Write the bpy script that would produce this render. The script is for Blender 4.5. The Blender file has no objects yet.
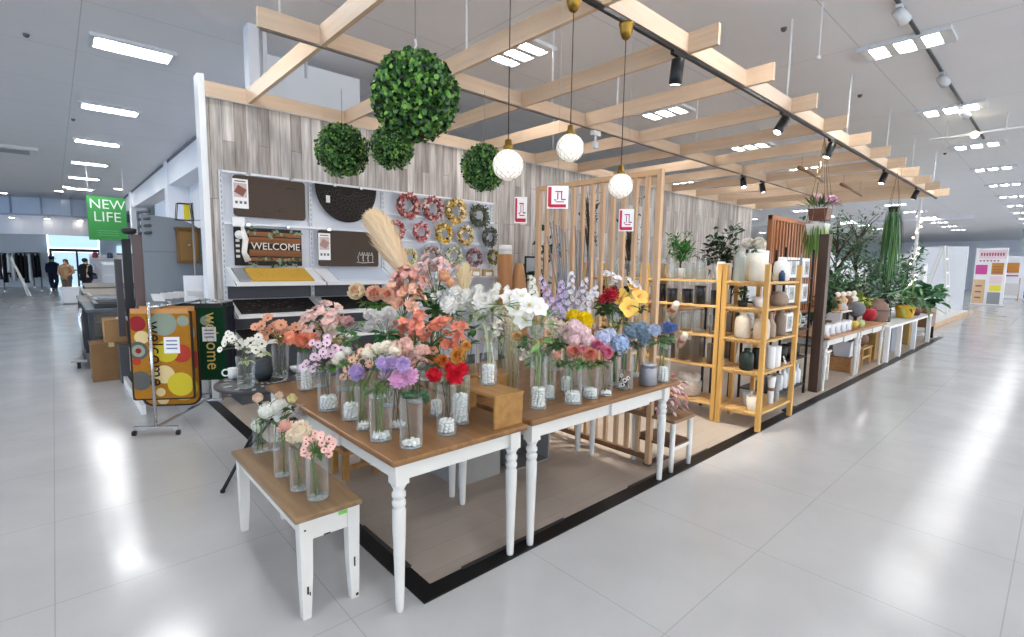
WORLD_STRENGTH=2.0; EXPOSURE=1.08; LAMP_EMIT=24; SPOT=45; DAY_EMIT=.5
import bpy, math, random
from mathutils import Vector, Matrix, Quaternion
V=Vector; PI=math.pi
SC=bpy.context.scene; COL=SC.collection
rnd=random.Random(7)
# ------------------------------------------------------------------ camera
FPX=502.44; CH=1.6
YAW,PITCH,ROLL=[math.radians(a) for a in (47.704,-6.060,.863)]
FW=V((math.cos(YAW)*math.cos(PITCH),math.sin(YAW)*math.cos(PITCH),math.sin(PITCH)))
_r=FW.cross(V((0,0,1))).normalized(); _u=_r.cross(FW)
RT=_r*math.cos(ROLL)+_u*math.sin(ROLL); UP=_u*math.cos(ROLL)-_r*math.sin(ROLL)
CP=V((0,0,CH))
cam=bpy.data.cameras.new('camera'); cam.sensor_width=36; cam.lens=FPX/1024*36; cam.clip_end=300; cam.clip_start=.05
co=bpy.data.objects.new('camera',cam); COL.objects.link(co)
co.matrix_world=Matrix(((RT.x,UP.x,-FW.x,0),(RT.y,UP.y,-FW.y,0),(RT.z,UP.z,-FW.z,CH),(0,0,0,1)))
SC.camera=co
# measuring helpers: where a sight line meets a known plane of the shop
def ray(x,y): return RT*((x-512)/FPX)-UP*((y-318.5)/FPX)+FW
def zp(x,y,z): d=ray(x,y); return CP+d*((z-CH)/d.z)
def yp(x,y,Y): d=ray(x,y); return CP+d*(Y/d.y)
def xp(x,y,X): d=ray(x,y); return CP+d*(X/d.x)
def at(x,y,d): return CP+ray(x,y)*d
def dep(p): return (p-CP).dot(FW)
def pxy(p):
    q=p-CP; c=q.dot(FW); return 512+FPX*q.dot(RT)/c, 318.5-FPX*q.dot(UP)/c
# ------------------------------------------------------------------ materials
def lin(h):
    o=[]
    for i in (0,2,4):
        c=int(h[i:i+2],16)/255
        o.append(c/12.92 if c<=.04045 else ((c+.055)/1.055)**2.4)
    return (*o,1)
_M={}
def mat(h,rough=.6,metal=0,spec=.4,var=0,emit=0,scale=8,stretch=None,sub=0):
    """principled surface; var = strength of a noise mottling, stretch = (x,y,z) grain scale"""
    k=(h,rough,metal,spec,var,emit,scale,stretch,sub)
    if k in _M: return _M[k]
    m=bpy.data.materials.new('m_'+h); m.use_nodes=True
    N,L=m.node_tree.nodes,m.node_tree.links; b=N['Principled BSDF']
    b.inputs['Base Color'].default_value=lin(h); b.inputs['Roughness'].default_value=rough
    b.inputs['Metallic'].default_value=metal; b.inputs['Specular IOR Level'].default_value=spec
    if emit: b.inputs['Emission Color'].default_value=lin(h); b.inputs['Emission Strength'].default_value=emit
    if var:
        tc=N.new('ShaderNodeTexCoord'); mp=N.new('ShaderNodeMapping'); nz=N.new('ShaderNodeTexNoise'); mx=N.new('ShaderNodeMix')
        mx.data_type='RGBA'; mx.blend_type='MULTIPLY'
        mp.inputs['Scale'].default_value=stretch or (scale,)*3; nz.inputs['Detail'].default_value=4; nz.inputs['Scale'].default_value=1
        rp=N.new('ShaderNodeMapRange'); rp.inputs[1].default_value=.3; rp.inputs[2].default_value=.7; rp.inputs[3].default_value=1-var; rp.inputs[4].default_value=1+var*.5
        L.new(tc.outputs['Object'],mp.inputs[0]); L.new(mp.outputs[0],nz.inputs['Vector']); L.new(nz.outputs[0],rp.inputs[0])
        mx.inputs[0].default_value=1; mx.inputs[6].default_value=lin(h); L.new(rp.outputs[0],mx.inputs[7]); L.new(mx.outputs[2],b.inputs['Base Color'])
    _M[k]=m; return m
def wood(h,axis='x',rough=.45,var=.22,s=1.0):
    st={'x':(1.6*s,22*s,22*s),'y':(22*s,1.6*s,22*s),'z':(22*s,22*s,1.6*s)}[axis]
    return mat(h,rough,0,.35,var,0,8,st)
def glass(tint='fafcfb',edge=.62):
    k=('glass',tint,edge)
    if k in _M: return _M[k]
    m=bpy.data.materials.new('m_glass'); m.use_nodes=True; N,L=m.node_tree.nodes,m.node_tree.links
    N.remove(N['Principled BSDF']); out=N['Material Output']
    t=N.new('ShaderNodeBsdfTransparent'); g=N.new('ShaderNodeBsdfGlossy'); mx=N.new('ShaderNodeMixShader'); lw=N.new('ShaderNodeLayerWeight')
    d=N.new('ShaderNodeMapRange'); t.inputs[0].default_value=lin(tint); g.inputs['Roughness'].default_value=.03
    lw.inputs['Blend'].default_value=.38; d.inputs[3].default_value=.045; df=N.new('ShaderNodeBsdfDiffuse'); df.inputs[0].default_value=(.86,.88,.88,1); m2=N.new('ShaderNodeMixShader'); m2.inputs[0].default_value=.45; d.inputs[1].default_value=.1; L.new(g.outputs[0],m2.inputs[1]); L.new(df.outputs[0],m2.inputs[2]); d.inputs[4].default_value=edge  # diffuse white at the edges stands in for refracted light
    L.new(lw.outputs['Facing'],d.inputs[0]); L.new(d.outputs[0],mx.inputs[0]); L.new(t.outputs[0],mx.inputs[1]); L.new(m2.outputs[0],mx.inputs[2]); L.new(mx.outputs[0],out.inputs[0])
    _M[k]=m; return m
# ------------------------------------------------------------------ mesh builder
class MB:
    def __init__(s): s.v=[];s.f=[];s.m=[];s.s=[]
    def add(s,vs,fs,mi=0,smooth=False):
        o=len(s.v); s.v+=[V(p) for p in vs]; s.f+=[tuple(i+o for i in f) for f in fs]; s.m+=[mi]*len(fs); s.s+=[smooth]*len(fs); return s
    def box(s,x0,x1,y0,y1,z0,z1,mi=0):
        return s.add([(x,y,z) for z in (z0,z1) for y in (y0,y1) for x in (x0,x1)],[(0,2,3,1),(4,5,7,6),(0,1,5,4),(2,6,7,3),(0,4,6,2),(1,3,7,5)],mi)
    def obox(s,c,size,M=None,mi=0):
        a,b,d=[k/2 for k in size]; M=M or Matrix.Identity(3); c=V(c)
        return s.add([c+M@V((x,y,z)) for z in (-d,d) for y in (-b,b) for x in (-a,a)],[(0,2,3,1),(4,5,7,6),(0,1,5,4),(2,6,7,3),(0,4,6,2),(1,3,7,5)],mi)
    def bar(s,p,q,w,h=None,mi=0):
        """rectangular bar from p to q"""
        p,q=V(p),V(q); d=(q-p); x=d.normalized(); r=V((0,0,1)) if abs(x.z)<.95 else V((1,0,0)); y=r.cross(x).normalized(); z=x.cross(y)
        return s.obox((p+q)/2,(d.length,w,h or w),Matrix((x,y,z)).transposed(),mi)
    def tube(s,pts,r,n=8,mi=0,cap=True,smooth=True):
        pts=[V(p) for p in pts]; R=r if isinstance(r,(list,tuple)) else [r]*len(pts); vs=[];fs=[]
        prev=None
        for i,p in enumerate(pts):
            d=(pts[min(i+1,len(pts)-1)]-pts[max(i-1,0)]).normalized()
            if prev is None: a=d.orthogonal().normalized()
            else:
                a=prev-d*prev.dot(d); a=a.normalized() if a.length>1e-6 else d.orthogonal().normalized()
            prev=a; b=d.cross(a)
            vs+=[p+(a*math.cos(2*PI*k/n)+b*math.sin(2*PI*k/n))*R[i] for k in range(n)]
        for i in range(len(pts)-1):
            for k in range(n): fs.append((i*n+k,i*n+(k+1)%n,(i+1)*n+(k+1)%n,(i+1)*n+k))
        if cap: fs+= [tuple(range(n-1,-1,-1)),tuple(range((len(pts)-1)*n,len(pts)*n))]
        return s.add(vs,fs,mi,smooth)
    def lathe(s,c,prof,n=20,mi=0,smooth=True,sx=1,sy=1,rot=0,cap=True):
        c=V(c); vs=[];fs=[]
        for r,z in prof: vs+=[c+V((math.cos(2*PI*k/n+rot)*r*sx,math.sin(2*PI*k/n+rot)*r*sy,z)) for k in range(n)]
        for i in range(len(prof)-1):
            for k in range(n): fs.append((i*n+k,i*n+(k+1)%n,(i+1)*n+(k+1)%n,(i+1)*n+k))
        if cap: fs+= [tuple(range(n-1,-1,-1)),tuple(range((len(prof)-1)*n,len(prof)*n))]
        return s.add(vs,fs,mi,smooth)
    def ell(s,c,rx,ry=None,rz=None,n=12,m=7,mi=0,M=None,jit=0):
        ry=ry or rx; rz=rz or rx; c=V(c); M=M or Matrix.Identity(3); vs=[c+M@V((0,0,-rz))];fs=[]
        for j in range(1,m):
            t=-PI/2+PI*j/m
            for k in range(n):
                q=1+(rnd.uniform(-jit,jit) if jit else 0); a=2*PI*k/n
                vs.append(c+M@V((rx*math.cos(t)*math.cos(a)*q,ry*math.cos(t)*math.sin(a)*q,rz*math.sin(t)*q)))
        vs.append(c+M@V((0,0,rz))); T=len(vs)-1
        for k in range(n): fs+= [(0,1+(k+1)%n,1+k),(T,1+(m-2)*n+k,1+(m-2)*n+(k+1)%n)]
        for j in range(m-2):
            for k in range(n): fs.append((1+j*n+k,1+j*n+(k+1)%n,1+(j+1)*n+(k+1)%n,1+(j+1)*n+k))
        return s.add(vs,fs,mi,True)
    def torus(s,c,R,r,N=28,n=8,M=None,mi=0):
        M=M or Matrix.Identity(3); c=V(c); vs=[];fs=[]
        for i in range(N):
            a=2*PI*i/N
            for k in range(n):
                b=2*PI*k/n; vs.append(c+M@V(((R+r*math.cos(b))*math.cos(a),(R+r*math.cos(b))*math.sin(a),r*math.sin(b))))
        for i in range(N):
            for k in range(n): fs.append((i*n+k,((i+1)%N)*n+k,((i+1)%N)*n+(k+1)%n,i*n+(k+1)%n))
        return s.add(vs,fs,mi,True)
    def leaf(s,p,d,L,W,nrm=None,mi=0,bend=.25,fold=.15):
        """one leaf blade, p base, d direction"""
        p=V(p); d=V(d).normalized(); nrm=V(nrm) if nrm else V((rnd.uniform(-.4,.4),rnd.uniform(-.4,.4),1)); y=nrm.cross(d)
        if y.length<1e-3: y=d.orthogonal()
        y.normalize(); z=d.cross(y)
        vs=[p]
        for t,w in ((.35,.42),(.7,.38)):
            b=-bend*L*t*t
            vs+=[p+d*L*t+y*W*w*1.2+z*(b+fold*W),p+d*L*t+z*b,p+d*L*t-y*W*w*1.2+z*(b+fold*W)]
        vs.append(p+d*L-z*bend*L)
        return s.add(vs,[(0,2,1),(0,3,2),(1,2,5,4),(2,3,6,5),(4,5,7),(5,6,7)],mi,True)
    def mesh(s,name,mats,off=None):
        me=bpy.data.meshes.new(name); o=off or V((0,0,0))
        me.from_pydata([tuple(p-o) for p in s.v],[],s.f)
        for m in (mats if isinstance(mats,(list,tuple)) else [mats]): me.materials.append(m)
        me.polygons.foreach_set('material_index',s.m); me.polygons.foreach_set('use_smooth',s.s); me.update(); return me
    def build(s,name,mats,parent=None,bevel=0,loc=None):
        org=V(loc) if loc is not None else V((0,0,0))
        if parent is not None:
            q=parent; org=V(q.location)
            while q.parent: q=q.parent; org=org+V(q.location)
        me=s.mesh(name,mats,org)
        o=bpy.data.objects.new(name,me); COL.objects.link(o)
        if parent is not None: o.parent=parent
        else: o.location=org
        if bevel:
            b=o.modifiers.new('b','BEVEL'); b.width=bevel; b.segments=2; b.limit_method='ANGLE'; b.angle_limit=.6
        return o
def thing(name,label,cat,loc=(0,0,0),group=None):
    o=bpy.data.objects.new(name,None); o.empty_display_size=.1; COL.objects.link(o); o.location=loc
    return tag(o,label,cat,group)
def tag(o,label,cat,group=None,kind=None):
    if label: o['label']=label
    if cat: o['category']=cat
    if group: o['group']=group
    if kind: o['kind']=kind
    return o
def struct(name,mb,m,label=None,bevel=0,loc=None):
    o=mb.build(name,m,None,bevel,loc); o['kind']='structure'; return tag(o,label or name.replace('_',' '),'setting')
ORD=['first','second','third','fourth','fifth','sixth','seventh','eighth','ninth','tenth','eleventh','twelfth','thirteenth','fourteenth','fifteenth','sixteenth']
def rotz(a): return Matrix.Rotation(a,3,'Z')
def face(n,up=V((0,0,1))):
    """3x3 with Z along n"""
    z=V(n).normalized(); x=up.cross(z)
    if x.length<1e-3: x=V((1,0,0))
    x.normalize(); return Matrix((x,z.cross(x),z)).transposed()
def text(body,size,m,parent,c,right,up,name='lettering',ext=.0015,font_scale=1,space=1):
    cu=bpy.data.curves.new(name,'FONT'); cu.body=body; cu.size=size; cu.extrude=ext; cu.align_x='CENTER'; cu.align_y='CENTER'; cu.space_character=space
    cu.materials.append(m); o=bpy.data.objects.new(name,cu); COL.objects.link(o)
    r=V(right).normalized(); u=V(up).normalized(); n=r.cross(u); org=V(parent.location); p=V(c)-org
    o.parent=parent
    o.matrix_local=Matrix(((r.x*font_scale,u.x,n.x,p.x),(r.y*font_scale,u.y,n.y,p.y),(r.z*font_scale,u.z,n.z,p.z),(0,0,0,1)))
    bpy.context.view_layer.update(); me=bpy.data.meshes.new_from_object(o.evaluated_get(bpy.context.evaluated_depsgraph_get())); k=bpy.data.objects.new(name,me); COL.objects.link(k); k.parent=parent; k.matrix_local=o.matrix_local.copy(); bpy.data.objects.remove(o)
    return k
WHITE=mat('e6e5e3',.45); CREAM=mat('ece6d6',.5); BLACK=mat('141414',.5); DARK=mat('2a2725',.6)
CHROME=mat('c9cbcd',.2,1); STEEL=mat('9a9a9a',.4,.8); BRASS=mat('8a6a2c',.3,.9)
PALEWOOD_Y=wood('dcc0a2','y',.5,.10); PALEWOOD_X=wood('dfc5a9','x',.5,.10); PALEWOOD_Z=wood('cda680','z',.5,.14)
PINE_X=wood('d9ae6c','x',.45,.2); PINE_Y=wood('d9ae6c','y',.45,.2); PINE_Z=wood('d6a65c','z',.45,.22)
TOPWOOD_Y=wood('8c643c','y',.35,.34); TOPWOOD_X=wood('8c643c','x',.35,.34); BENCHWOOD=wood('8c7050','y',.4,.28)
GL=glass()
GREENS=[mat(h,.5,0,.3) for h in ('2f5a22','3f7030','24481f','56813f')]
# ------------------------------------------------------------------ world: added ambient fill through sides left open, tinted cooler on the left
w=bpy.data.worlds.new('world'); SC.world=w; w.use_nodes=True
N,L=w.node_tree.nodes,w.node_tree.links; bg=N['Background']
tc=N.new('ShaderNodeTexCoord'); sx=N.new('ShaderNodeSeparateXYZ'); rp=N.new('ShaderNodeMapRange'); mx=N.new('ShaderNodeMix'); mx.data_type='RGBA'
L.new(tc.outputs['Generated'],sx.inputs[0]); L.new(sx.outputs['X'],rp.inputs[0]); rp.inputs[1].default_value=-.6; rp.inputs[2].default_value=.5
mx.inputs[6].default_value=(.62,.78,1,1); mx.inputs[7].default_value=(1,.97,.93,1)
L.new(rp.outputs[0],mx.inputs[0]); L.new(mx.outputs[2],bg.inputs[0]); bg.inputs[1].default_value=WORLD_STRENGTH
SC.view_settings.view_transform='Standard'; SC.view_settings.look='None'; SC.view_settings.gamma=1; SC.view_settings.use_curve_mapping=False
SC.view_settings.exposure=EXPOSURE
SC.cycles.use_denoising=True; SC.cycles.max_bounces=10; SC.cycles.transparent_max_bounces=24; SC.cycles.diffuse_bounces=5; SC.cycles.glossy_bounces=4
SC.cycles.sample_clamp_indirect=6; SC.cycles.caustics_reflective=False; SC.cycles.caustics_refractive=False
def tile_mat(name,base,line,size,off,rough,var=.05,lw=.004,rot=0,ratio=1,offset=0,c2=None,spec=.5,bumpn=0):
    m=bpy.data.materials.new(name); m.use_nodes=True; N,L=m.node_tree.nodes,m.node_tree.links; b=N['Principled BSDF']
    tc=N.new('ShaderNodeTexCoord'); mp=N.new('ShaderNodeMapping'); br=N.new('ShaderNodeTexBrick'); nz=N.new('ShaderNodeTexNoise'); mr=N.new('ShaderNodeMapRange'); mu=N.new('ShaderNodeMix'); mu.data_type='RGBA'; mu.blend_type='MULTIPLY'
    mp.inputs['Location'].default_value=off; mp.inputs['Rotation'].default_value=(0,0,rot)
    br.offset=offset; br.squash=1; br.inputs['Scale'].default_value=1; br.inputs['Brick Width'].default_value=size*ratio; br.inputs['Row Height'].default_value=size
    br.inputs['Mortar Size'].default_value=lw; br.inputs['Mortar Smooth'].default_value=.2; br.inputs['Bias'].default_value=0
    br.inputs['Color1'].default_value=lin(base); br.inputs['Color2'].default_value=lin(c2 or base); br.inputs['Mortar'].default_value=lin(line)
    L.new(tc.outputs['Object'],mp.inputs[0]); L.new(mp.outputs[0],br.inputs['Vector'])
    nz.inputs['Scale'].default_value=1.7; nz.inputs['Detail'].default_value=6; nz.inputs['Roughness'].default_value=.65; L.new(tc.outputs['Object'],nz.inputs['Vector'])
    mr.inputs[1].default_value=.3; mr.inputs[2].default_value=.7; mr.inputs[3].default_value=1-var; mr.inputs[4].default_value=1+var
    L.new(nz.outputs[0],mr.inputs[0]); mu.inputs[0].default_value=1; L.new(br.outputs[0],mu.inputs[6]); L.new(mr.outputs[0],mu.inputs[7]); L.new(mu.outputs[2],b.inputs['Base Color'])
    r2=N.new('ShaderNodeMapRange'); r2.inputs[1].default_value=.35; r2.inputs[2].default_value=.65; r2.inputs[3].default_value=rough*.8; r2.inputs[4].default_value=rough*1.3
    L.new(nz.outputs[0],r2.inputs[0]); L.new(r2.outputs[0],b.inputs['Roughness']); b.inputs['Specular IOR Level'].default_value=spec
    if bumpn:
        n2=N.new('ShaderNodeTexNoise'); n2.inputs['Scale'].default_value=bumpn; bp=N.new('ShaderNodeBump'); bp.inputs['Strength'].default_value=.05; bp.inputs['Distance'].default_value=.02
        L.new(tc.outputs['Object'],n2.inputs['Vector']); L.new(n2.outputs[0],bp.inputs['Height']); L.new(bp.outputs[0],b.inputs['Normal'])
    return m
# floor
struct('floor',MB().box(-25,64,-12,42,-.2,0),tile_mat('m_floor','bdbdbd','a9a9a9',.99,(-.9,-1.05,0),.17,.05,.003,spec=.55,bumpn=5),'glossy pale grey tiled shop floor')
isl=tile_mat('m_island','b3a699','a79a8d',.19,(0,0,0),.45,.1,.002,0,6.5,.37,'bdb0a3',.35)
struct('floor_display',MB().box(1.30,16,2.01,6.5,.0005,.006),isl,'taupe wood-look plank floor of the display area')
e=MB(); e.box(1.2,16,1.905,2.01,.0005,.007); e.box(1.2,1.30,2.01,6.6,.0005,.007)
struct('trim_1',e,mat('0f0f10',.45),'black border strip around the display floor')
t=MB()
for a,b in ((2.2,2.75),(3.1,3.9),(4.3,5.0)): t.box(1.285,1.31,a,b,.006,.010)
for a,b in ((1.5,2.3),(3.0,4.2)): t.box(a,b,1.998,2.02,.006,.010)
struct('trim_2',t,mat('4a4644',.4,.3),'thin dark edging strip inside the black border')
# ceiling
struct('ceiling',MB().box(-25,64,-12,42,4.4,4.6),tile_mat('m_ceil','e8e8ea','cacacd',1.82,(-.4,-.2,0),.8,.02,.006,0,2,0,spec=.1),'plain light grey shop ceiling')
# plank-clad back wall of the display
def plank_mat():
    m=bpy.data.materials.new('m_planks'); m.use_nodes=True; N,L=m.node_tree.nodes,m.node_tree.links; b=N['Principled BSDF']
    tc=N.new('ShaderNodeTexCoord'); sp=N.new('ShaderNodeSeparateXYZ'); cb=N.new('ShaderNodeCombineXYZ'); br=N.new('ShaderNodeTexBrick')
    L.new(tc.outputs['Object'],sp.inputs[0]); L.new(sp.outputs['Z'],cb.inputs[0]); L.new(sp.outputs['X'],cb.inputs[1])
    br.offset=.43; br.offset_frequency=3; br.squash=1; br.inputs['Scale'].default_value=1; br.inputs['Brick Width'].default_value=1.15; br.inputs['Row Height'].default_value=.125
    br.inputs['Mortar Size'].default_value=.003; br.inputs['Color1'].default_value=lin('a69c94'); br.inputs['Color2'].default_value=lin('d6d0ca'); br.inputs['Mortar'].default_value=lin('877f79')
    L.new(cb.outputs[0],br.inputs['Vector'])
    out=br.outputs[0]
    for sc,lo,hi,st in ((1,.62,1.2,(30,1,2.2)),(1,.80,1.12,(9,1,1.6))):
        mp=N.new('ShaderNodeMapping'); mp.inputs['Scale'].default_value=st; nz=N.new('ShaderNodeTexNoise'); nz.inputs['Detail'].default_value=5; nz.inputs['Scale'].default_value=sc
        mr=N.new('ShaderNodeMapRange'); mr.inputs[1].default_value=.3; mr.inputs[2].default_value=.68; mr.inputs[3].default_value=lo; mr.inputs[4].default_value=hi
        mu=N.new('ShaderNodeMix'); mu.data_type='RGBA'; mu.blend_type='MULTIPLY'; mu.inputs[0].default_value=1
        L.new(tc.outputs['Object'],mp.inputs[0]); L.new(mp.outputs[0],nz.inputs['Vector']); L.new(nz.outputs[0],mr.inputs[0]); L.new(out,mu.inputs[6]); L.new(mr.outputs[0],mu.inputs[7]); out=mu.outputs[2]
    L.new(out,b.inputs['Base Color']); b.inputs['Roughness'].default_value=.7; b.inputs['Specular IOR Level'].default_value=.2
    return m
struct('wall_back',MB().box(1.34,15.7,6.56,6.68,0,3.4),plank_mat(),'weathered whitewashed plank wall behind the display')
struct('trim_3',MB().box(1.27,1.335,6.5,6.7,0,3.62),mat('eceded',.4),'white edge post at the end of the plank wall',.004)
# shop walls and columns far off
WALLM=mat('dfe1e6',.6,0,.2,.03); WALLB=mat('e9ebf0',.6,0,.2)
struct('wall_far',MB().box(-25,-1.6,39.9,40.2,0,4.4).box(2.4,64,39.9,40.2,0,4.4).box(-1.6,2.4,39.9,40.2,3.4,4.4),WALLB,'pale wall at the far end of the entrance aisle')
struct('wall_right',MB().box(61.7,62,-12,42,0,4.4),WALLB,'pale wall at the far end of the long shop aisle')
struct('wall_left',MB().box(3.05,3.2,9.0,17.4,0,4.4),WALLM,'white partition wall behind the plank wall')
struct('trim_4',MB().box(2.56,3.05,7.6,30,3.72,4.4),WALLB,'white dropped bulkhead along the ceiling',.01)
struct('trim_5',MB().box(2.54,2.56,7.6,30,4.33,4.4),mat('6d7077',.6),'dark edge strip along the bulkhead top')  # thin dark grey strip on the upper edge of the bulkhead
struct('column_1',MB().box(2.52,3.05,17.4,17.9,0,4.4),WALLB,'white square column below the bulkhead',.01)
struct('column_2',MB().box(2.5,3.05,26.2,26.8,0,4.4),WALLB,'far white column near the green banner',.01)
struct('column_3',MB().box(1.86,1.98,6.75,6.95,0,4.4).box(2.05,2.10,6.85,6.9,0,4.4),WALLM,'white column rising behind the plank wall',.006)
struct('wall_partition',MB().box(2.2,3.52,7.3,7.4,0,4.3),mat('eef1f4',.5),'white partition panel showing above the plank wall')
cb=MB().box(5.8,6.05,10,10.25,0,4.4)
struct('column_4',cb,WALLM,'slim white column behind the plank wall',.006)
struct('wall_side',MB().box(3.05,20,24,24.2,0,4.4),mat('c9d6e8',.6),'bluish white wall behind the partition')
# ceiling beam line and bulkheads on the right
struct('trim_6',MB().box(34,34.1,3.4,30,4.25,4.4),WALLM,'shallow ceiling step across the shop')
struct('trim_7',MB().box(46,46.4,-8,2.2,3.0,4.4),mat('8f9a98',.6),'grey-green bulkhead far along the right aisle')
# ------------------------------------------------------------------ ceiling lights
LAMP=mat('ffffff',.5,emit=LAMP_EMIT); HOUS=mat('d6d8da',.4)
def fixture(label,x,y,along,group,patches):
    t=thing('ceiling_light',label,'ceiling light',(x,y,4.4),group)
    lx,ly=(.92,.5) if along=='x' else (.5,.92)
    h=MB(); z0,z1=4.355,4.40
    h.box(x-lx/2,x+lx/2,y-ly/2,y-ly/2+.05,z0,z1).box(x-lx/2,x+lx/2,y+ly/2-.05,y+ly/2,z0,z1).box(x-lx/2,x-lx/2+.05,y-ly/2+.05,y+ly/2-.05,z0,z1).box(x+lx/2-.05,x+lx/2,y-ly/2+.05,y+ly/2-.05,z0,z1)
    h.box(x-lx/2+.05,x+lx/2-.05,y-ly/2+.05,y+ly/2-.05,4.385,4.398)
    if patches==3:
        for k in (-1.5,-.5,.5,1.5):
            q=.045 if abs(k)<1 else .06
            if along=='x': h.box(x+k*.27-q,x+k*.27+q,y-.2,y+.2,4.357,4.385)
            else: h.box(x-.2,x+.2,y+k*.27-q,y+k*.27+q,4.357,4.385)
    h.build('housing',HOUS,t)
    if patches==3:
        for k in (-1,0,1):
            cx,cy=(x+k*.27,y) if along=='x' else (x,y+k*.27); a,b=(.095,.16) if along=='x' else (.16,.095)
            MB().box(cx-a,cx+a,cy-b,cy+b,4.376,4.384).build('lamp_panel',LAMP,t)
    else:
        for k in (-1,0,1):
            cx,cy=(x,y+k*.125) if along=='x' else (x+k*.125,y); a,b=(.37,.045) if along=='x' else (.045,.37)
            MB().box(cx-a,cx+a,cy-b,cy+b,4.366,4.376).build('lamp_tube',LAMP,t)
    return t
for i in range(6): fixture(f'{ORD[i]} ceiling light from the camera in the row above the left aisle',.955,8.63+3.65*i if i<4 else 8.63+3.65*i,'x','ceiling lights over the left aisle',1)
for i in range(12): fixture(f'{ORD[i]} ceiling light from the camera in the row above the right aisle',7.97+3.64*i,1.6,'y','ceiling lights over the right aisle',3)
for i in range(12): fixture(f'{ORD[i]} ceiling light from the camera in the row seen through the timber grid',4.72+3.62*i,5.14,'y','ceiling lights over the timber grid',3)
for i in range(9): fixture(f'{ORD[i]} ceiling light in the row beyond the plank wall top',15.6+3.62*i,8.75,'y','ceiling lights beyond the plank wall',3)
for i in range(7): fixture(f'{ORD[i]} ceiling light in the farthest row over the white displays',22+3.62*i,12.3,'y','ceiling lights of the farthest row',3)
for i in range(7): fixture(f'{ORD[i]} ceiling light in the row deep behind the white display wall',26+3.62*i,15.9,'y','ceiling lights deep in the shop',3)
for i in range(5): fixture(f'{ORD[i]} ceiling light in the last row at the back of the shop',31+3.62*i,19.5,'y','ceiling lights at the back of the shop',3)
for i in range(4): fixture(f'{ORD[i]} ceiling light out of the aisle behind the partition panel',4.6,12.3+3.65*i,'x','ceiling lights behind the partition panel',1)
for i,(x,y) in enumerate(((1.1,5.14),(4.33,1.6),(.7,1.6),(-2.7,8.63),(-2.7,5.0),(-2.7,1.4),(1.0,-2.0),(4.6,-2.0),(8.2,-2.0),(11.8,-2.0))): fixture(f'{ORD[i]} ceiling light on the near side of the shop, out over the camera',x,y,'y' if i in (0,1,2) else 'x','ceiling lights on the near side',3 if i in (0,1,2) else 1)
# ceiling track with spotlights over the right aisle
t=thing('ceiling_track','dark slim ceiling track running over the right aisle','ceiling track',(6.3,1.45,4.4))
MB().box(5.6,14.6,1.42,1.455,4.375,4.4).build('rail',mat('55575a',.5),t)
def cspot(x,label,m,g='white ceiling spotlights'):
    t=thing('ceiling_spotlight',label,'spotlight',(x,1.437,4.375),g)
    MB().box(x-.05,x+.05,1.41,1.464,4.345,4.375).build('adaptor',m,t)
    MB().tube([(x,1.437,4.35),(x,1.437,4.30)],.012).build('stem',m,t)
    b=MB().tube([(x-.05,1.44,4.30),(x+.09,1.40,4.24)],[.055,.065],14); b.build('lamp_head',m,t)
cspot(6.75,'white spotlight on the ceiling track nearest the camera',mat('d9d9d9',.5)); cspot(9.4,'small white spotlight on the ceiling track between two ceiling lights',mat('c6c6c6',.5)); cspot(11.6,'small white spotlight on the ceiling track at its far end',mat('cfcfcf',.5))
for i,(px,py) in enumerate(((823,2),)):
    q=zp(px,py,4.4); t=thing('ceiling_sensor','thin hanging sensor rod with a bright tip below the ceiling','sensor',q)
    e=yp(824,62,q.y); MB().tube([q,(q.x,q.y,e.z)],.006).build('rod',WHITE,t); MB().ell((q.x,q.y,e.z),.02).build('tip',WHITE,t)
for i,(px,py,l) in enumerate(((26,34,'small dark ceiling sensor left of the nearest left-aisle light'),(73,119,'small dark ceiling sensor beside the third left-aisle light'),(784,28,'small dark ceiling sensor above the timber grid edge'),(945,153,'round grey ceiling camera dome far along the right aisle'),(860,95,'tiny grey ceiling sensor between the right-aisle lights'))):
    q=zp(px,py,4.4); tag(MB().lathe((q.x,q.y,4.37),[(.012,-.012),(.028,0),(.035,.03)],14).build('ceiling_sensor',mat('5b5d60',.5),None,0,q),l,'sensor')
# cassette air conditioner at far left
q=zp(12,148,4.4); t=thing('air_conditioner','white ceiling air conditioner grille at the upper left','air conditioner',q)
MB().box(q.x-.5,q.x+.5,q.y-.5,q.y+.5,4.325,4.399).build('panel',WHITE,t,.01); MB().box(q.x-.32,q.x+.32,q.y-.32,q.y+.32,4.315,4.324).build('grille',mat('a4a9b0',.6),t)
# ------------------------------------------------------------------ timber grid under the ceiling
ZB,ZT=3.4,3.565
GRID=g=thing('timber_grid','pale timber lattice grid hung on white rods above the display','ceiling grid',(1.3,2.1,3.4))
for y in (2.34,4.39,6.54): MB().box(1.28,16.3,y-.02,y+.02,ZB+.008,ZT-.006).build('long_beam',PALEWOOD_X,g)
XB=[1.78,2.94,4.09,5.22,6.45,7.6,8.75,9.9,11.05,12.2,13.4,14.55,15.8]
for x in XB: MB().box(x-.02,x+.02,2.06,6.62,ZB,ZT).build('cross_beam',PALEWOOD_Y,g)
for x in (2.76,6.33,8.65,10.98,13.15,15.6):
    MB().tube([(x,2.34,ZT-.01),(x,2.34,4.4)],.011,8).build('hanger_rod',WHITE,g)
for x in (1.45,3.3,4.6,5.9,8.1,10.6):
    MB().tube([(x,4.39,ZT-.01),(x,4.39,4.4)],.011,8).build('hanger_rod',WHITE,g)
for x in (3.6,6.9): MB().tube([(x,6.54,ZT-.01),(x,6.54,4.4)],.011,8).build('hanger_rod',WHITE,g)
MB().box(1.3,16.2,2.325,2.355,3.372,3.4).build('light_track',mat('18181a',.4),g)
MB().box(1.3,16.2,4.38,4.40,3.392,3.4).build('wire_channel',mat('6b665f',.5),g)
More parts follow.
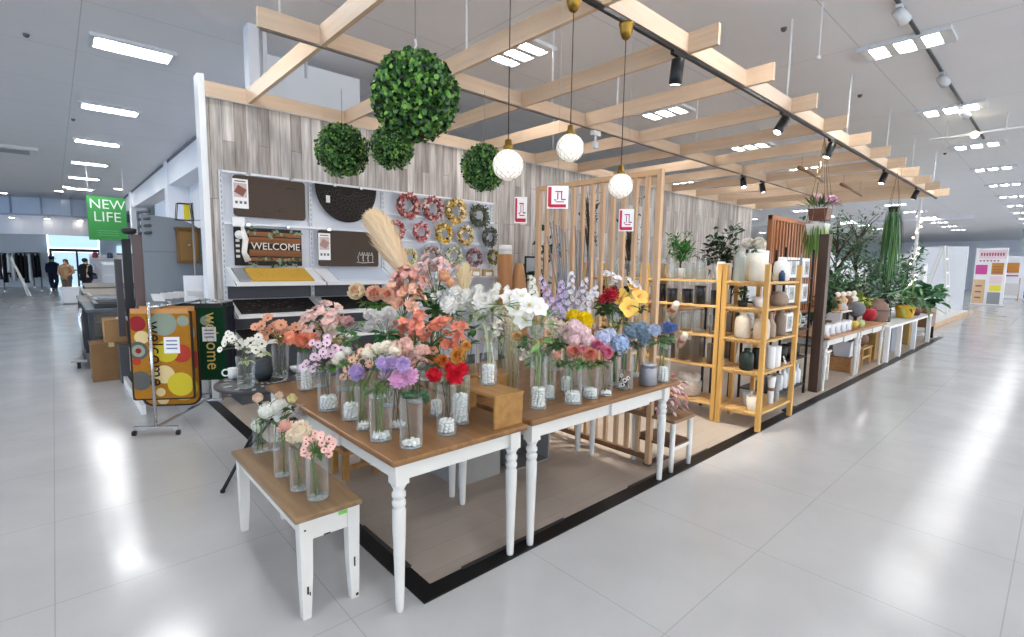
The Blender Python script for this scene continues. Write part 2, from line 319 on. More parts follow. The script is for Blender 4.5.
MB().box(1.34,16.2,6.50,6.52,3.385,3.4).build('wire_channel',mat('c9c2b8',.5),g)
struct('trim_8',MB().tube([yp(306,78,7.29),yp(306,55,7.29)],.02),mat('c0c4c8',.4),'thin conduit on the partition panel')
# black track spotlights
SPB=mat('121212',.35)
def gspot(x,y,z,label,aim,power=0,m=SPB):
    t=thing('track_spotlight',label,'spotlight',(x,y,z),'black spotlights under the timber grid')
    MB().box(x-.09,x+.09,y-.018,y+.018,z-.03,z).build('adaptor',m,t,.004)
    p=V((x,y,z-.10)); MB().bar((x,y,z-.028),p,.02,.03).build('yoke',m,t)
    d=V(aim)-p; d.normalize(); a=p-d*.06; b=p+d*.14
    MB().tube([a,a+d*.01,b-d*.01,b],[.03,.052,.055,.048],16).build('lamp_head',m,t)
    MB().tube([b+d*.001,b+d*.003],.04,16).build('lens',mat('fff4e0',.4,emit=6 if power else .6),t)
    if power:
        l=bpy.data.lights.new('spot_lamp','SPOT'); l.energy=power; l.spot_size=math.radians(62); l.spot_blend=.6; l.color=(1,.93,.82); l.shadow_soft_size=.05
        o=bpy.data.objects.new('spot_lamp',l); COL.objects.link(o); o.parent=t; o.rotation_mode='QUATERNION'; o.rotation_quaternion=(-d).to_track_quat('Z','Y'); o.location=b+d*.02-V(t.location)
gspot(6.28,2.34,3.372,'large black track spotlight nearest the front edge of the grid',(5.0,3.0,1),SPOT)
gspot(8.0,2.34,3.372,'second black track spotlight along the front edge of the grid',(7.4,3.0,1),SPOT)
gspot(11.0,2.34,3.372,'third black track spotlight, lit side showing, over the plants',(10.3,2.9,.8),SPOT)
gspot(13.8,2.34,3.372,'farthest black track spotlight at the end of the front rail',(13.5,3.2,.8))
gspot(10.0,4.39,3.392,'left one of the paired black spotlights under the middle beam',(9.2,3.7,1),SPOT)
gspot(10.9,4.39,3.392,'right one of the paired black spotlights under the middle beam',(10.3,3.6,1))
gspot(3.95,2.34,3.372,'black track spotlight aimed at the floor beside the shelves',(4.55,3.0,.0),SPOT*3)
t=thing('exit_fitting','small white fitting hung under the middle beam of the grid','fitting',(5.45,4.39,3.392))
MB().box(5.38,5.52,4.36,4.42,3.33,3.39).build('mount',WHITE,t); MB().bar((5.45,4.39,3.33),(5.45,4.39,3.25),.02).build('stem',WHITE,t); MB().box(5.41,5.49,4.36,4.42,3.16,3.25).build('body',WHITE,t,.01)
# ------------------------------------------------------------------ pendants, topiary balls, hanging signs
def pendant(px,py,pt,yy,canopy,label):
    """globe lamp hung from the front rail or beams"""
    c=yp(px,py,yy); top=3.372
    t=thing('pendant_lamp',label,'pendant lamp',(c.x,c.y,top),'white globe pendant lamps')
    b=MB()
    if canopy: b.lathe((c.x,c.y,top-.115),[(.016,0),(.030,.012),(.044,.05),(.05,.085),(.056,.098),(.056,.112),(.04,.115)],20)
    else: b.lathe((c.x,c.y,top-.02),[(.03,0),(.035,.012),(.03,.02)],14)
    b.build('ceiling_cup',BRASS,t)
    R=.092
    MB().tube([(c.x,c.y,top-.1),(c.x,c.y,c.z+R+.05)],.0035,6).build('cord',mat('3a3026',.6),t)
    MB().lathe((c.x,c.y,c.z+R-.006),[(.030,0),(.030,.025),(.022,.03),(.020,.06),(.008,.066)],16).build('socket',BRASS,t)
    b=MB(); n=28
    prof=[]
    for j in range(15):
        a=-PI/2+PI*(j+.3)/14.6; prof.append((max(R*math.cos(a),.01),R*math.sin(a)))
    b.lathe(c,prof,n); s=b.build('globe_shade',mat('fffaf0',.35,emit=.2),t)
    r=MB()
    for s2 in (1,-1):
        for k in range(11):
            pts=[]
            for j in range(13):
                a=-1.25+2.4*j/12; ph=2*PI*k/11+s2*a*.9; pts.append(V((c.x+R*1.008*math.cos(a)*math.cos(ph),c.y+R*1.008*math.cos(a)*math.sin(ph),c.z+R*1.008*math.sin(a))))
            r.tube(pts,.0016,4)
    o=r.build('cut_pattern',mat('b9ab92',.5),s); o.location=(0,0,0)
    return t
pendant(508,165,0,2.33,False,'leftmost of the three white globe pendant lamps, on a plain long cord')
pendant(570,148,0,2.33,True,'highest white globe pendant lamp, middle of the three, under a small brass cup')
pendant(620.5,186,0,2.33,True,'lowest white globe pendant lamp, rightmost of three, under a large brass cup')
def topiary(px,py,rpx,d,label,top,seed,n=2400):
    c=at(px,py,d); R=rpx*d/FPX; r=random.Random(seed)
    t=thing('topiary_ball',label,'topiary ball',c,'leafy green topiary balls')
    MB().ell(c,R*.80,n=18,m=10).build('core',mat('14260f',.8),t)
    b=MB()
    for i in range(n):
        z=r.uniform(-1,1); a=r.uniform(0,2*PI); q=math.sqrt(1-z*z); nv=V((q*math.cos(a),q*math.sin(a),z)); p=c+nv*R*r.uniform(.72,1.02)
        d2=(nv*.8+V((r.uniform(-1,1),r.uniform(-1,1),r.uniform(-.6,1)))).normalized()
        b.leaf(p,d2,R*r.uniform(.09,.16),R*r.uniform(.08,.14),nv+V((r.uniform(-.5,.5),r.uniform(-.5,.5),r.uniform(-.5,.5))),r.choice((0,0,0,1,2,2,3)))
    b.build('foliage',[mat('3a6a2a',.4,0,.5),mat('1e421c',.45,0,.4),mat('71a040',.4,0,.5),mat('142b12',.5)],t)
    h=MB().tube([c+V((0,0,R*.9)),V((c.x,c.y,top))],.003,5)
    h.build('hanging_cord',mat('8b8578',.6),t)
    if rpx>30: MB().tube([c+V((0,0,R*.9)),c+V((0,.012,R*1.1)),c+V((0,-.012,R*1.22)),c+V((0,0,R*1.34))],.006,6).build('hook',WHITE,t)
topiary(415.5,97.5,41,3.35,'largest leafy green topiary ball, hung highest over the flower tables',4.395,1,4200)
topiary(392,147,21,5.0,'small leafy green topiary ball peeking out below the largest one',3.4,2)
topiary(342.5,151,25,5.3,'leafy green topiary ball hung before the plank wall, leftmost of all',3.4,3)
topiary(484,168,22,5.3,'leafy green topiary ball hung beside the leftmost globe lamp',3.4,4)
def popsign(px0,py0,px1,py1,yy,label,var=0):
    a=yp(px0,py0,yy); b=yp(px1,py1,yy); c=(a+b)/2; w=abs(b.x-a.x)*.72; h=abs(a.z-b.z); n=V((-c.x,-c.y,0)).normalized(); r=V((0,0,1)).cross(n)
    t=thing('price_sign',label,'sign',c,'white and red hanging price signs')
    M=Matrix((r,V((0,0,1)),n)).transposed()
    w=(px1-px0)*dep(c)/FPX
    MB().obox(c,(w,h,.004),M).build('card',mat('faf6f2',.5),t)
    m=MB(); P=lambda x,y,sx,sy,mi=0: m.obox(c+r*(x*w)+V((0,0,y*h))+n*.003,(sx*w,sy*h,.002),M,mi)
    P(-.38,.02,.16,.86); P(0,-.38,.80,.14)
    for k,(x,y,sx,sy) in enumerate(((.05,.25,.34,.05),(.0,.05,.05,.3),(.18,.08,.05,.36),(.28,-.1,.2,.05),(.1,-.2,.4,.04),(-.12,-.12,.1,.05))): P(x,y,sx,sy,1 if k%2 else 0)
    m.build('print',[mat('c4233c',.5),mat('8d3350',.5)],t)
    MB().tube([c+V((0,0,h/2)),V((c.x,c.y,3.4))],.0015,4).build('hanging_wire',mat('b9b5ae',.5),t)
popsign(514.5,196,527,224,4.39,'hanging price sign in front of the plank wall, leftmost of three')
popsign(547,184,568,210,2.34,'hanging price sign before the slatted screen, middle of three')
popsign(619,208,633.5,232,2.34,'smallest hanging price sign, under the lowest globe lamp')
# ------------------------------------------------------------------ turned-leg tables
PAINT=mat('d9d6cf',.4,0,.4,.04,0,5)
def turned_leg(b,x,y,h,r=.034,blk=.10,mi=0):
    """square block, rings, tapering round foot"""
    b.box(x-r,x+r,y-r,y+r,h-blk,h,mi)
    z=h-blk
    prof=[(.017,0),(.020,.02),(.0245,.22),(.030,.40),(.0315,z-.13),(.028,z-.118),(.024,z-.112),(.031,z-.104),(.032,z-.085),(.025,z-.078),(.025,z-.070),(.032,z-.062),(.032,z-.044),(.024,z-.036),(.027,z-.022),(.036,z-.006),(.036,z)]
    prof=[(q*r/.034,zz) for q,zz in prof]
    return b.lathe((x,y,0),prof,16,mi)
def turned_table(label,x0,x1,y0,y1,h,wood_m,drawer=None,group=None,inset=.063,ir=0):
    t=thing('display_table',label,'table',((x0+x1)/2,(y0+y1)/2,0),group)
    b=MB().box(x0,x1,y0,y1,h-.032,h); b.build('table_top',wood_m,t,.010)
    a=MB(); z0,z1=h-.12,h-.032; i=inset
    a.box(x0+i,x1-i,y0+i-.012,y0+i+.012,z0,z1).box(x0+i,x1-i,y1-i-.012,y1-i+.012,z0,z1).box(x0+i-.012,x0+i+.012,y0+i,y1-i,z0,z1).box(x1-i-.012,x1-i+.012,y0+i,y1-i,z0,z1)
    a.build('apron',PAINT,t)
    for k,(x,y) in enumerate(((x0+i,y0+i),(x1-i-ir,y0+i),(x0+i,y1-i),(x1-i-ir,y1-i))):
        turned_leg(MB(),x,y,h-.032).build('leg',PAINT,t)
    if drawer=='front':
        c=(x0+x1)/2; MB().box(c-.02,c+.42,y0+i-.032,y0+i-.012,z0-.006,z1-.006).build('drawer',PAINT,t,.004)
    if drawer=='left':
        c=y0+.95; MB().box(x0+i-.03,x0+i-.012,c-.3,c+.3,z0-.004,z1-.006).build('drawer',PAINT,t,.004)
    return t
TH=.75; T2=.76
turned_table('long white turned-leg table with brown top at the front corner of the display',1.030,1.842,1.880,3.66,TH,TOPWOOD_Y,'left','turned-leg flower tables')
turned_table('white turned-leg table with brown top and drawer, right of the corner table',1.868,3.425,1.878,2.65,T2,TOPWOOD_X,'front','turned-leg flower tables',ir=.07)
turned_table('white turned-leg table standing behind the drawer table, mostly hidden by flowers',1.88,3.33,2.66,3.40,TH,TOPWOOD_X,None,'turned-leg flower tables')
# small bench with chipped paint
t=thing('bench','low white bench with brown top and chipped paint at the left corner','bench',(.87,2.68,0))
MB().box(.703,1.014,2.142,3.20,.468,.495).build('seat',BENCHWOOD,t,.006)
a=MB(); a.box(.745,.765,2.17,3.18,.378,.468).box(.965,.985,2.17,3.18,.378,.468)
a.box(.745,.985,2.165,2.185,.368,.468).box(.745,.985,3.165,3.185,.378,.468); a.build('apron',PAINT,t,.003)
for x,y,sx,sy in ((.755,2.185,-1,-1),(.975,2.185,1,-1),(.755,3.17,-1,1),(.975,3.17,1,1)):
    b=MB(); r0,r1=.030,.019
    vs=[]
    for z,r,o in ((0,r1,.004),(.2,.026,0),(.468,r0,0)): vs+=[(x+sx*o+i*r,y+sy*o+j*r,z) for i,j in ((-1,-1),(1,-1),(1,1),(-1,1))]
    fs=[(3,2,1,0),(8,9,10,11)]
    for l in (0,4): fs+=[(l+k,l+(k+1)%4,l+4+(k+1)%4,l+4+k) for k in range(4)]
    b.add(vs,fs); lg=b.build('leg',PAINT,t,.003)
DK=mat('3a3028',.8)
for (x,y,z,w,h) in ((.748,2.153,.425,.008,.006),(.755,2.156,.14,.007,.035),(.764,2.157,.12,.004,.016),(.975,2.156,.19,.006,.045),(.985,2.157,.02,.012,.012),(.85,2.1645,.372,.03,.006)): MB().box(x-w/2,x+w/2,y-.002,y+.002,z-h/2,z+h/2).build('paint_chip',DK,t)

MB().box(.905,.945,2.162,2.1648,.44,.456).build('price_sticker',mat('7cc44f',.5),t)
# ------------------------------------------------------------------ risers
def riser(label,x0,x1,y0,y1,z,h,m=TOPWOOD_Y):
    t=thing('display_riser',label,'riser',((x0+x1)/2,(y0+y1)/2,z),'wooden display risers')
    MB().box(x0,x1,y0,y1,z+h-.016,z+h).build('top_board',m,t,.002)
    MB().box(x0+.004,x1-.004,y0+.004,y0+.02,z,z+h-.016).build('side_panel',m,t,.002); MB().box(x0+.004,x1-.004,y1-.02,y1-.004,z,z+h-.016).build('side_panel',m,t,.002)
    return t
RW=wood('a2763f','y',.45,.28)
riser('wooden riser box at the front corner of the long table, carrying a bottle vase',1.635,1.838,1.915,2.34,TH,.178,RW)
riser('wooden riser box on the drawer table behind the lily vase',2.0,2.28,2.44,2.62,T2,.12,RW)
# ------------------------------------------------------------------ round folding table, stool, boxes under the tables
t=thing('round_table','round dark patterned folding table beyond the long table end','table',(1.2,4.11,0))
z=.68
MB().lathe((1.2,4.11,z-.03),[(.36,0),(.385,.008),(.385,.024),(.37,.03)],40).build('table_top',mat('2b2b2e',.35,.2),t)
b=MB()
for k in range(16):
    a=2*PI*k/16
    for rr,s in ((.31,.045),(.21,.035),(.11,.03)):
        c=V((1.2+rr*math.cos(a+rr*3),4.11+rr*math.sin(a+rr*3),z+.002)); b.obox(c,(s*1.3,s*.55,.003),rotz(a+.9+rr))
b.build('inlay_pattern',mat('b9b6b0',.4),t)
for (a,e) in (((1.02,3.93,z-.03),(1.42,4.4,0.012)),((1.38,3.95,z-.03),(1.05,4.42,.012)),((1.36,4.30,z-.03),(.775,3.81,.012))):
    b=MB().tube([a,e],.012,8); b.lathe((e[0],e[1],0),[(.016,0),(.016,.02)],8); b.build('leg',mat('17171a',.4,.3),t)
t=thing('stool','small rustic wooden stool on the floor under the long table','stool',(1.62,3.55,0))
MB().box(1.47,1.78,3.40,3.68,.205,.235).build('seat',RW,t,.006)
for x,y in ((1.50,3.44),(1.74,3.44),(1.50,3.64),(1.74,3.64)): MB().box(x-.022,x+.022,y-.022,y+.022,0,.205).build('leg',RW,t,.004)
MB().box(1.5,1.74,3.43,3.45,.08,.11).build('stretcher',RW,t)
GREYB=mat('8f8c88',.6,0,.3,.08)
t=thing('storage_box','grey open-sided box standing on the floor beneath the drawer table','box',(2.75,2.95,0))
x0,x1,y0,y1,h=2.56,2.95,2.76,3.15,.42
for n,q in (('side_panel',(x0,x0+.015,y0,y1,0,h)),('side_panel',(x1-.015,x1,y0,y1,0,h)),('back_panel',(x0,x1,y1-.015,y1,0,h)),('top_panel',(x0,x1,y0,y1,h,h+.015)),('base_panel',(x0,x1,y0,y1,0,.015))): MB().box(*q).build(n,GREYB,t)
t=thing('storage_box','plain grey closed box on the floor behind the corner table leg','box',(2.2,2.95,0))
MB().box(2.05,2.45,2.8,3.2,0,.44).build('body',GREYB,t,.006); MB().box(2.04,2.46,2.79,3.21,.44,.47).build('lid',GREYB,t,.006)
# ------------------------------------------------------------------ slatted room divider between flowers and shelves
t=thing('slatted_screen','tall pale wood slatted room divider standing behind the flower tables','screen',(3.467,2.8,0))
Y0,Y1,HS,XS=2.15,3.45,2.345,3.467
for y in (Y0,Y1): MB().box(XS-.022,XS+.022,y-.022,y+.022,0.02,HS).build('post',PALEWOOD_Z,t,.003)
MB().box(XS-.022,XS+.022,Y0+.022,Y1-.022,HS-.045,HS).build('top_rail',wood('d3a87c','y',.5,.12),t,.003)
MB().box(XS-.018,XS+.018,Y0+.022,Y1-.022,.05,.09).build('bottom_rail',wood('7d5a3e','y',.5,.15),t)
MB().box(XS-.018,XS+.018,Y0+.022,Y1-.022,.40,.44).build('middle_rail',wood('8c6848','y',.5,.15),t)
n=11
for k in range(n):
    y=Y0+(Y1-Y0)*(k+1)/(n+1); MB().box(XS-.016,XS+.016,y-.016,y+.016,.09,HS-.045).build('slat',PALEWOOD_Z,t,.002)
for y in (Y0,Y1): MB().box(XS-.02,XS+.27,y-.035,y+.035,0.007,.022).build('foot_plate',mat('5d4a42',.5),t,.003)
# white stool with dried pink flowers
t=thing('stool','small white stool with brown seat and shelf beside the drawer table','stool',(3.62,2.12,0))
MB().box(3.46,3.78,1.93,2.33,.40,.425).build('seat',wood('8a6a4c','x',.45,.2),t,.004)
for x,y in ((3.485,1.955),(3.755,1.955),(3.485,2.30),(3.755,2.30)): MB().lathe((x,y,0),[(.016,0),(.02,.1),(.022,.4)],12).build('leg',PAINT,t)
MB().box(3.47,3.77,1.95,2.31,.20,.215).build('shelf',wood('6d4e38','x',.45,.2),t)
MB().box(3.485,3.755,1.947,1.963,.175,.20).build('stretcher',PAINT,t)
b=MB(); r=random.Random(5)
t=thing('dried_bouquet','dusty pink dried leaf bouquet in a basket on the small white stool','dried flowers',(3.62,2.14,.425))
MB().lathe((3.62,2.14,.425),[(.08,0),(.12,.03),(.13,.10),(.12,.12)],16).build('basket',mat('8a7a68',.8,0,.2,.3,0,60),t)
for i in range(260):
    a=r.uniform(0,2*PI); q=r.uniform(.02,.19); zz=.53+r.uniform(-.12,.14)*(1 if q>.1 else .8)+.05
    p=V((3.62+q*math.cos(a)*1.0,2.12+q*math.sin(a),zz)); b.leaf(p,(math.cos(a),math.sin(a),r.uniform(-.9,.5)),r.uniform(.04,.075),r.uniform(.018,.03),None,r.choice((0,0,1,2)))
b.build('foliage',[mat('c08a8a',.7),mat('a86f74',.7),mat('dfc5c0',.7)],t)
# ------------------------------------------------------------------ flower heads (unit radius, facing +Z)
def petal(b,ang,L,W,el0,el1,r0=.05,mi=0,point=.0,z0=0,nr=4,wav=0,mid=0):
    """curved petal: starts at radius r0, elevation turns from el0 at the base to el1 at the tip"""
    R=Matrix.Rotation(ang,3,'Z'); x,z=r0,z0; vs=[]; fs=[]
    for j in range(nr+1):
        s=j/nr; w=W*(math.sin(PI*min(1,(s*.80+.12)))**.8) if not point else W*(math.sin(PI*(s*.92+.06)))**(1.0)
        if j==nr and point: w=W*.05
        ed=wav*rnd.uniform(-1,1)*s
        vs+= [R@V((x,-w/2,z+W*.12*s+ed)),R@V((x+mid*s,0,z+rnd.uniform(-1,1)*wav*.5*s)),R@V((x,w/2,z+W*.12*s-ed))]
        e=el0+(el1-el0)*s; x+=math.cos(e)*L/nr; z+=math.sin(e)*L/nr
    for j in range(nr): fs+=[(3*j,3*j+1,3*j+4,3*j+3),(3*j+1,3*j+2,3*j+5,3*j+4)]
    b.add(vs,fs,mi,True)
_H={}
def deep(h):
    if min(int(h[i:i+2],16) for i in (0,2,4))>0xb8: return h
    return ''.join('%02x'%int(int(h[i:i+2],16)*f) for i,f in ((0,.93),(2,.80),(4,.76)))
def pale(h,k=.26):
    if h in ('cf1f33','e23546','b8202f','a81c2a','f2d80e','3b2430','4a2b20','2a1714','241d18'): return h
    return ''.join('%02x'%round(int(h[i:i+2],16)*(1-k)+int('f4e6da'[i:i+2],16)*k) for i in (0,2,4))
D=math.radians
def head(kind,c1,c2='e7c84a'):
    k=(kind,c1,c2)
    if k in _H: return _H[k]
    global rnd
    rnd=random.Random(hash_s(kind+c1)); b=MB()
    if kind=='rose':
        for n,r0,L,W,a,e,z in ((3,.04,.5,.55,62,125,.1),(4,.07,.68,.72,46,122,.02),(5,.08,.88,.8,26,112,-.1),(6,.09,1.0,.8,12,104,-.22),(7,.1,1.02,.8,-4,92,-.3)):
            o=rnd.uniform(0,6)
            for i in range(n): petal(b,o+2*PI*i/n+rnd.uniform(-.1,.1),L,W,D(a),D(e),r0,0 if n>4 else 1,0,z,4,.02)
    elif kind=='ruffle':
        b.ell((0,0,0),.55,n=10,m=6)
        for n,L,W,a,z in ((5,.62,.4,84,.2),(9,.75,.44,64,.14),(12,.84,.46,44,.06),(14,.92,.46,22,-.02),(14,.92,.46,0,-.1),(12,.85,.46,-24,-.16),(8,.75,.44,-48,-.2)):
            o=rnd.uniform(0,6)
            for i in range(n): petal(b,o+2*PI*i/n+rnd.uniform(-.15,.15),L*rnd.uniform(.9,1.1),W,D(a-12+rnd.uniform(-8,8)),D(a+38+rnd.uniform(-12,12)),.06,rnd.choice((0,0,1)),0,z,3,.045)
    elif kind=='cluster':           # hydrangea: many four-petal florets on a dome
        n=46
        for i in range(n):
            z=1-1.55*(i+.5)/n; a=i*2.39996; q=math.sqrt(max(0,1-z*z)); nv=V((q*math.cos(a),q*math.sin(a),z)); F=face(nv); o=rnd.uniform(0,1.5); mi=rnd.choice((0,0,1)); c=nv*.80*rnd.uniform(.92,1.08)
            for j in range(4):
                u=F@V((math.cos(o+j*PI/2),math.sin(o+j*PI/2),.25)); t=F@V((-math.sin(o+j*PI/2),math.cos(o+j*PI/2),0)); b.add([c,c+u*.13+t*.10,c+u*.24,c+u*.13-t*.10],[(0,3,2,1)],mi,False)
        b.ell((0,0,0),.72,n=10,m=6,mi=1)
    elif kind=='pompon':
        n=80
        for i in range(n):
            z=1-1.6*(i+.5)/n; a=i*2.39996; q=math.sqrt(max(0,1-z*z)); nv=V((q*math.cos(a),q*math.sin(a),z)); b.leaf(nv*.55,nv+V((0,0,.15)),.5,.3,nv.orthogonal(),rnd.choice((0,1)),-.3,.2)
        b.ell((0,0,0),.6,n=10,m=6)
    elif kind=='daisy':
        for i in range(9): petal(b,2*PI*i/9,.85,.66,D(18),D(-6),.12,0,0,0,3)
        b.ell((0,0,.05),.2,.2,.13,n=10,m=5,mi=1)
    elif kind=='lily':
        for i in range(6): petal(b,2*PI*i/6,1.1,.9,D(58),D(-20),.06,0,1,0,5,0)
        for i in range(5): b.tube([(0,0,.05),(.18*math.cos(i*1.256),.18*math.sin(i*1.256),.55)],.025,5,1)
    elif kind=='hibiscus':
        for i in range(5): petal(b,2*PI*i/5,1.0,1.0,D(38),D(-8),.05,0,0,0,5,.05)
        b.ell((0,0,.06),.14,n=8,m=5,mi=1); b.tube([(0,0,0),(.05,0,.35),(.08,0,.55)],[.05,.04,.07],6,1)
    elif kind=='blossom':
        for k in range(5):
            c=V((rnd.uniform(-.5,.5),rnd.uniform(-.5,.5),rnd.uniform(-.2,.3))); F=face(V((c.x,c.y,.7))); q=MB()
            for i in range(5): petal(q,2*PI*i/5,.5,.5,D(45),D(5),.03,0 if k%2 else 1,0,0,3,.03)
            b.add([c+F@v for v in q.v],q.f,0,True); b.m[-len(q.f):]=q.m
    elif kind=='tulip':
        for i in range(3): petal(b,2*PI*i/3,1.5,1.05,D(35),D(125),.08,0,0,-.7,5); petal(b,2*PI*i/3+1.05,1.4,1.0,D(40),D(122),.05,1,0,-.65,5)
    elif kind=='bud':
        b.lathe((0,0,0),[(.12,-1),(.5,-.6),(.62,-.1),(.5,.5),(.12,1)],10); b.lathe((0,0,0),[(.2,-1.05),(.54,-.6),(.5,-.35)],10,1)
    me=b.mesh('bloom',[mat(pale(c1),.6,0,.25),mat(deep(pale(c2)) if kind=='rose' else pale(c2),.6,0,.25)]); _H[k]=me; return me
def hash_s(s):
    h=0
    for c in s: h=(h*31+ord(c))%1000003
    return h
# ------------------------------------------------------------------ vases and flowers
PEB=mat('efeeea',.55,0,.3,.06,0,30)
def pebbles(c,r,h,label,dome=.0,seed=1):
    q=random.Random(seed); b=MB(); s=min(.011,r*.28); n=0; z=s*.8
    while z<h+dome:
        rr=r-s*1.05
        if z>h: rr*=math.sqrt(max(.05,1-((z-h)/max(dome,1e-3))**2))
        k=max(1,int(2*PI*rr/(s*1.9)))
        for i in range(k):
            a=2*PI*i/k+z*50; b.ell(c+V((rr*math.cos(a),rr*math.sin(a),z+q.uniform(-.003,.003))),s*q.uniform(.85,1.15),s*q.uniform(.8,1.1),s*q.uniform(.7,1),6,4)
        z+=s*1.45
    b.lathe(c+V((0,0,.002)),[(max(r-s*1.9,.003),0),(max(r-s*1.9,.003),max(h-s*.3,.004))],12)
    for i in range(int(9*(r/s)**2/8)):
        a=q.uniform(0,6.28); rr=(r-s*1.1)*math.sqrt(q.random()); b.ell(c+V((rr*math.cos(a),rr*math.sin(a),h+dome*(1-(rr/r)**2))),s*q.uniform(.9,1.2),s,s*.85,6,4)
    tag(b.build('pebbles',PEB,None,0,c),label,'pebbles','white pebbles in the vases','stuff')
GBASE=glass('f6f9f9',.75).copy(); GBASE.node_tree.nodes['Map Range'].inputs[3].default_value=.4  # whitened glass paints the bright highlight into the vase bottoms
def vase(px,pyb,pyt,w,z,ph,peb=0,shape='cylinder',tint=None,label=None,dome=0):
    """glass vase standing at the table height z under the given sight line"""
    P=zp(px,pyb,z+.0015); d=dep(P); r=w/2*d/FPX; P=zp(px,pyb-w*.12,z+.0015); d=dep(P)
    lo,hi=0,1.2
    for _ in range(40):
        m=(lo+hi)/2
        if pxy(P+V((0,0,m)))[1]>pyt: lo=m
        else: hi=m
    h=max(lo,.06); th=.003
    if shape=='cylinder': out=[(r*.97,0),(r,.008),(r,h)]
    elif shape=='tapered': out=[(r*.80,0),(r*.84,.01),(r*.95,h*.6),(r,h)]
    elif shape=='bottle': out=[(r*.82,0),(r*.96,.012),(r,h*.25),(r*.85,h*.45),(r*.56,h*.68),(r*.44,h*.82),(r*.5,h*.93),(r*.62,h)]
    elif shape=='round': out=[(r*.7,0),(r*.95,.015),(r,h*.3),(r*.95,h*.6),(r*.86,h)]
    b=MB(); b.lathe(P,out,24); k=len(out)
    inn=[(max(q-th,.004),zz) for q,zz in out]; inn[0]=(inn[0][0],.009)
    b.v=b.v; b.f.pop(); b.m.pop(); b.s.pop(); b.lathe(P,[(inn[0][0],.009),(.002,.009)],24,cap=False); b.lathe(P,[(out[-1][0],h),(inn[-1][0],h+.0005),(inn[-1][0],h-.006)],24,cap=False)
    b.lathe(P+V((0,0,.0012)),[(inn[0][0],0),(inn[0][0],.0075)],24,mi=1); o=b.build('glass_vase',[glass(tint) if tint else GL,GBASE],None,0,P); tag(o,label or f'clear glass {shape} vase holding {ph}','vase','glass vases')
    v=dict(P=P,d=d,r=r,h=h,ph=ph,top=P+V((0,0,h)),R=out[0][0])
    if peb: pebbles(P+V((0,0,.010)),out[0][0]*.97-th-.001,h*peb,f'white pebbles inside the vase holding {ph}',dome*h,hash_s(ph))
    return v
KS=dict(blossom=1.45,daisy=.95,ruffle=1.1,rose=1.08,lily=1.2,cluster=1.08,pompon=1.1,hibiscus=1.05)
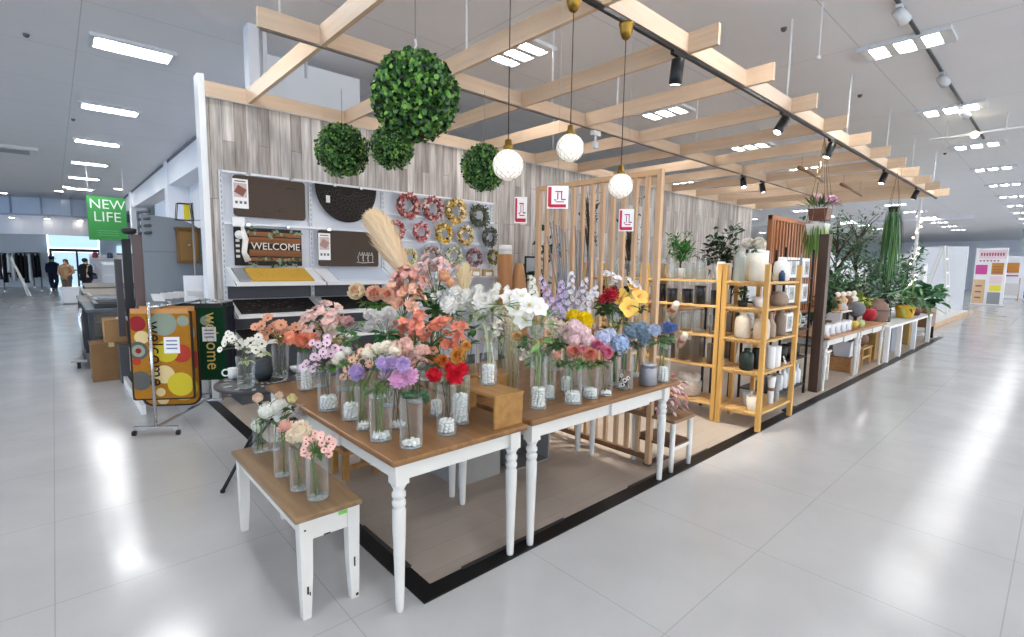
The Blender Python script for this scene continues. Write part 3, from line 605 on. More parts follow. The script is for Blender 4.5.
def spray(name,label,v,heads,leaves=(),kind='daisy',c1='ffffff',c2='e7c84a',stem='5d7a3c',group=None,lc=None,sr=.0022,dz=.05,leafL=1.0,cat='flowers',sd=0,lw=.5,part='bloom'):
    """faux flower stem: main stem from the vase floor, a branch to each bloom"""
    q=random.Random(hash_s(label)+sd); P=v['P']; d=v['d']; bot=P+V((q.uniform(-.3,.3)*v['R'],q.uniform(-.3,.3)*v['R'],.014))
    t=thing(name,label,cat,bot,group or 'artificial flower stems')
    rows=[]
    for hd in heads:
        x,y,rp=hd[:3]; kd=hd[3] if len(hd)>3 and hd[3] else kind; a=hd[4] if len(hd)>4 else c1; b2=hd[5] if len(hd)>5 else c2
        dd=d+q.uniform(-dz,dz); rows.append((at(x,y,dd),KS.get(kd,1.1)*rp*dd/FPX,kd,a,b2))
        if kd in('blossom','daisy'):
            k=1.3 if kd=='blossom' else .85; dd+=q.uniform(-.05,.05); rows.append((at(x+q.uniform(-1,1)*rp*1.5,y+q.uniform(-1,1)*rp*1.5,dd),k*rp*dd/FPX,kd,a,b2))
    lv=[]
    for x,y,rp,n in leaves:
        dd=d+q.uniform(-dz,dz)*.6; lv.append((at(x,y,dd),rp*dd/FPX,n))
    pts=[r[0] for r in rows]+[l[0] for l in lv]
    ctr=sum(pts,V())/len(pts); top=v['top']+V((q.uniform(-.45,.45)*v['r'],q.uniform(-.45,.45)*v['r'],0))
    b=MB(); b.tube([bot,(bot+top)/2+V((q.uniform(-.2,.2)*v['R'],q.uniform(-.2,.2)*v['R'],0)),top],sr*1.3,6)
    hub=top.lerp(ctr,.45) if ctr.z>top.z else top
    b.tube([top,hub],sr*1.3,6)
    for k in range(min(3,len(heads)-1)):
        b3=P+V((q.uniform(-.6,.6)*v['R'],q.uniform(-.6,.6)*v['R'],.014)); b.tube([b3,top.lerp(b3,.02)+V((q.uniform(-.3,.3)*v['r'],q.uniform(-.3,.3)*v['r'],0)) if 0 else v['top']+V((q.uniform(-.6,.6)*v['r'],q.uniform(-.6,.6)*v['r'],0)),hub],sr*1.1,5)
    for p,r,*_ in rows:
        m=hub.lerp(p,.5)+V((0,0,.015)); b.tube([hub,m,p-V((0,0,r*.25))],sr,5)
    for p,r,n in lv: b.tube([hub,hub.lerp(p,.55),p],sr*.8,5)
    b.build('stem',mat(stem,.6),t)
    if lv:
        b=MB()
        for p,r,n in lv:
            for i in range(int(n*1.8)):
                a=q.uniform(0,6.28); dr=V((math.cos(a),math.sin(a),q.uniform(-.5,.7))); b.leaf(p+dr*r*q.uniform(0,.35)-V((0,0,0)),dr,r*q.uniform(1.0,1.6)*leafL,r*q.uniform(1.0,1.5)*lw,V((q.uniform(-.5,.5),q.uniform(-.5,.5),1)),q.choice((0,0,1)))
        lc=lc or ('3f6b34','5a8444'); b.build('foliage',[mat(lc[0],.5,0,.3),mat(lc[1],.5,0,.3)],t)
    toc=(CP-ctr).normalized()
    for p,r,kd,a,b2 in rows:
        out=(p-ctr); out=out.normalized() if out.length>.01 else V((0,0,1))
        fl=kd in ('hibiscus','lily','daisy','rose'); n=(out*(.3 if fl else .5)+V((0,0,.4 if fl else .65))+V((-.35,-.45,0))*(1.6 if fl else .9)+V((q.uniform(-.2,.2),q.uniform(-.2,.2),q.uniform(-.1,.2)))).normalized()
        o=bpy.data.objects.new(part,head(kd,a,b2)); COL.objects.link(o); o.parent=t
        M=face(n)@rotz(q.uniform(0,6.28)); o.matrix_local=Matrix.Translation(p-bot)@M.to_4x4()@Matrix.Scale(r,4)
    return t
BZ=.495
# --- low bench, five vases
v=vase(261.5,453,418,15,BZ,'the white hydrangea stem at the far end of the bench',0)
spray('hydrangea_spray','white and pale green hydrangea with cream buds at the far end of the bench',v,[(267,411,9,'cluster','f4f4ee','e3ecdc'),(278,406,9,'cluster','f7f6f2','eceee4'),(258,425,7,'cluster','dfe6d2','cfdcc2'),(258,398,6,'tulip','ecd0b4','e6c3a4'),(279,396,5,'tulip','f0dcc2','ead0b0')],[(268,420,8,6)],lc=('36562c','55773f'))
v=vase(275,451.5,425,10,BZ,'a white rose and yellow tulip bud on the bench',0)
spray('rose_spray','white rose and pale yellow tulip bud with dark leaves in the narrow bench vase',v,[(302,412,8,'rose','f3eff0','e9e2e6'),(292,399,6,'tulip','f0e9a8','e6dc8c')],[(285,421,9,7),(291,409,7,5)],lc=('2c4c28','406537'))
v=vase(282.5,477,433,15,BZ,'nothing but a stem behind the cream peony on the bench',0)
spray('peony_spray','pink-tinged cream peony with a small peach bud in the middle bench vase',v,[(286,428,9,'ruffle','f3b6a4','f7d5c2'),(292,436,7,'ruffle','f0e2c4','ecd4b0')],[(283,437,5,3)],lc=('8d9c62','a4ad75'))
v=vase(300,491,446,18,BZ,'the large cream peony on the bench',0)
spray('peony_spray','large cream yellow peony in the bench vase beside the black-eyed pink daisies',v,[(301,431,11,'ruffle','f2e6c8','f0d9bd'),(311,437,7,'ruffle','f0ddc0','eed6b4')],[(305,441,5,3)],lc=('8d9c62','a4ad75'))
v=vase(318,500,456,21,BZ,'black-eyed pink daisies at the near end of the bench',0)
spray('daisy_spray','peach pink daisy spray with black centres at the near end of the low bench',v,[(306,444,4.5),(313,439,4.5),(321,435,4.5),(329,439,4.5),(331,447,4.5),(316,448,4.5),(304,453,4.5),(311,456,4.5),(329,454,4.5),(322,443,4.5)],[(318,454,7,7)],'daisy','f2b3a2','2a1714',lc=('4b7a2e','6d9a3e'),dz=.03)
# --- long table, left side row
T=TH
v=vase(306.5,392,352,18,T,'coral pompon chrysanthemums',.42,'round',dome=.1)
spray('chrysanthemum_spray','coral orange pompon chrysanthemum stem at the far left of the long table',v,[(291,338,7),(303.5,342,9),(312,340,7)],[(300,351,6,5)],'pompon','f08a63','e97a52')
v=vase(329,412,369,20.5,T,'lilac-pink black-eyed daisies',.26,dome=.04)
spray('daisy_spray','lilac pink daisy spray with dark centres on the left edge of the long table',v,[(318,345,5),(327,343,5),(335,348,5),(323,352,5),(331,354,5),(341,350,5),(314,357,5),(307,364,5),(318,362,5),(327,361,5),(338,358,5),(303,367,4.5),(313,369,4.5)],[(335,366,8,8),(323,370,6,5)],'daisy','e3bcd0','3b2430',stem='4a4436',dz=.06,lc=('4d7a2a','77a03c'))
v=vase(351,421,378,18,T,'peach black-eyed daisies and white buds',.3,dome=.04)
spray('daisy_spray','peach daisy spray with dark centres next to the purple ranunculus',v,[(352,360,5),(360,357,5),(366,352,5),(347,369,5),(357,366,5),(350,376,5),(369,364,5)],[(355,378,6,5)],'daisy','eeb493','4a2b20',dz=.05)
spray('rose_spray','white bud stem leaning out left of the peach daisies',v,[(340,356,6,'tulip','f6f4ea','eceada'),(347,351,5,'tulip','f4f0e2','eceada'),(336,361,5,'tulip','f4f0e2','eceada')],[(343,362,5,4)],dz=.05)
v=vase(363.5,431,386,17,T,'one purple ranunculus and a cream chrysanthemum',.10,'tapered')
spray('ranunculus_flower','single purple ruffled ranunculus on the left of the long table',v,[(357,373,9,'ruffle','a88bd0','c4a8dc')],[(362,384,5,4)])
spray('chrysanthemum_spray','cream white chrysanthemum cluster above the purple ranunculus',v,[(369,354,7),(378,350,7),(387,348,7),(395,351,6)],[(379,357,5,4)],'pompon','f5efdc','efe4c4')
v=vase(381,442,392,22,T,'lilac and pink carnations',.09)
spray('carnation_spray','pair of lilac purple carnations behind the bright pink ones',v,[(390,366,10),(382,363,7),(403,364,8)],[(384,382,6,5)],'ruffle','b89bd8','cdb4e2')
spray('carnation_spray','bright lilac pink carnation trio over the near glass vases',v,[(388,377,9),(399,379,10),(410,376,9)],[(376,389,8,7),(397,390,6,5)],'ruffle','dd9ad0','eab8dc',lc=('3d6330','587f42'))
v=vase(399,429,386,17,T,'pale pink carnations',.08)
spray('carnation_spray','pale salmon pink carnation stem in the middle of the long table',v,[(397,350,10),(413,358,11),(406,345,8),(422,352,8)],[(424,357,9,6)],'ruffle','f2c2b2','f6d3c6',stem='3c3a2c',lc=('2f4f2a','47693a'))
v=vase(411.3,449,397,22.5,T,'a single dark green leaf stem, nearest the camera',.07)
spray('ivy_sprig','dark green leaf stem leaning in the vase nearest the camera',v,[],[(416,398,9,5),(405,395,5,3)],lc=('2c5a3a','3a6b45'),stem='39442c',leafL=1.1,lw=.8)
# --- red and yellow group
v=vase(446.5,436,383,19.5,T,'red carnations',.2,dome=.05)
spray('carnation_spray','bright red carnation stem in front of the riser box',v,[(434,375,8),(455,375,9.5),(462,369,7),(450,368,6)],[(445,384,5,4)],'ruffle','cf1f33','e23546',stem='2f3a26')
v=vase(460,425,374,19,T,'yellow ranunculus',.52,dome=.03)
spray('ranunculus_flower','golden yellow ranunculus stem rising above the red carnations',v,[(459,356,9.5,'rose','f5b73e','f0a52c'),(466,346,6,'rose','f2b84a','eaa536')],[(463,366,5,4)])
v=vase(436.5,417,374,14,T,'orange ranunculus',.28,dome=.05)
spray('ranunculus_flower','small orange ranunculus stem left of the yellow ones',v,[(432.5,359,5.5,'rose','f0a24a','ec9238'),(442,361,7.5,'rose','f39a3e','ee8a2c')],[(428,366,6,4)])
# --- riser bottle with white ranunculus
RZ=T+.178
v=vase(488,386.5,333,18.5,RZ,'large white ranunculus, standing on the riser box',.34,'bottle')
spray('ranunculus_spray','large white ranunculus bunch with feathery leaves in the bottle vase on the riser',v,[(449.5,305,9.5),(468,298,9.5),(462,303,8),(482.5,302,10.5),(493.5,295,6.5),(478.5,290,6),(456,292,6.5),(497,287,4.5)],[(472,314,9,8),(491,314,10,10),(505,306,10,8),(456,317,6,5)],'ruffle','f8f7f3','edeee2',lc=('4b7038','82a062'),stem='b7bf86',lw=.22,leafL=1.3)
# --- tall coral, peach and pale flowers at the rear of the long table
v=vase(417,404,352,17,T,'coral bougainvillea sprays at the back of the long table',0)
spray('blossom_spray','tall coral orange blossom spray cascading in the middle of the flower display',v,[(401,322,6.5),(408,330,6.5),(415,322,6.5),(404,338,6.5),(414,340,7),(423,348,7),(410,349,6.5),(427,338,6),(418,331,6),(399,345,5.5),(421,316,6)],[(405,317,6,3),(419,329,6,3)],'blossom','ee7c5e','f2937a',lc=('8fbc7c','7fae6a'),leafL=1.2,lw=.9,dz=.07)
spray('blossom_spray','second coral blossom spray right of the tall cascading one',v,[(438,325,6.5),(448,322,6.5),(456,329,6.5),(443,343,6),(452,344,6),(459,337,6),(434,330,5)],[(433,347,9,5),(428,360,8,4)],'blossom','f0886a','e9704e',dz=.06,lc=('3f6b34','4c7a3c'))
v=vase(400,386,338,16,T,'dusty rose hydrangea and peach blossom',0)
spray('hydrangea_spray','dusty rose red hydrangea head high beside the pampas plume',v,[(401,276,8,'blossom'),(411,274,7,'blossom'),(414,283,8,'blossom'),(405,284,8,'blossom'),(418,278,5,'blossom')],[],'cluster','c97b6c','d99482',dz=.04)
spray('blossom_spray','pale peach orange blossom stem below the dusty rose hydrangea',v,[(401,293,7),(410,292,7),(417,299,7),(404,303,7),(412,306,6),(397,301,5),(420,290,5)],[(415,311,5,3)],'blossom','f3ae8c','f6bf9e',dz=.05)
v=vase(378,400,350,17,T,'cream and peach roses',0)
spray('rose_spray','cream rose beside two peach roses above the white peonies',v,[(357,292,10,'rose','f3e3bd','efd8a4'),(374.5,294,9.5,'rose','f6c8ac','f2b394'),(386.5,295,8.5,'rose','f4c3a4','f0b090')],[(379,305,9,9),(366,303,6,4)],lc=('4d7a34','6a9444'))
v=vase(388,408,352,17,T,'white peonies',0)
spray('peony_spray','cluster of white peonies with dark leaves left of the coral blossom',v,[(370,315,7),(379,318,7.5),(389,313,7.5),(371,327,7.5),(391,323,7.5)],[(386,335,11,11),(396,341,8,6)],'rose','f6f4f2','ece9e6',lc=('2e5a30','467642'))
v=vase(322,388,338,17,T,'pale pink delphinium and cherry blossom',0)
spray('cherry_blossom_branch','pale pink cherry blossom branch at the left of the flower display',v,[(308,318,6.5),(318,311,6.5),(326,325,6.5),(334,309,6),(321,335,7),(330,320,6.5),(315,327,6.5),(308,331,6),(338,317,5.5),(325,304,5),(333,332,6)],[],'blossom','f3c3b6','f6d6ca',dz=.08)
v=vase(345,392,345,16,T,'a pink tulip bud with eucalyptus',0)
spray('tulip_flower','pink tulip bud with round soft green leaves before the pegboard',v,[(348,322,7,'rose','e8b3b6','eec4c2')],[(339,327,8,4),(352,331,7,4),(358,324,7,4),(350,341,8,5),(344,334,6,3)],lc=('5d8b56','86ad6c'),lw=.7)
v=vase(352,381,338,13,T,'cream dried leaves',0)
spray('dried_leaves','cream dried leaf stem low behind the lilac daisies',v,[],[(333,339,10,9),(343,343,8,7),(350,350,9,6)],lc=('e8d9b2','d9c78e'))
def pampas(label,v,pts,rad,c,n=900,seed=3):
    q=random.Random(seed); P=v['P']; t=thing('pampas_plume',label,'pampas grass',P,'pampas plumes'); d=v['d']
    W=[at(x,y,d) for x,y in pts]
    MB().tube([P+V((0,0,.014)),v['top'],W[0]]+W[1:],.0025,6).build('stem',mat('c9ae7c',.7),t)
    b=MB()
    for i in range(n):
        s=q.random()*(len(W)-1); k=min(int(s),len(W)-2); f=s-k; p=W[k].lerp(W[k+1],f); ax=(W[k+1]-W[k]).normalized(); u=s/(len(W)-1)
        R=rad*d/FPX*(math.sin(PI*min(1,u*.86+.13))**.7); a=q.uniform(0,6.28); o=ax.orthogonal().normalized(); o=(o*math.cos(a)+ax.cross(o)*math.sin(a))
        dr=(ax*.75+o*q.uniform(.5,1.0)-V((0,0,.15))); b.leaf(p+o*R*q.uniform(.05,.35),dr,R*q.uniform(.5,.95),R*.05,o,q.choice((0,1)),.45,0)
    b.build('plume',[mat(c,.8,0,.1),mat('f7e2bf',.8,0,.1)],t)
v=vase(425,382,335,14,T,'the big pampas plume',0)
pampas('big cream peach pampas plume leaning left above all the flowers',v,[(404,272),(399,262),(391,247),(383,232),(376,221),(370,214)],21,'f3d6ae',5200)
v=vase(462,380,330,13,T,'a small pale pampas plume and rust hydrangea',0)
pampas('small pale yellow pampas plume behind the white ranunculus',v,[(461,300),(463,288),(464,276),(466,262)],14,'f1e2ae',500,5)
spray('hydrangea_spray','rust orange hydrangea head beside the small pampas plume',v,[(444,276,7,'cluster','d58454','e0a070'),(450,283,6,'cluster','d9915e','e0a070')],[(443,287,5,4)],dz=.04)
v=vase(437,377,330,14,T,'white mock orange and pale pink lilac',0)
spray('blossom_spray','white small flowered stem with dark leaves behind the coral blossom',v,[(437,284,5),(431,290,5),(441,294,4.5),(432,304,4),(428,313,4)],[(430,295,8,8),(437,306,10,9),(424,302,6,5)],'blossom','f5f6f2','e9eee4',lc=('3a6a30','5c8c3c'),dz=.05)
spray('lilac_spray','pale pink airy blossom stem at the top of the flower display',v,[(425,273,6),(434,269,6),(420,267,5),(444,266,6),(438,262,5),(455,268,5),(428,262,4)],[],'blossom','f2d2cc','eec2c0',dz=.08)
# --- drawer table front row
v=vase(538,410,356,17,T2,'white lilies',.33,dome=.03)
spray('lily_spray','white lily stem with yellow-throated blooms at the left of the drawer table',v,[(525,320,10),(529,306,10),(536,309,10),(517,309,10),(511,300,9),(521,299,9)],[(545,324,10,6),(540,342,8,5),(548,316,8,5)],'lily','f6f5ee','e6cf52',lc=('6f9a54','8fb56c'),stem='9fb07a',lw=.35,leafL=1.4,dz=.06)
spray('ranunculus_flower','white rose bloom low in the lily vase',v,[(535.5,332,9,'rose','f8f5f2','f0ebe8')],[(528,341,7,5)],lc=('43683a','5c8450'))
spray('ranunculus_flower','small pale yellow ranunculus leaning left out of the lily vase',v,[(517,337,6.5,'rose','f0d48c','e8c468')],[(522,346,5,4)],lc=('43683a','5c8450'))
v=vase(549.5,400,354,12,T2,'one orange carnation',.2,dome=.05)
spray('carnation_flower','single orange carnation beside the lily vase',v,[(556,357,6,'ruffle','ef9d7c','f2b79c')],[(560,365,6,5)],stem='8c9a62')
v=vase(572.5,405,368,18.5,T2,'peach roses',.22,dome=.06)
spray('rose_spray','peach pink rose pair in the front row of the drawer table',v,[(573.5,352.5,8.5,'rose','f4a68e','ee8c72'),(582,350,5.5,'rose','ee9aa0','e88490')],[(566,363,7,7),(580,364,7,7)],lc=('3d6a34','568446'))
v=vase(590,399.5,366,17,T2,'one salmon rose',.2,dome=.04)
spray('rose_flower','salmon rose in the middle front vase of the drawer table',v,[(590,354.5,8,'rose','f3a488','ec8467')],[(586,365,7,7),(595,365,6,6)],lc=('3d6a34','568446'))
v=vase(605.5,396.5,362,13.5,T2,'hot pink roses',.06)
spray('rose_spray','hot pink rose pair right of the salmon rose',v,[(606,352.5,8,'rose','ee86ae','e2649a'),(597.5,345.5,6.5,'rose','ec7fae','e0669a')],[(604,364,7,7)],lc=('2f5a2c','467642'))
v=vase(566,392,352,13,T2,'cream peonies and pale pink hydrangea',.26,dome=.06)
spray('peony_spray','creamy pink peony pair above the orange carnation',v,[(559,330,10),(566,336,8),(552,325,8)],[(557,345,8,7)],'ruffle','f6e2d6','f3d4cc',dz=.05,lc=('35592f','4c7440'))
spray('hydrangea_spray','pale pink hydrangea heads in the middle of the drawer table',v,[(581,334,11),(574,327,9),(588,341,8.5),(574,340,7)],[],'cluster','efcfd0','e2b4bc',dz=.05)
v=vase(582,388,348,13,T2,'two yellow tulips',0)
spray('tulip_flower','pair of vivid yellow tulip blooms above the pale pink hydrangea',v,[(573,317,8,'ruffle','f2d80e','e8c808'),(584,321,9.5,'ruffle','f2d80e','e8c808')],[(566,322,6,4)])
v=vase(624,390,350,17,T2,'blue hydrangeas',0)
spray('hydrangea_spray','soft blue hydrangea head with a lilac blue one beside it',v,[(619.5,344,11,'cluster','9db9e0','7f9fd0'),(602.5,338,9.5,'cluster','bcc4e4','a3b0da'),(610,334,7,'cluster','c9cfe8','b0bade')],[(614,356,6,6)],dz=.05,lc=('34522e','4b6c40'))
t=thing('wire_figure','black and white wire flower ornament standing before the blue hydrangeas','ornament',(2.97,2.03,T2))
b=MB(); c=zp(624,390,T2); q=random.Random(4)
for k in range(14):
    a=q.uniform(0,6.28); z=q.uniform(.02,.10); p=c+V((.03*math.cos(a),.03*math.sin(a),z)); b.torus(p,.012,.0035,10,5,face((math.cos(a),math.sin(a),.2)),k%2)
t.location=c; b.build('rings',[BLACK,WHITE],t)
for a in (0,2.1,4.2): MB().tube([c+V((0,0,.05)),c+V((.045*math.cos(a+3.6),.045*math.sin(a+3.6),.003))],.003,5).build('leg',BLACK,t)
c=zp(647.7,384.5,T2+.001); d=dep(c); r=8.8*d/FPX
t=thing('canister','grey metal canister with a pale lid at the right end of the drawer table','canister',c)
MB().lathe(c,[(r*.97,0),(r,.006),(r,.125),(r*.97,.13)],28).build('body',mat('8e8b8e',.4,.55,.4,.1,0,20),t)
MB().lathe(c+V((0,0,.13)),[(r*.82,0),(r*.82,.014),(r*.9,.016),(r*.9,.024),(r*.3,.028)],28).build('lid',mat('b9b7ba',.35,.5),t)
v=vase(662.5,383,345,13,T2,'blue anemones',.3,dome=.06)
spray('anemone_spray','deep blue and white anemone stem at the right end of the drawer table',v,[(655,330,6.5,'ruffle','b9cdf0','d7e2f6'),(667,328,7,'ruffle','4a70b8','3a5ca4'),(673,328,5,'ruffle','4468b0','3a5ca4')],[(660,342,9,10),(668,338,6,5)],lc=('6e9060','88a676'),dz=.04)
v=vase(638,379,342,14,T2,'teal hydrangeas',.06)
spray('hydrangea_spray','teal blue hydrangea heads left of the blue anemones',v,[(632,331,10),(642,329,9),(644,338,8)],[(636,345,8,8)],'cluster','7f9fb4','6486a6',lc=('3c5a3c','567452'),dz=.05)
# --- rear row on the hidden table: delphinium, hibiscus, dried stems
def spike(name,label,v,base,top,c1,c2,n=34,w=5):
    q=random.Random(hash_s(label)); d=v['d']; P=v['P']; t=thing(name,label,'flowers',P+V((0,0,.014)),'tall delphinium spikes'); a=at(*base,d); e=at(*top,d)
    MB().tube([P+V((0,0,.014)),v['top'],a,e],.0026,6).build('stem',mat('6f8a4c',.6),t)
    me=head('daisy',c1,c2); me2=head('hibiscus',c1,c2)
    for i in range(n):
        s=i/n; an=i*2.4; R=w*d/FPX*(1.1-.75*s); p=a.lerp(e,s)+V((R*math.cos(an),R*math.sin(an),0)); o=bpy.data.objects.new('bloom',me2); COL.objects.link(o); o.parent=t
        k=(3.9-1.7*s)*d/FPX; o.matrix_local=Matrix.Translation(p-P-V((0,0,.014)))@face(V((math.cos(an),math.sin(an),.35))).to_4x4()@Matrix.Scale(k,4)
    return t
v=vase(556,372,340,14,T,'three delphinium spikes',0)
spike('delphinium_spike','lilac delphinium spike nearest the white lilies',v,(556,318),(541,277),'c9b2e0','b79ad2')
spike('delphinium_spike','lilac delphinium spike between two taller ones',v,(560,318),(562,281),'cdb8e4','b9a0d8')
spike('delphinium_spike','bluish white delphinium spike at the centre of the bunch',v,(567,320),(572,272),'e4e6f6','cdd2ee')
spike('delphinium_spike','mixed white and violet delphinium spike on the right of the bunch',v,(574,318),(586,278),'e6e0f4','bfa6dc',30)
v=vase(540,374,342,11,T,'white stock flowers',0)
spike('stock_spike','greenish white stock spike beside the lilac delphinium',v,(534,305),(532,276),'f2f4e6','dfe8cc',26,4)
spike('stock_spike','short white stock spike above the white ranunculus',v,(513,310),(506,286),'f5f6f0','e4ead8',22,4)
spike('stock_spike','white stock spike at the right end, close to the slats',v,(583,312),(596,286),'f0f0f6','dadaee',22,4)
v=vase(613,386,342,15,T2,'yellow hibiscus',0)
spray('hibiscus_spray','large golden yellow hibiscus bunch in front of the slatted screen',v,[(621,299,10,'hibiscus','f7bd34','e8923a'),(628,308,10.5,'hibiscus','f8c23a','e8923a'),(638,297,9.5,'hibiscus','f6b73a','e8923a'),(632,288,6,'hibiscus','f2b93e','e8923a')],[(606,305,8,8),(614,311,8,8),(640,310,7,6),(602,312,6,5)],lc=('28491f','3d6a2e'),leafL=1.2,lw=.6,dz=.05)
spray('carnation_spray','red ruffled bloom pair left of the yellow hibiscus',v,[(611,295,8.5,'ruffle','b8202f','cf3344'),(603,299,5,'ruffle','a81c2a','c02c3c')],[(606,308,7,6)],lc=('28491f','3d6a2e'))
spray('dianthus_flower','single white dianthus below the yellow hibiscus',v,[(614,317.5,6.5,'ruffle','f6f4f6','e6e2ea')],[(607,330,8,7),(622,325,7,5)],lc=('4b6c44','6a8a5c'))
spray('blossom_spray','small white blossom sprig above the hibiscus bunch',v,[(616,278,4.5),(636,286,4),(592,294,4),(610,275,3.5)],[(616,288,4,3)],'blossom','f2f2f4','e0e2ea')
v=vase(511,392,325,16,T2,'a sheaf of pale dried grass',0)
t=thing('dried_grass','sheaf of pale dried grass stems behind the bottle vase','dried grass',v['P']+V((0,0,.014)))
b=MB(); q=random.Random(8)
for i in range(34):
    a=q.uniform(0,6.28); p=v['P']+V((.6*v['R']*math.cos(a),.6*v['R']*math.sin(a),.014)); e=at(508+q.uniform(-26,26),q.uniform(300,326),v['d']+q.uniform(-.06,.06)); m=v['top']+V((.8*v['r']*math.cos(a),.8*v['r']*math.sin(a),0)); b.tube([p,m,e],[.0022,.0018,.0012],4)
b.build('stems',mat('cdbf94',.7),t)
v=vase(548,386,346,14,T2,'grey green eucalyptus sprigs',0)
spray('eucalyptus_sprig','pale grey green eucalyptus sprigs between the lilies and the peonies',v,[],[(541,350,11,9),(553,343,9,7),(536,361,9,7),(549,358,9,7),(560,347,7,5)],lc=('86a27c','a9bf98'),lw=.7)
v=vase(470,384,340,14,T,'dark green ruscus leaves',0)
spray('ruscus_sprig','dark green leafy sprig behind the red and yellow flowers',v,[],[(440,312,12,10),(428,322,10,8),(452,314,9,7),(474,330,9,7),(424,300,9,7),(468,345,8,6)],lc=('33592c','4f7a3c'),lw=.5)
v=vase(500,380,338,14,T,'white statice',0)
spray('statice_spray','small white statice and dry stems left of the lilies',v,[(503,322,4.5),(511,330,4.5),(498,333,4.5),(506,341,4),(516,349,4),(495,344,4),(523,358,4),(512,316,4.5)],[(503,335,9,7)],'blossom','f1f1e6','e2e4d2',lc=('9aa878','b7c08f'),dz=.06)
# silver twigs standing behind the screen front
for lab,(bx,by),fan in (('bundle of silver grey painted twigs spreading left before the slats',(569.5,300),((550,222),(553,221),(556,225),(559,226),(562,229),(565,232),(547,236))),('bundle of silver grey painted twigs spreading right before the slats',(581,298),((580,232),(585,236),(590,240),(575,226),(594,230)))):
    v=vase(bx-2,by+68,by+44,10,T,'the '+lab.split(' before')[0],0)
    t=thing('twig_bundle',lab,'twigs',v['P']+V((0,0,.014)),'silver twig bundles')
    for (x,y) in fan:
        e=at(x,y,v['d']+.03); m=v['top']; MB().tube([v['P']+V((0,0,.016)),m,e],[.004,.007,.006],6).build('twig',mat('85868a',.5,.2),t)
# --- round table things
RT_Z=.682
v=vase(246.5,390,356,18,RT_Z,'white black-eyed daisies on the round table',0,'tapered')
spray('daisy_spray','white daisy spray with black centres on the dark round table',v,[(250.5,343,7),(262,344,5.5),(240,345,6),(256,350,5),(234,341,4.5),(227,338,4.5),(225,344,4),(231,335,4)],[(246,360,6,4),(262,352,6,4)],'daisy','f2efdf','241d18',lc=('b7b98a','9aa86c'),stem='6d7250')
v=vase(281,379,345,16.5,RT_Z,'orange rudbeckia and lavender on the round table',0,'tapered')
spray('rudbeckia_spray','burnt orange rudbeckia bunch with dried lavender on the round table',v,[(262,326,7),(272,329,7),(281,325,7),(288,331,6),(267,333,6),(278,333,6),(255,327,5),(296,327,6)],[(284,338,7,5),(290,340,6,4)],'daisy','dc8a62','7a4626',lc=('c9b765','d8c878'),stem='77724e')
def lpot(name,label,cat,p,prof,m,group=None,parts=None,n=24,rot=0):
    if parts:
        t=thing(name,label,cat,p,group); MB().lathe(p,prof,n,rot=rot,smooth=n>8).build('body',m,t); return t
    return tag(MB().lathe(p,prof,n,rot=rot,smooth=n>8).build(name,m,None,0,p),label,cat,group)
p=zp(250,381,RT_Z); lpot('jug','small dark grey round jug behind the daisies on the round table','jug',p+V((.10,.02,0)),[(.05,0),(.075,.05),(.07,.10),(.05,.13),(.045,.15)],mat('3c4145',.4))
p=zp(297,372,RT_Z); lpot('bowl','small white eyelet bowl at the right rim of the round table','bowl',p,[(.03,0),(.05,.03),(.055,.05)],WHITE)
p=zp(233,378,RT_Z); t=thing('mug','white mug with handle at the left rim of the round table','mug',p); MB().lathe(p,[(.03,0),(.036,.08)],18).build('body',WHITE,t); MB().torus(p+V((-.045,.02,.045)),.025,.006,16,6,face((.5,1,0))).build('handle',WHITE,t)
# ------------------------------------------------------------------ pegboard gondola on the plank wall
GX0,GX1,GY=1.45,5.43,6.5
PEG=mat('e2e4ea',.55,0,.3,.02,0,30)
t=thing('gondola_shelving','white pegboard wall unit with sloping shelves on the plank wall','shelving',((GX0+GX1)/2,6.53,0))
b=MB().box(GX0,GX1,6.535,6.555,.05,2.60); b.build('back_panel',PEG,t); MB().box(GX0+.02,3.43,6.528,6.535,.12,1.38).build('dark_back_panel',mat('54565c',.5),t)
for x in (GX0,2.45,3.45,4.44,GX1):
    b=MB().box(x-.02,x+.02,6.505,6.535,.02,2.62); b.build('upright',mat('d6d8dc',.4),t)
    s=MB()
    for k in range(40): s.box(x-.004,x+.004,6.503,6.506,.2+k*.06,.235+k*.06)
    s.build('slot_pattern',mat('8a8d93',.5),t)
def rail(x0,x1,z): MB().box(x0,x1,6.45,6.505,z-.012,z+.012).build('hanging_rail',mat('e9ebee',.35),t)
rail(GX0,GX1,2.60); rail(GX0,3.45,2.03); rail(3.45,GX1,2.29); rail(3.45,GX1,1.93); rail(3.9,GX1,1.60)
SLOPES=((1.53,1.355,.44),(1.16,1.0,.46),(.80,.70,.46))
for zb,zf,dp in SLOPES:
    y1,y0=6.50,6.50-dp
    for xa,xb in ((1.46,2.44),(2.46,3.44)):
        MB().add([(xa,y0,zf),(xb,y0,zf),(xb,y1,zb),(xa,y1,zb),(xa,y0,zf-.012),(xb,y0,zf-.012),(xb,y1,zb-.012),(xa,y1,zb-.012)],[(0,1,2,3),(7,6,5,4),(0,4,5,1),(2,6,7,3),(1,5,6,2),(0,3,7,4)]).build('shelf_board',mat('e8e9ec',.45),t)
        MB().box(xa,xb,y0-.012,y0,zf-.03,zf+.012).build('shelf_lip',WHITE,t)
    for x in (1.455,2.45,3.45): MB().add([(x-.004,y0,zf-.03),(x-.004,y1,zb+.02),(x-.004,y1,zb-.22),(x+.004,y0,zf-.03),(x+.004,y1,zb+.02),(x+.004,y1,zb-.22)],[(0,1,2),(5,4,3),(0,3,4,1),(1,4,5,2),(2,5,3,0)]).build('shelf_bracket',WHITE,t)
MB().box(1.46,5.42,6.05,6.53,0,.12).build('plinth',mat('4a4b50',.6),t)
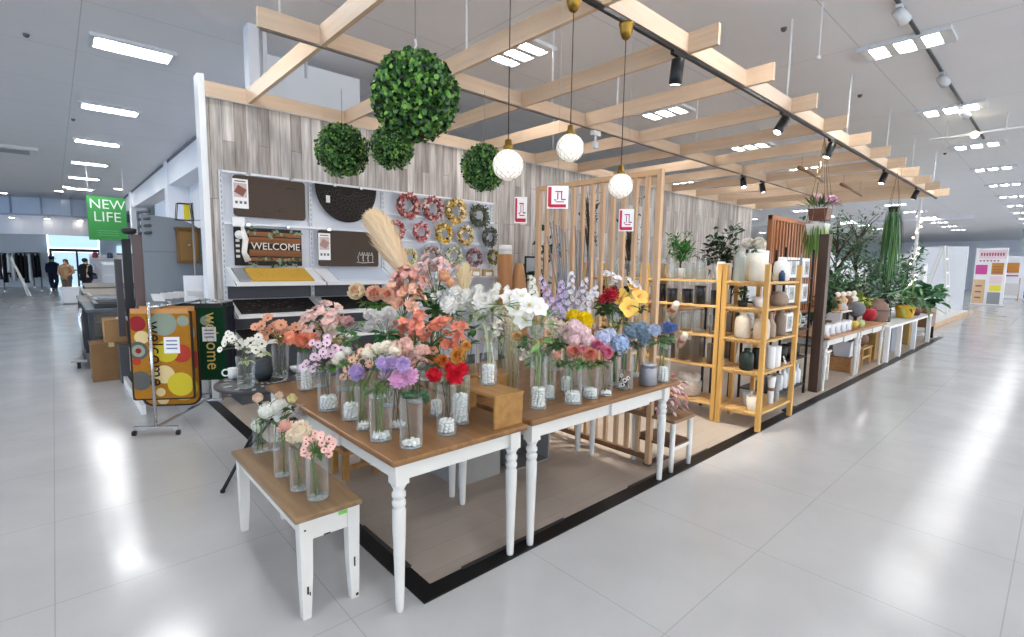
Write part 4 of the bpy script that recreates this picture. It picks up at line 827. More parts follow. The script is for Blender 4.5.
for x0,x1 in ((3.47,4.43),(4.45,5.42)):
    MB().box(x0,x1,6.1,6.5,1.40,1.42).build('shelf_board',mat('e8e9ec',.45),t); MB().box(x0,x1,6.1,6.5,.95,.97).build('shelf_board',mat('e8e9ec',.45),t)
# doormats hanging on the pegboard
MATB=mat('564a42',.95,0,.1,.15,0,90)
def outline(pts,y0,y1):
    n=len(pts); vs=[(x,y0,z) for x,z in pts]+[(x,y1,z) for x,z in pts]
    return vs,[tuple(range(n)),tuple(range(2*n-1,n-1,-1))]+[((i+1)%n,i,n+i,n+(i+1)%n) for i in range(n)]
def rrect(x0,x1,z0,z1,r,k=6):
    o=[]
    for cx,cz,a0 in ((x1-r,z1-r,0),(x0+r,z1-r,90),(x0+r,z0+r,180),(x1-r,z0+r,270)):
        for i in range(k+1): a=D(a0+90*i/k); o.append((cx+r*math.cos(a),cz+r*math.sin(a)))
    return o[::-1]
def clips(t,xs,z):
    for x in xs: MB().box(x-.022,x+.022,6.432,6.462,z-.02,z+.02).build('clip',CHROME,t,.004)
def tagcard(t,x0,x1,z0,z1,pic,y=6.43):
    MB().box(x0,x1,y-.003,y,z0,z1).build('card',mat('f3f1ef',.5),t)
    h=z1-z0; w=x1-x0; m=MB().box(x0+.015,x1-.015,y-.0045,y-.003,z0+h*.38,z1-h*.14).build('card_picture',mat('c9bab4',.5),t)
    c=V(((x0+x1)/2,y-.0055,z0+h*.6)); MB().obox(c,(w*.62,.002,h*.28),Matrix.Rotation(.5,3,'Y')).build('mat_picture',mat(pic,.6),t)
    b=MB()
    for k in range(3): b.box(x0+w*(.15+.28*k),x0+w*(.31+.28*k),y-.0045,y-.003,z0+h*.16,z0+h*.25)
    b.box(x0+w*.15,x1-w*.15,y-.0045,y-.003,z1-h*.1,z1-h*.06); b.build('card_print',mat('6d625c',.6),t)
t=thing('doormat','plain brown doormat with picture card, top left on the pegboard','doormat',(1.97,6.45,2.35),'doormats hung on the pegboard')
MB().add(*outline(rrect(1.555,2.36,2.11,2.575,.04),6.44,6.455)).build('mat_body',MATB,t); clips(t,(1.72,2.2),2.59); tagcard(t,1.545,1.71,2.20,2.53,'8a5248')
b=MB(); q=random.Random(2)
for i in range(16): x=1.85+q.random()*.42; z=2.16+q.random()*.12; b.box(x,x+.012,6.4385,6.44,z,z+.012)
b.box(2.13,2.25,6.4385,6.44,2.475,2.487); b.build('print',mat('3c332d',.9),t)
t=thing('doormat','black half-round rubber doormat with curled relief pattern on the pegboard','doormat',(2.93,6.45,2.4),'doormats hung on the pegboard')
cx,zt,R=2.905,2.585,.415; pts=[(cx+R*math.cos(D(a)),zt+R*1.1*math.sin(D(a))) for a in range(0,-181,-6)]
MB().add(*outline(pts,6.44,6.458)).build('mat_body',mat('221d1b',.75,0,.3),t); clips(t,(2.74,3.1),2.59)
b=MB()
for rr in (.10,.2,.30,.39):
    p=[(cx+rr*math.cos(D(a)),6.438,zt-.02+rr*1.05*math.sin(D(a))) for a in range(-8,-173,-6)]; b.tube(p,.006,5)
for rr,n in ((.15,7),(.25,11),(.345,15)):
    for k in range(n): a=D(-12-156*(k+.5)/n); b.torus((cx+rr*math.cos(a),6.438,zt-.02+rr*1.05*math.sin(a)),.026,.006,10,5,Matrix.Rotation(PI/2,3,'X'))
b.build('relief_pattern',mat('3a312d',.6),t)
MB().box(2.62,2.67,6.43,6.437,2.36,2.45).build('price_label',WHITE,t)
t=thing('doormat','dark WELCOME doormat with wood planks and leaves on the pegboard','doormat',(1.95,6.45,1.78),'doormats hung on the pegboard')
MB().box(1.545,2.30,6.44,6.455,1.55,1.99).build('mat_body',mat('25231f',.9),t); clips(t,(1.7,2.15),2.02)
for z,h in ((1.92,.05),(1.845,.075),(1.70,.075),(1.625,.04)):
    MB().box(1.70,2.29,6.4385,6.44,z-h/2,z+h/2).build('plank_print',wood('8a5a38','x',.8,.35),t)
b=MB(); q=random.Random(12)
for i in range(60):
    x=1.66+q.random()*.62; z=(1.555+q.random()*.09) if q.random()<.6 else (1.9+q.random()*.08)
    a=q.uniform(0,6.28); b.leaf((x,6.437,z),(math.cos(a),0,math.sin(a)),.05,.03,(0,-1,0),q.choice((0,1)),.05,0)
b.build('leaf_pattern',[mat('2f4a38',.8),mat('7f8f78',.8)],t)
text('WELCOME',.115,mat('e4e0d6',.7),t,(2.0,6.4375,1.775),(1,0,0),(0,0,1))
MB().tube([(1.63,6.43,2.0),(1.66,6.428,1.85),(1.64,6.428,1.7),(1.68,6.43,1.60)],[.02,.04,.035,.045],4).build('card',mat('efe9e2',.5),t)
MB().lathe((1.6,6.436,1.9),[(.05,-.001),(.05,.002)],18).build('badge',mat('e9e6e2',.5),t).matrix_local=Matrix.Translation(V((1.6,6.43,1.9))-V(t.location))@Matrix.Rotation(PI/2,4,'X')@Matrix.Translation(-(V((1.6,6.436,1.9))-V(t.location)))
b=MB()
for i,z in enumerate((1.82,1.76,1.70,1.64)): b.box(1.56,1.6,6.4385,6.44,z,z+.03)
b.build('card_print',mat('cfc9c2',.6),t)
MB().box(1.53,1.66,6.42,6.432,2.0,2.10).build('price_sign',mat('f2f2f2',.5),t)
t=thing('doormat','plain brown doormat with three white animal outlines on the pegboard','doormat',(2.93,6.45,1.78),'doormats hung on the pegboard')
MB().add(*outline(rrect(2.51,3.34,1.55,2.01,.03),6.44,6.455)).build('mat_body',MATB,t); clips(t,(2.65,3.2),2.02); tagcard(t,2.505,2.66,1.63,1.97,'a9857c')
b=MB()
for k,x in enumerate((3.08,3.15,3.22)):
    b.tube([(x-.03,6.437,1.62),(x-.045,6.437,1.67),(x-.03,6.437,1.70),(x-.02,6.437,1.745),(x-.005,6.437,1.70),(x+.01,6.437,1.70),(x+.02,6.437,1.745),(x+.035,6.437,1.69),(x+.03,6.437,1.62)],.004,5)
b.tube([(3.02,6.437,1.61),(3.10,6.437,1.60),(3.27,6.437,1.61)],.004,5); b.build('outline_print',mat('eae6e0',.7),t)
# mats on the sloping shelves
def slope(k,x,f,up=.006):
    zb,zf,dp=SLOPES[k]; y=6.50-dp*(1-f); return V((x,y,zf+(zb-zf)*f+up))
def shelfmat(label,k,x0,x1,m,f0=.08,f1=.85,pat=None):
    P=[slope(k,x0,f0,.004),slope(k,x1,f0,.004),slope(k,x1,f1,.004),slope(k,x0,f1,.004)]; u=V((0,0,.016)); t=thing('doormat',label,'doormat',P[0],'doormats on the sloping shelves')
    MB().add(P+[p+u for p in P],[(3,2,1,0),(4,5,6,7),(0,1,5,4),(1,2,6,5),(2,3,7,6),(3,0,4,7)]).build('mat_body',m,t)
    if pat:
        b=MB(); q=random.Random(k*9+int(x0*7))
        for i in range(pat[1]):
            x=x0+.08+q.random()*(x1-x0-.16); p=slope(k,x,f0+.06+q.random()*(f1-f0-.12),.021); a=q.uniform(0,3); r=q.uniform(.5,1)*pat[2]; b.add([p+V((r*math.cos(a+j*PI/2),r*.6*math.sin(a+j*PI/2),r*.25*math.sin(a+j*PI/2))) for j in range(4)],[(0,1,2,3)])
        b.build('print',pat[0],t)
    return t
shelfmat('mustard yellow doormat with black dots on the top sloping shelf',0,1.63,2.32,mat('c99f45',.95,0,.1,.12,0,80),pat=(mat('4e3d1c',.9),26,.010))
shelfmat('grey folded doormat end left of the mustard one on the top shelf',0,1.50,1.62,mat('8d8f92',.9))
shelfmat('thin pale blue mat lying flat right on the top sloping shelf',0,2.62,3.38,mat('cdd7e6',.6))
shelfmat('very dark floral doormat on the second sloping shelf',1,1.50,2.36,mat('231d1c',.9),pat=(mat('5b4a44',.9),60,.022))
shelfmat('black oval patterned doormat right on the second sloping shelf',1,2.52,3.30,mat('1c1816',.85),pat=(mat('443a36',.9),30,.02))
shelfmat('dark rubber doormat on the lowest sloping shelf',2,1.52,2.36,mat('26201d',.85),pat=(mat('4d423c',.9),30,.02))
# wreaths
def wreath(px,py,rpx,cols,label,seed,hole=.52):
    c=yp(px,py,6.43); R=rpx*dep(c)/FPX*1.05; q=random.Random(seed); t=thing('wreath',label,'wreath',c,'wreaths hung on the pegboard')
    F=Matrix.Rotation(PI/2,3,'X'); MB().torus(c,R*.72,R*.2,24,6,F).build('ring',mat('5b4330',.8),t)
    b=MB()
    for i in range(210):
        a=q.uniform(0,6.28); k=q.uniform(-1,1); e=V((math.cos(a),0,math.sin(a))); p=c+e*R*(.72+.2*k)+V((0,-R*.14*q.random(),0)); dr=e*q.uniform(-.7,1)+V((-math.sin(a),0,math.cos(a)))*q.uniform(-1,1)+V((0,-.6,0)); b.leaf(p,dr,R*q.uniform(.22,.34),R*q.uniform(.16,.24),(q.uniform(-.5,.5),-1,q.uniform(-.5,.5)),q.randrange(len(cols)))
    b.build('foliage',[mat(h,.7) for h in cols],t)
    b=MB()
    for i in range(9):
        a=i*.7+q.random()*.3; e=V((math.cos(a),0,math.sin(a))); b.ell(c+e*R*.74+V((0,-R*.22,0)),R*.13*q.uniform(.7,1.2),None,None,8,5,i%len(cols[:2]))
    b.build('blossoms',[mat(cols[-1],.6),mat(cols[0],.6)],t)
    return t
RP=('a8484e','c77a74','8a3a44','e6c4b4'); YL=('c99a36','e0b95a','8a7a34','f2e2b8'); DG=('3f4a3c','5c6654','6e6a58','78806c')
wreath(407,206,12.5,RP,'rose red leaf wreath, first in the top row of wreaths',1); wreath(432,209,12,('b0505a','7d3c44','d08a86','e8cfc4'),'rose and cream wreath, second in the top row of wreaths',2)
wreath(455,211.5,12,YL,'mustard yellow wreath, third in the top row of wreaths',3); wreath(478.7,216,11.5,DG,'dark grey green wreath, last in the top row of wreaths',4)
wreath(395,230,10,('b0484e','d68a80','913a3c','e6c4b4'),'small red pink wreath, first in the middle row of wreaths',5); wreath(420.6,232,9.5,('cf6a76','e6a09c','a94a5c','f0d4cc'),'bright pink wreath, second in the middle row of wreaths',6)
wreath(443.4,233.5,10,('d8a22a','eac65c','9a7e2c','f4e6b0'),'golden yellow wreath, third in the middle row of wreaths',7); wreath(465,235.6,9.8,('cfae6a','e6d09c','b08a3a','f2e8cc'),'pale straw yellow wreath, fourth in the middle row of wreaths',8)
wreath(489,237,9.5,('4a4f48','6a7068','383c38','8c9088'),'small charcoal wreath, last in the middle row of wreaths',9)
wreath(409,257,8.5,('d9b23c','c7cdb0','e6d9a0','f0ead0'),'small yellow and pale green wreath, first in the bottom row',10); wreath(431,258.5,12,('cbb9ae','a98c88','d8cfc0','8f7a78'),'large beige and mauve wreath in the bottom row of wreaths',11)
wreath(453,256,10,('8ea080','cfd4b8','b9a07c','e4e4d0'),'sage green wreath in the bottom row of wreaths',12); wreath(473.6,257,9.5,('8c6672','b08a8e','6e4e58','c9b0b0'),'dusky mauve wreath in the bottom row of wreaths',13)
wreath(493,257,7.5,('6c6a3c','8f8a50','4f4c2c','b8ac74'),'small olive wreath, last in the bottom row of wreaths',14)
# craft bits on the unit's lower right shelves
for i,(x,h,c,l) in enumerate(((4.6,.10,'d9b870','small straw coloured wreath kit on the shelf below the wreaths'),(4.85,.12,'c4a884','beige craft pack on the shelf below the wreaths'),(5.1,.11,'b89a6a','brown craft pack on the shelf below the wreaths'),(5.3,.09,'e2ddd2','white craft pack on the shelf below the wreaths'))):
    t=thing('craft_pack',l,'craft pack',(x,6.2,1.42),'craft packs below the wreaths'); MB().box(x-.09,x+.09,6.17,6.24,1.42,1.42+h).build('pack',mat(c,.6),t,.01); MB().box(x-.06,x+.06,6.167,6.1705,1.43,1.42+h*.6).build('pack_label',mat('f0ece4',.5),t)
# ------------------------------------------------------------------ low table behind the screen with lamp, plant and easel
t=thing('side_table','pale low table before the plank wall at the end of the pegboard','table',(6.3,5.8,0))
MB().box(4.7,7.6,5.52,6.04,.98,1.01).build('table_top',PALEWOOD_X,t)
for x,y in ((4.74,5.56),(7.55,5.56),(4.74,5.99),(7.55,5.99)): MB().box(x-.025,x+.025,y-.025,y+.025,0,.98).build('leg',WHITE,t)
MB().box(4.76,7.5,5.56,5.98,.45,.47).build('shelf',PALEWOOD_X,t)
p=V((yp(505,270,5.75).x,5.75,1.011)); R1=lambda a: [(r,z) for r,z in a]
lpot('wooden_vase','tall brown cylinder under the white lamp by the pegboard end','vase',p+V((0,0,0)),[(.11,0),(.115,.01),(.115,.74),(.10,.75)],wood('a9764a','z',.5,.2))
t=thing('box','white paper wrapped roll standing on the tall brown cylinder','box',p+V((0,0,.75))); MB().lathe(p+V((0,0,.75)),[(.09,0),(.10,.01),(.10,.13),(.09,.14)],24).build('body',WHITE,t); MB().lathe(p+V((0,0,.80)),[(.1015,0),(.1015,.04)],24).build('band',mat('d9d6d0',.5),t)
lpot('wooden_vase','tan sloping wooden form right of the tall brown cylinder','vase',V((p.x+.29,5.75,1.011)),[(.14,0),(.13,.2),(.09,.5),(.06,.62)],wood('b98a5c','z',.5,.2))
t=thing('photo_frame','small black framed picture leaning on the plank wall side table','picture frame',(5.75,5.9,1.011)); 
MB().box(5.63,5.87,5.89,5.91,1.45,1.75).build('frame',BLACK,t,.004); MB().box(5.655,5.845,5.886,5.8895,1.48,1.72).build('picture',mat('aab0b4',.4),t); MB().bar((5.66,5.9,1.012),(5.68,5.9,1.46),.015).build('leg',BLACK,t); MB().bar((5.84,5.9,1.012),(5.82,5.9,1.46),.015).build('leg',BLACK,t)
t=thing('gift_box','small black box in front of the framed picture','box',(5.72,5.66,1.011)); MB().box(5.6,5.87,5.6,5.74,1.011,1.2).build('body',BLACK,t,.004); MB().box(5.595,5.875,5.595,5.745,1.2,1.23).build('lid',mat('241b18',.5),t,.004)
def leafy(name,label,cat,p,h,rad,n,L,W,cols,trunk='4e3f30',branches=7,seed=1,pot=None,droop=0,up=.3,group=None,ell=1.0,low=.3,flow=None):
    """potted plant or small tree: trunk, branches and a leaf crown"""
    q=random.Random(seed); t=thing(name,label,cat,p,group); p=V(p); z0=0
    if pot:
        prof,pm=pot; MB().lathe(p,prof,22).build('pot',pm,t); z0=prof[-1][1]*.9; MB().lathe(p+V((0,0,z0*.95)),[(prof[-1][0]*.92,0),(prof[-1][0]*.9,.004)],18).build('soil',mat('3a2d22',.9),t)
    b=MB(); ends=[]; b.tube([p+V((0,0,z0*.8)),p+V((q.uniform(-.02,.02),q.uniform(-.02,.02),h*.5)),p+V((0,0,h*.92))],[.012*h+.004,.009*h+.003,.004],7)
    for i in range(branches):
        a=i*2.4; s=low+(1-low)*q.random()*.8; st=p+V((0,0,h*s)); e=st+V((rad*math.cos(a)*q.uniform(.4,.85),rad*math.sin(a)*q.uniform(.4,.85),h*(up*q.uniform(.3,1)-droop))); b.tube([st,st.lerp(e,.5)+V((0,0,.04*h)),e],[.006*h+.002,.004*h,.002],5); ends.append((st,e))
    b.build('trunk',mat(trunk,.8),t)
    b=MB()
    for i in range(n):
        st,e=q.choice(ends); s=q.uniform(.25,1.08); o=V((q.gauss(0,1),q.gauss(0,1),q.gauss(0,ell)))*rad*.16; c=st.lerp(e,s)+o; dr=(e-st).normalized()*.5+V((q.uniform(-1,1),q.uniform(-1,1),q.uniform(-.6,.8)-droop*2)); b.leaf(c,dr,L*q.uniform(.7,1.2),W*q.uniform(.7,1.2),None,q.randrange(len(cols)))
    b.build('foliage',[mat(h2,.5,0,.3) for h2 in cols],t)
    if flow:
        for i in range(flow[1]):
            st,e=ends[i%len(ends)]; o=bpy.data.objects.new('bloom',head(flow[2],flow[0],'f4f2e6')); COL.objects.link(o); o.parent=t; o.matrix_local=Matrix.Translation(e-p)@face(V((-.5,-.6,.5))).to_4x4()@Matrix.Scale(flow[3],4)
    return t
POTW=([(.07,0),(.09,.02),(.1,.16),(.095,.17)],WHITE)
leafy('potted_plant','round-leaved green plant with pale flowers beside the first price sign','plant',(5.98,5.82,1.011),.95,.36,46,.17,.13,('2f5a3a','24482f','3d6b48'),seed=5,pot=POTW,branches=9)
leafy('tall_branch','slim dark leaved branch behind the slats, left one','branch',(6.0,4.9,0.011),2.5,.22,120,.07,.03,('3a4038','545a50'),seed=6,pot=([(.10,0),(.14,.3),(.15,.5)],mat('6b6660',.6)),branches=12,low=.55)
leafy('tall_branch','slim dark leaved branch behind the slats, right one','branch',(6.2,4.3,0.011),2.45,.22,110,.07,.03,('3a4038','545a50'),seed=7,pot=([(.10,0),(.14,.3),(.15,.5)],mat('57524c',.6)),branches=12,low=.55)
leafy('potted_plant','dark green bottle-shaped cactus plant below the black gift box','plant',(5.0,4.6,.76),.62,.10,60,.10,.03,('1f3f28','16301e'),seed=8,pot=([(.06,0),(.08,.1)],DARK),branches=9,up=.6)
for i,(x,y,w,h,c,l) in enumerate(((4.9,4.6,1.1,.75,'b98f63','brown low display table behind the hidden flower table'),(7.4,4.4,1.6,.95,'a77d56','brown display table seen through the slats'))):
    t=thing('display_table',l,'table',(x,y,0),'brown tables behind the screen'); MB().box(x-w/2,x+w/2,y-.35,y+.35,h-.03,h).build('table_top',wood(c,'x'),t,.004)
    for sx in (-1,1):
        for sy in (-1,1): MB().box(x+sx*(w/2-.05)-.03,x+sx*(w/2-.05)+.03,y+sy*.28-.03,y+sy*.28+.03,0,h-.03).build('leg',wood(c,'z'),t)
q=random.Random(31)
for i,(dx,h,c,l) in enumerate(((-.6,.22,'8f4a36','terracotta pot seen through the slats, first on the brown table'),(-.3,.3,'d9d2c6','cream jar seen through the slats, second on the brown table'),(0,.25,'5a4638','dark brown jar seen through the slats, third on the brown table'),(.3,.3,'b9a88c','beige jar seen through the slats, fourth on the brown table'),(.6,.22,'e6e2da','white pot seen through the slats, last on the brown table'))):
    lpot('jar',l,'jar',V((7.4+dx,4.4,.951)),[(.07,0),(.10,h*.3),(.10,h*.7),(.06,h*.9),(.07,h)],mat(c,.5),'jars on the brown table')
leafy('flower_arrangement','red flowered arrangement standing behind the slats','flowers',(8.9,4.0,.011),1.75,.3,160,.09,.05,('3a5a34','4a6c40','6b4a38'),seed=9,pot=([(.14,0),(.2,.5),(.2,.8)],mat('7b6a5a',.6)),branches=10,low=.6,flow=('c04434',8,'ruffle',.07))
# ------------------------------------------------------------------ pine shelf units
def shelf_unit(label,x0,x1,y0,y1,levels,H,lng,grp='pine shelf units'):
    t=thing('shelf_unit',label,'shelf',((x0+x1)/2,(y0+y1)/2,0),grp); p=.045
    for x,y in ((x0,y0),(x1-p,y0),(x0,y1-p),(x1-p,y1-p)): MB().box(x,x+p,y,y+p,.008,H).build('post',PINE_Z,t,.003)
    for z in levels:
        b=MB()
        if lng=='x':
            n=5; w=(y1-y0-.02)/n
            for k in range(n): b.box(x0+.006,x1-.006,y0+.01+k*w+.003,y0+.01+(k+1)*w-.003,z-.02,z)
            b.box(x0+p,x0+p+.02,y0+p,y1-p,z-.045,z-.02).box(x1-p-.02,x1-p,y0+p,y1-p,z-.045,z-.02)
        else:
            n=5; w=(x1-x0-.02)/n
            for k in range(n): b.box(x0+.01+k*w+.003,x0+.01+(k+1)*w-.003,y0+.006,y1-.006,z-.02,z)
            b.box(x0+p,x1-p,y0+p,y0+p+.02,z-.045,z-.02).box(x0+p,x1-p,y1-p-.02,y1-p,z-.045,z-.02)
        b.build('shelf_board',PINE_X if lng=='x' else PINE_Y,t,.002)
    return t
LV=(.185,.585,.905,1.215,1.475)
shelf_unit('pine shelf unit of ceramic jugs at the aisle edge',5.005,5.89,1.895,2.345,LV,1.645,'x')
shelf_unit('pine shelf unit of clear glassware next to the ceramics shelf',5.005,5.455,2.355,3.26,LV,1.645,'y')
shelf_unit('pine shelf unit seen through the slats of the divider',5.005,5.455,3.27,4.17,LV,1.645,'y')
def onshelf(px,py,z,x0=5.06,x1=5.84,y0=1.95,y1=2.29):
    p=zp(px,py,z); return V((min(max(p.x,x0),x1),min(max(p.y,y0),y1),z+.001))
def ceramic(name,label,px,pyb,pyt,w,z,prof,m,handle=0,cat='vase',n=24,neck=None,extra=None,group='ceramics on the pine shelf',lim=None,fx=None):
    p=fx and V((*fx,z+.001)) or onshelf(px,pyb,z,*(lim or ())); d=dep(p); r=w/2*d/FPX; h=max(.04,(pyb-pyt)*d/FPX*.98)
    t=thing(name,label,cat,p,group); pr=[(a*r,b*h) for a,b in prof]
    inner=[(max(pr[-1][0]-.006,.004),h-.001),(max(pr[-1][0]-.008,.003),h*.8)]
    MB().lathe(p,pr+inner,n,smooth=n>8,rot=.4).build('body',m,t)
    if handle:
        s=handle; a=p+V((s*r*.55,-.0,h*.90)); u=V((s,0,0)); MB().tube([p+u*r*.5+V((0,0,h*.93)),p+u*r*1.25+V((0,0,h*.93)),p+u*r*1.45+V((0,0,h*.78)),p+u*r*1.3+V((0,0,h*.6)),p+u*r*.9+V((0,0,h*.52))],.011,8).build('handle',m,t)
    return t,p,r,h
CYL=[(.9,0),(1,.03),(1,.97),(.97,1)]; JUG=[(.82,0),(1,.06),(1,.6),(.88,.78),(.5,.86),(.46,.9),(.5,1)]; BOWL=[(.5,0),(.62,.04),(.92,.5),(1,1)]; POT=[(.72,0),(.98,.25),(1,.5),(.8,.75),(.55,.84),(.6,1)]; BOT=[(.8,0),(1,.05),(1,.5),(.55,.68),(.38,.75),(.36,.95),(.45,1)]; BUCK=[(.7,0),(.74,.02),(1,1)]; TALL=[(.62,0),(.7,.02),(.72,.55),(.95,.85),(1,1)]
SAND=mat('d9c9b4',.6,0,.3,.08,0,30); OFFW=mat('ece4d2',.55,0,.3,.04,0,30); WHT=mat('f0eeea',.4); TAUPE=mat('a8927f',.65,0,.3,.12,0,25); GREYG=mat('a7aca2',.55,0,.3,.06); NAVY=mat('25385c',.3); DKG=mat('20302a',.4)
z=LV[4]
ceramic('vase','grey green eight-sided bottle vase on the pine shelf top',736,283,253,12,z,[(1,0),(1,.82),(.62,.93),(.45,1)],GREYG,n=8,fx=(5.14,2.24))
t,p,r,h=ceramic('vase','large ribbed cream vase holding two white peonies on the shelf top',757,279,251,20,z,[(.8,0),(1,.2),(1,.8),(.9,1)],OFFW,fx=(5.42,2.2))
ve=dict(P=p,d=dep(p),r=r*.8,h=h,ph='',top=p+V((0,0,h)),R=r*.8)
spray('peony_spray','two white peonies standing in the large cream vase on the shelf',ve,[(748.5,244.5,7.5,'rose','f4f2ea','ece6d8'),(759,244,7.5,'rose','f2efe4','eae2d2')],[(754,249,5,6)],lc=('4c6a3c','6a8a52'))
ceramic('vase','short cream ribbed cylinder vase at the front of the shelf top',750,283,262,15,z,CYL,OFFW,fx=(5.11,2.05))
ceramic('jug','small navy blue jug at the front of the shelf top',760,283,271.5,8,z,JUG,NAVY,fx=(5.22,1.985),cat='jug')
ceramic('jug','second small navy jug behind the near shelf post',775,283,272,6,z,JUG,NAVY,fx=(5.57,1.985),cat='jug')
ceramic('jug','large white ribbed handled jug right on the shelf top',781,281,257,15,z,JUG,WHT,1,fx=(5.73,2.05),cat='jug')
ceramic('vase','tall white vase behind the handled jug on the shelf top',770,280,250,14,z,CYL,WHT,fx=(5.66,2.24))
z=LV[3]
ceramic('bowl','white bowl on the second shelf from the top',759,307,297,13,z,BOWL,WHT,fx=(5.28,2.08),cat='bowl')
ceramic('pot','wide dusty brown pot on the second shelf from the top',783,305,291,19,z,POT,TAUPE,fx=(5.70,2.05),cat='pot')
leafy('potted_plant','small dark potted plant at the back of the second shelf','plant',(5.17,2.2,z+.001),.18,.08,60,.05,.03,('25442a','365a36'),seed=21,pot=([(.04,0),(.05,.06)],DARK),branches=6,group=None)
z=LV[2]
ceramic('jug','cream stoneware jug, left of the pair on the middle shelf',739,342,315,15,z,JUG,SAND,cat='jug',fx=(5.09,2.15))
ceramic('jug','cream stoneware jug with handle, right of the pair on the middle shelf',756.5,343,317,15,z,JUG,SAND,1,cat='jug',fx=(5.14,1.985))
ceramic('jug','taupe tall-necked jug on the middle shelf',778,339,313,11,z,BOT,TAUPE,cat='jug',fx=(5.36,1.99))
ceramic('jug','brown grey handled pitcher at the right end of the middle shelf',788,337,311,11,z,JUG,mat('8f7d6c',.65,0,.3,.1,0,25),1,cat='jug',fx=(5.65,2.0))
ceramic('vase','dark glass vase at the back of the middle shelf',727,339,316,10,z,CYL,glass('9aa39c',.6),fx=(5.28,2.26))
z=LV[1]
ceramic('pot','dark green glazed pot on the fourth shelf',746,371,349,13,z,JUG,DKG,cat='pot',fx=(5.12,2.1))
ceramic('pot','black tall pot beside the dark green one on the fourth shelf',757,371,350,9,z,CYL,BLACK,cat='pot',fx=(5.26,2.06))
ceramic('vase','white ribbed vase, left of two on the fourth shelf',773,370,347,9,z,CYL,WHT,fx=(5.40,1.98))
ceramic('vase','white ribbed vase, right of two on the fourth shelf',781,368,347,9,z,CYL,WHT,fx=(5.55,1.98))
t=thing('price_card','small white price card on the fourth shelf edge','card',(5.79,1.96,z+.001)); MB().add([(5.77,1.96,z+.001),(5.82,1.96,z+.001),(5.81,1.99,z+.08),(5.78,1.99,z+.08),(5.77,1.965,z+.001),(5.82,1.965,z+.001),(5.81,1.995,z+.08),(5.78,1.995,z+.08)],[(0,1,2,3),(7,6,5,4),(0,4,5,1),(1,5,6,2),(2,6,7,3),(3,7,4,0)]).build('card',WHITE,t); MB().box(5.785,5.805,1.975,1.977,z+.03,z+.05).build('print',DARK,t)
z=LV[0]
t,p,r,h=ceramic('bucket','small white bucket on the bottom shelf at the front',748.5,413,398,11,z,BUCK,OFFW,cat='bucket',fx=(5.11,2.02))
MB().tube([p+V((-r,0,h)),p+V((-r*.8,0,h*1.3)),p+V((0,0,h*1.5)),p+V((r*.8,0,h*1.3)),p+V((r,0,h))],.004,6).build('handle',STEEL,t)
ceramic('bucket','grey bucket behind the white one on the bottom shelf',755,408,393,10,z,BUCK,mat('b5b3ae',.5),cat='bucket',fx=(5.26,2.13))
ceramic('vase','tall black vase on the bottom shelf',765,405,375,7,z,TALL,BLACK,fx=(5.42,2.06))
t,p,r,h=ceramic('vase','tall white vase with a brown band on the bottom shelf',772,404,376,8,z,TALL,WHT,fx=(5.53,2.0)); MB().lathe(p+V((0,0,h*.48)),[(r*.76,0),(r*.80,h*.12)],24).build('band',mat('8a6a4c',.6),t)
ceramic('vase','tall grey vase at the right of the bottom shelf',780,402,374,8,z,TALL,mat('9fa19c',.5),fx=(5.68,2.0))
# glassware on the second unit
def gl(label,y,x,z,r,h,tint=None,shape=CYL,g='glassware on the pine shelf'):
    p=V((x,y,z+.001)); b=MB(); b.lathe(p,[(a*r,c*h) for a,c in shape],20); b.lathe(p,[((a*r-.004),c*h+(.01 if c==0 else 0)) for a,c in shape][::-1],20)
    tag(b.build('glass_vase',glass(tint,.6) if tint else GL,None,0,p),label,'vase',g)
rows=((4,'top shelf of the glassware unit',.055,.20,None,5),(3,'second shelf of the glassware unit',.06,.17,'3a4044',5),(2,'third shelf of the glassware unit',.06,.22,None,5),(1,'fourth shelf of the glassware unit',.065,.24,'d8d2c8',5))
for k,nm,r,h,tint,n in rows:
    for i in range(n):
        gl(f'{"dark smoked" if k==3 else "clear"} glass vase, {ORD[i]} from the ceramics on the {nm}',2.47+i*.165,5.12 if i%2 else 5.16,LV[k],r,h*(1.15 if i%3==1 else .9),tint)
for i in range(4): gl(f'clear glass vase, {ORD[i]} from the near end on the top shelf seen through the slats',3.42+i*.19,5.15,LV[4],.055,.2)
for i in range(4): gl(f'clear glass jar, {ORD[i]} from the near end on the third shelf seen through the slats',3.42+i*.19,5.15,LV[2],.06,.2)
for i in range(4): lpot("jar",f"dark jar, {ORD[i]} from the near end on the second shelf seen through the slats","jar",V((5.15,3.42+i*.19,LV[3]+.001)),[(.05,0),(.055,.01),(.055,.13),(.04,.15)],DARK,"dark jars seen through the slats")
t=thing('basket','pale round basket with fluffy filling at the bottom of the glassware shelf','basket',(5.2,2.75,LV[0]+.001)); MB().lathe((5.2,2.75,LV[0]+.001),[(.10,0),(.13,.02),(.14,.15),(.13,.17)],20).build('body',mat('c9bfae',.8,0,.2,.2,0,40),t)
b=MB(); q=random.Random(3)
for i in range(16): a=q.uniform(0,6.28); b.ell((5.2+.08*math.cos(a)*q.random(),2.75+.09*math.sin(a),LV[0]+.17+q.random()*.05),.045,None,None,8,5)
b.build('filling',mat('e6dfd2',.9),t)
leafy('potted_plant','bright green feathery fern in a glass on the glassware shelf top','plant',(5.3,2.98,LV[4]+.001),.40,.16,420,.09,.014,('3f8a34','5ba244','2f6c2a'),seed=12,pot=([(.05,0),(.055,.12)],WHITE),branches=16,up=.5,low=.35)
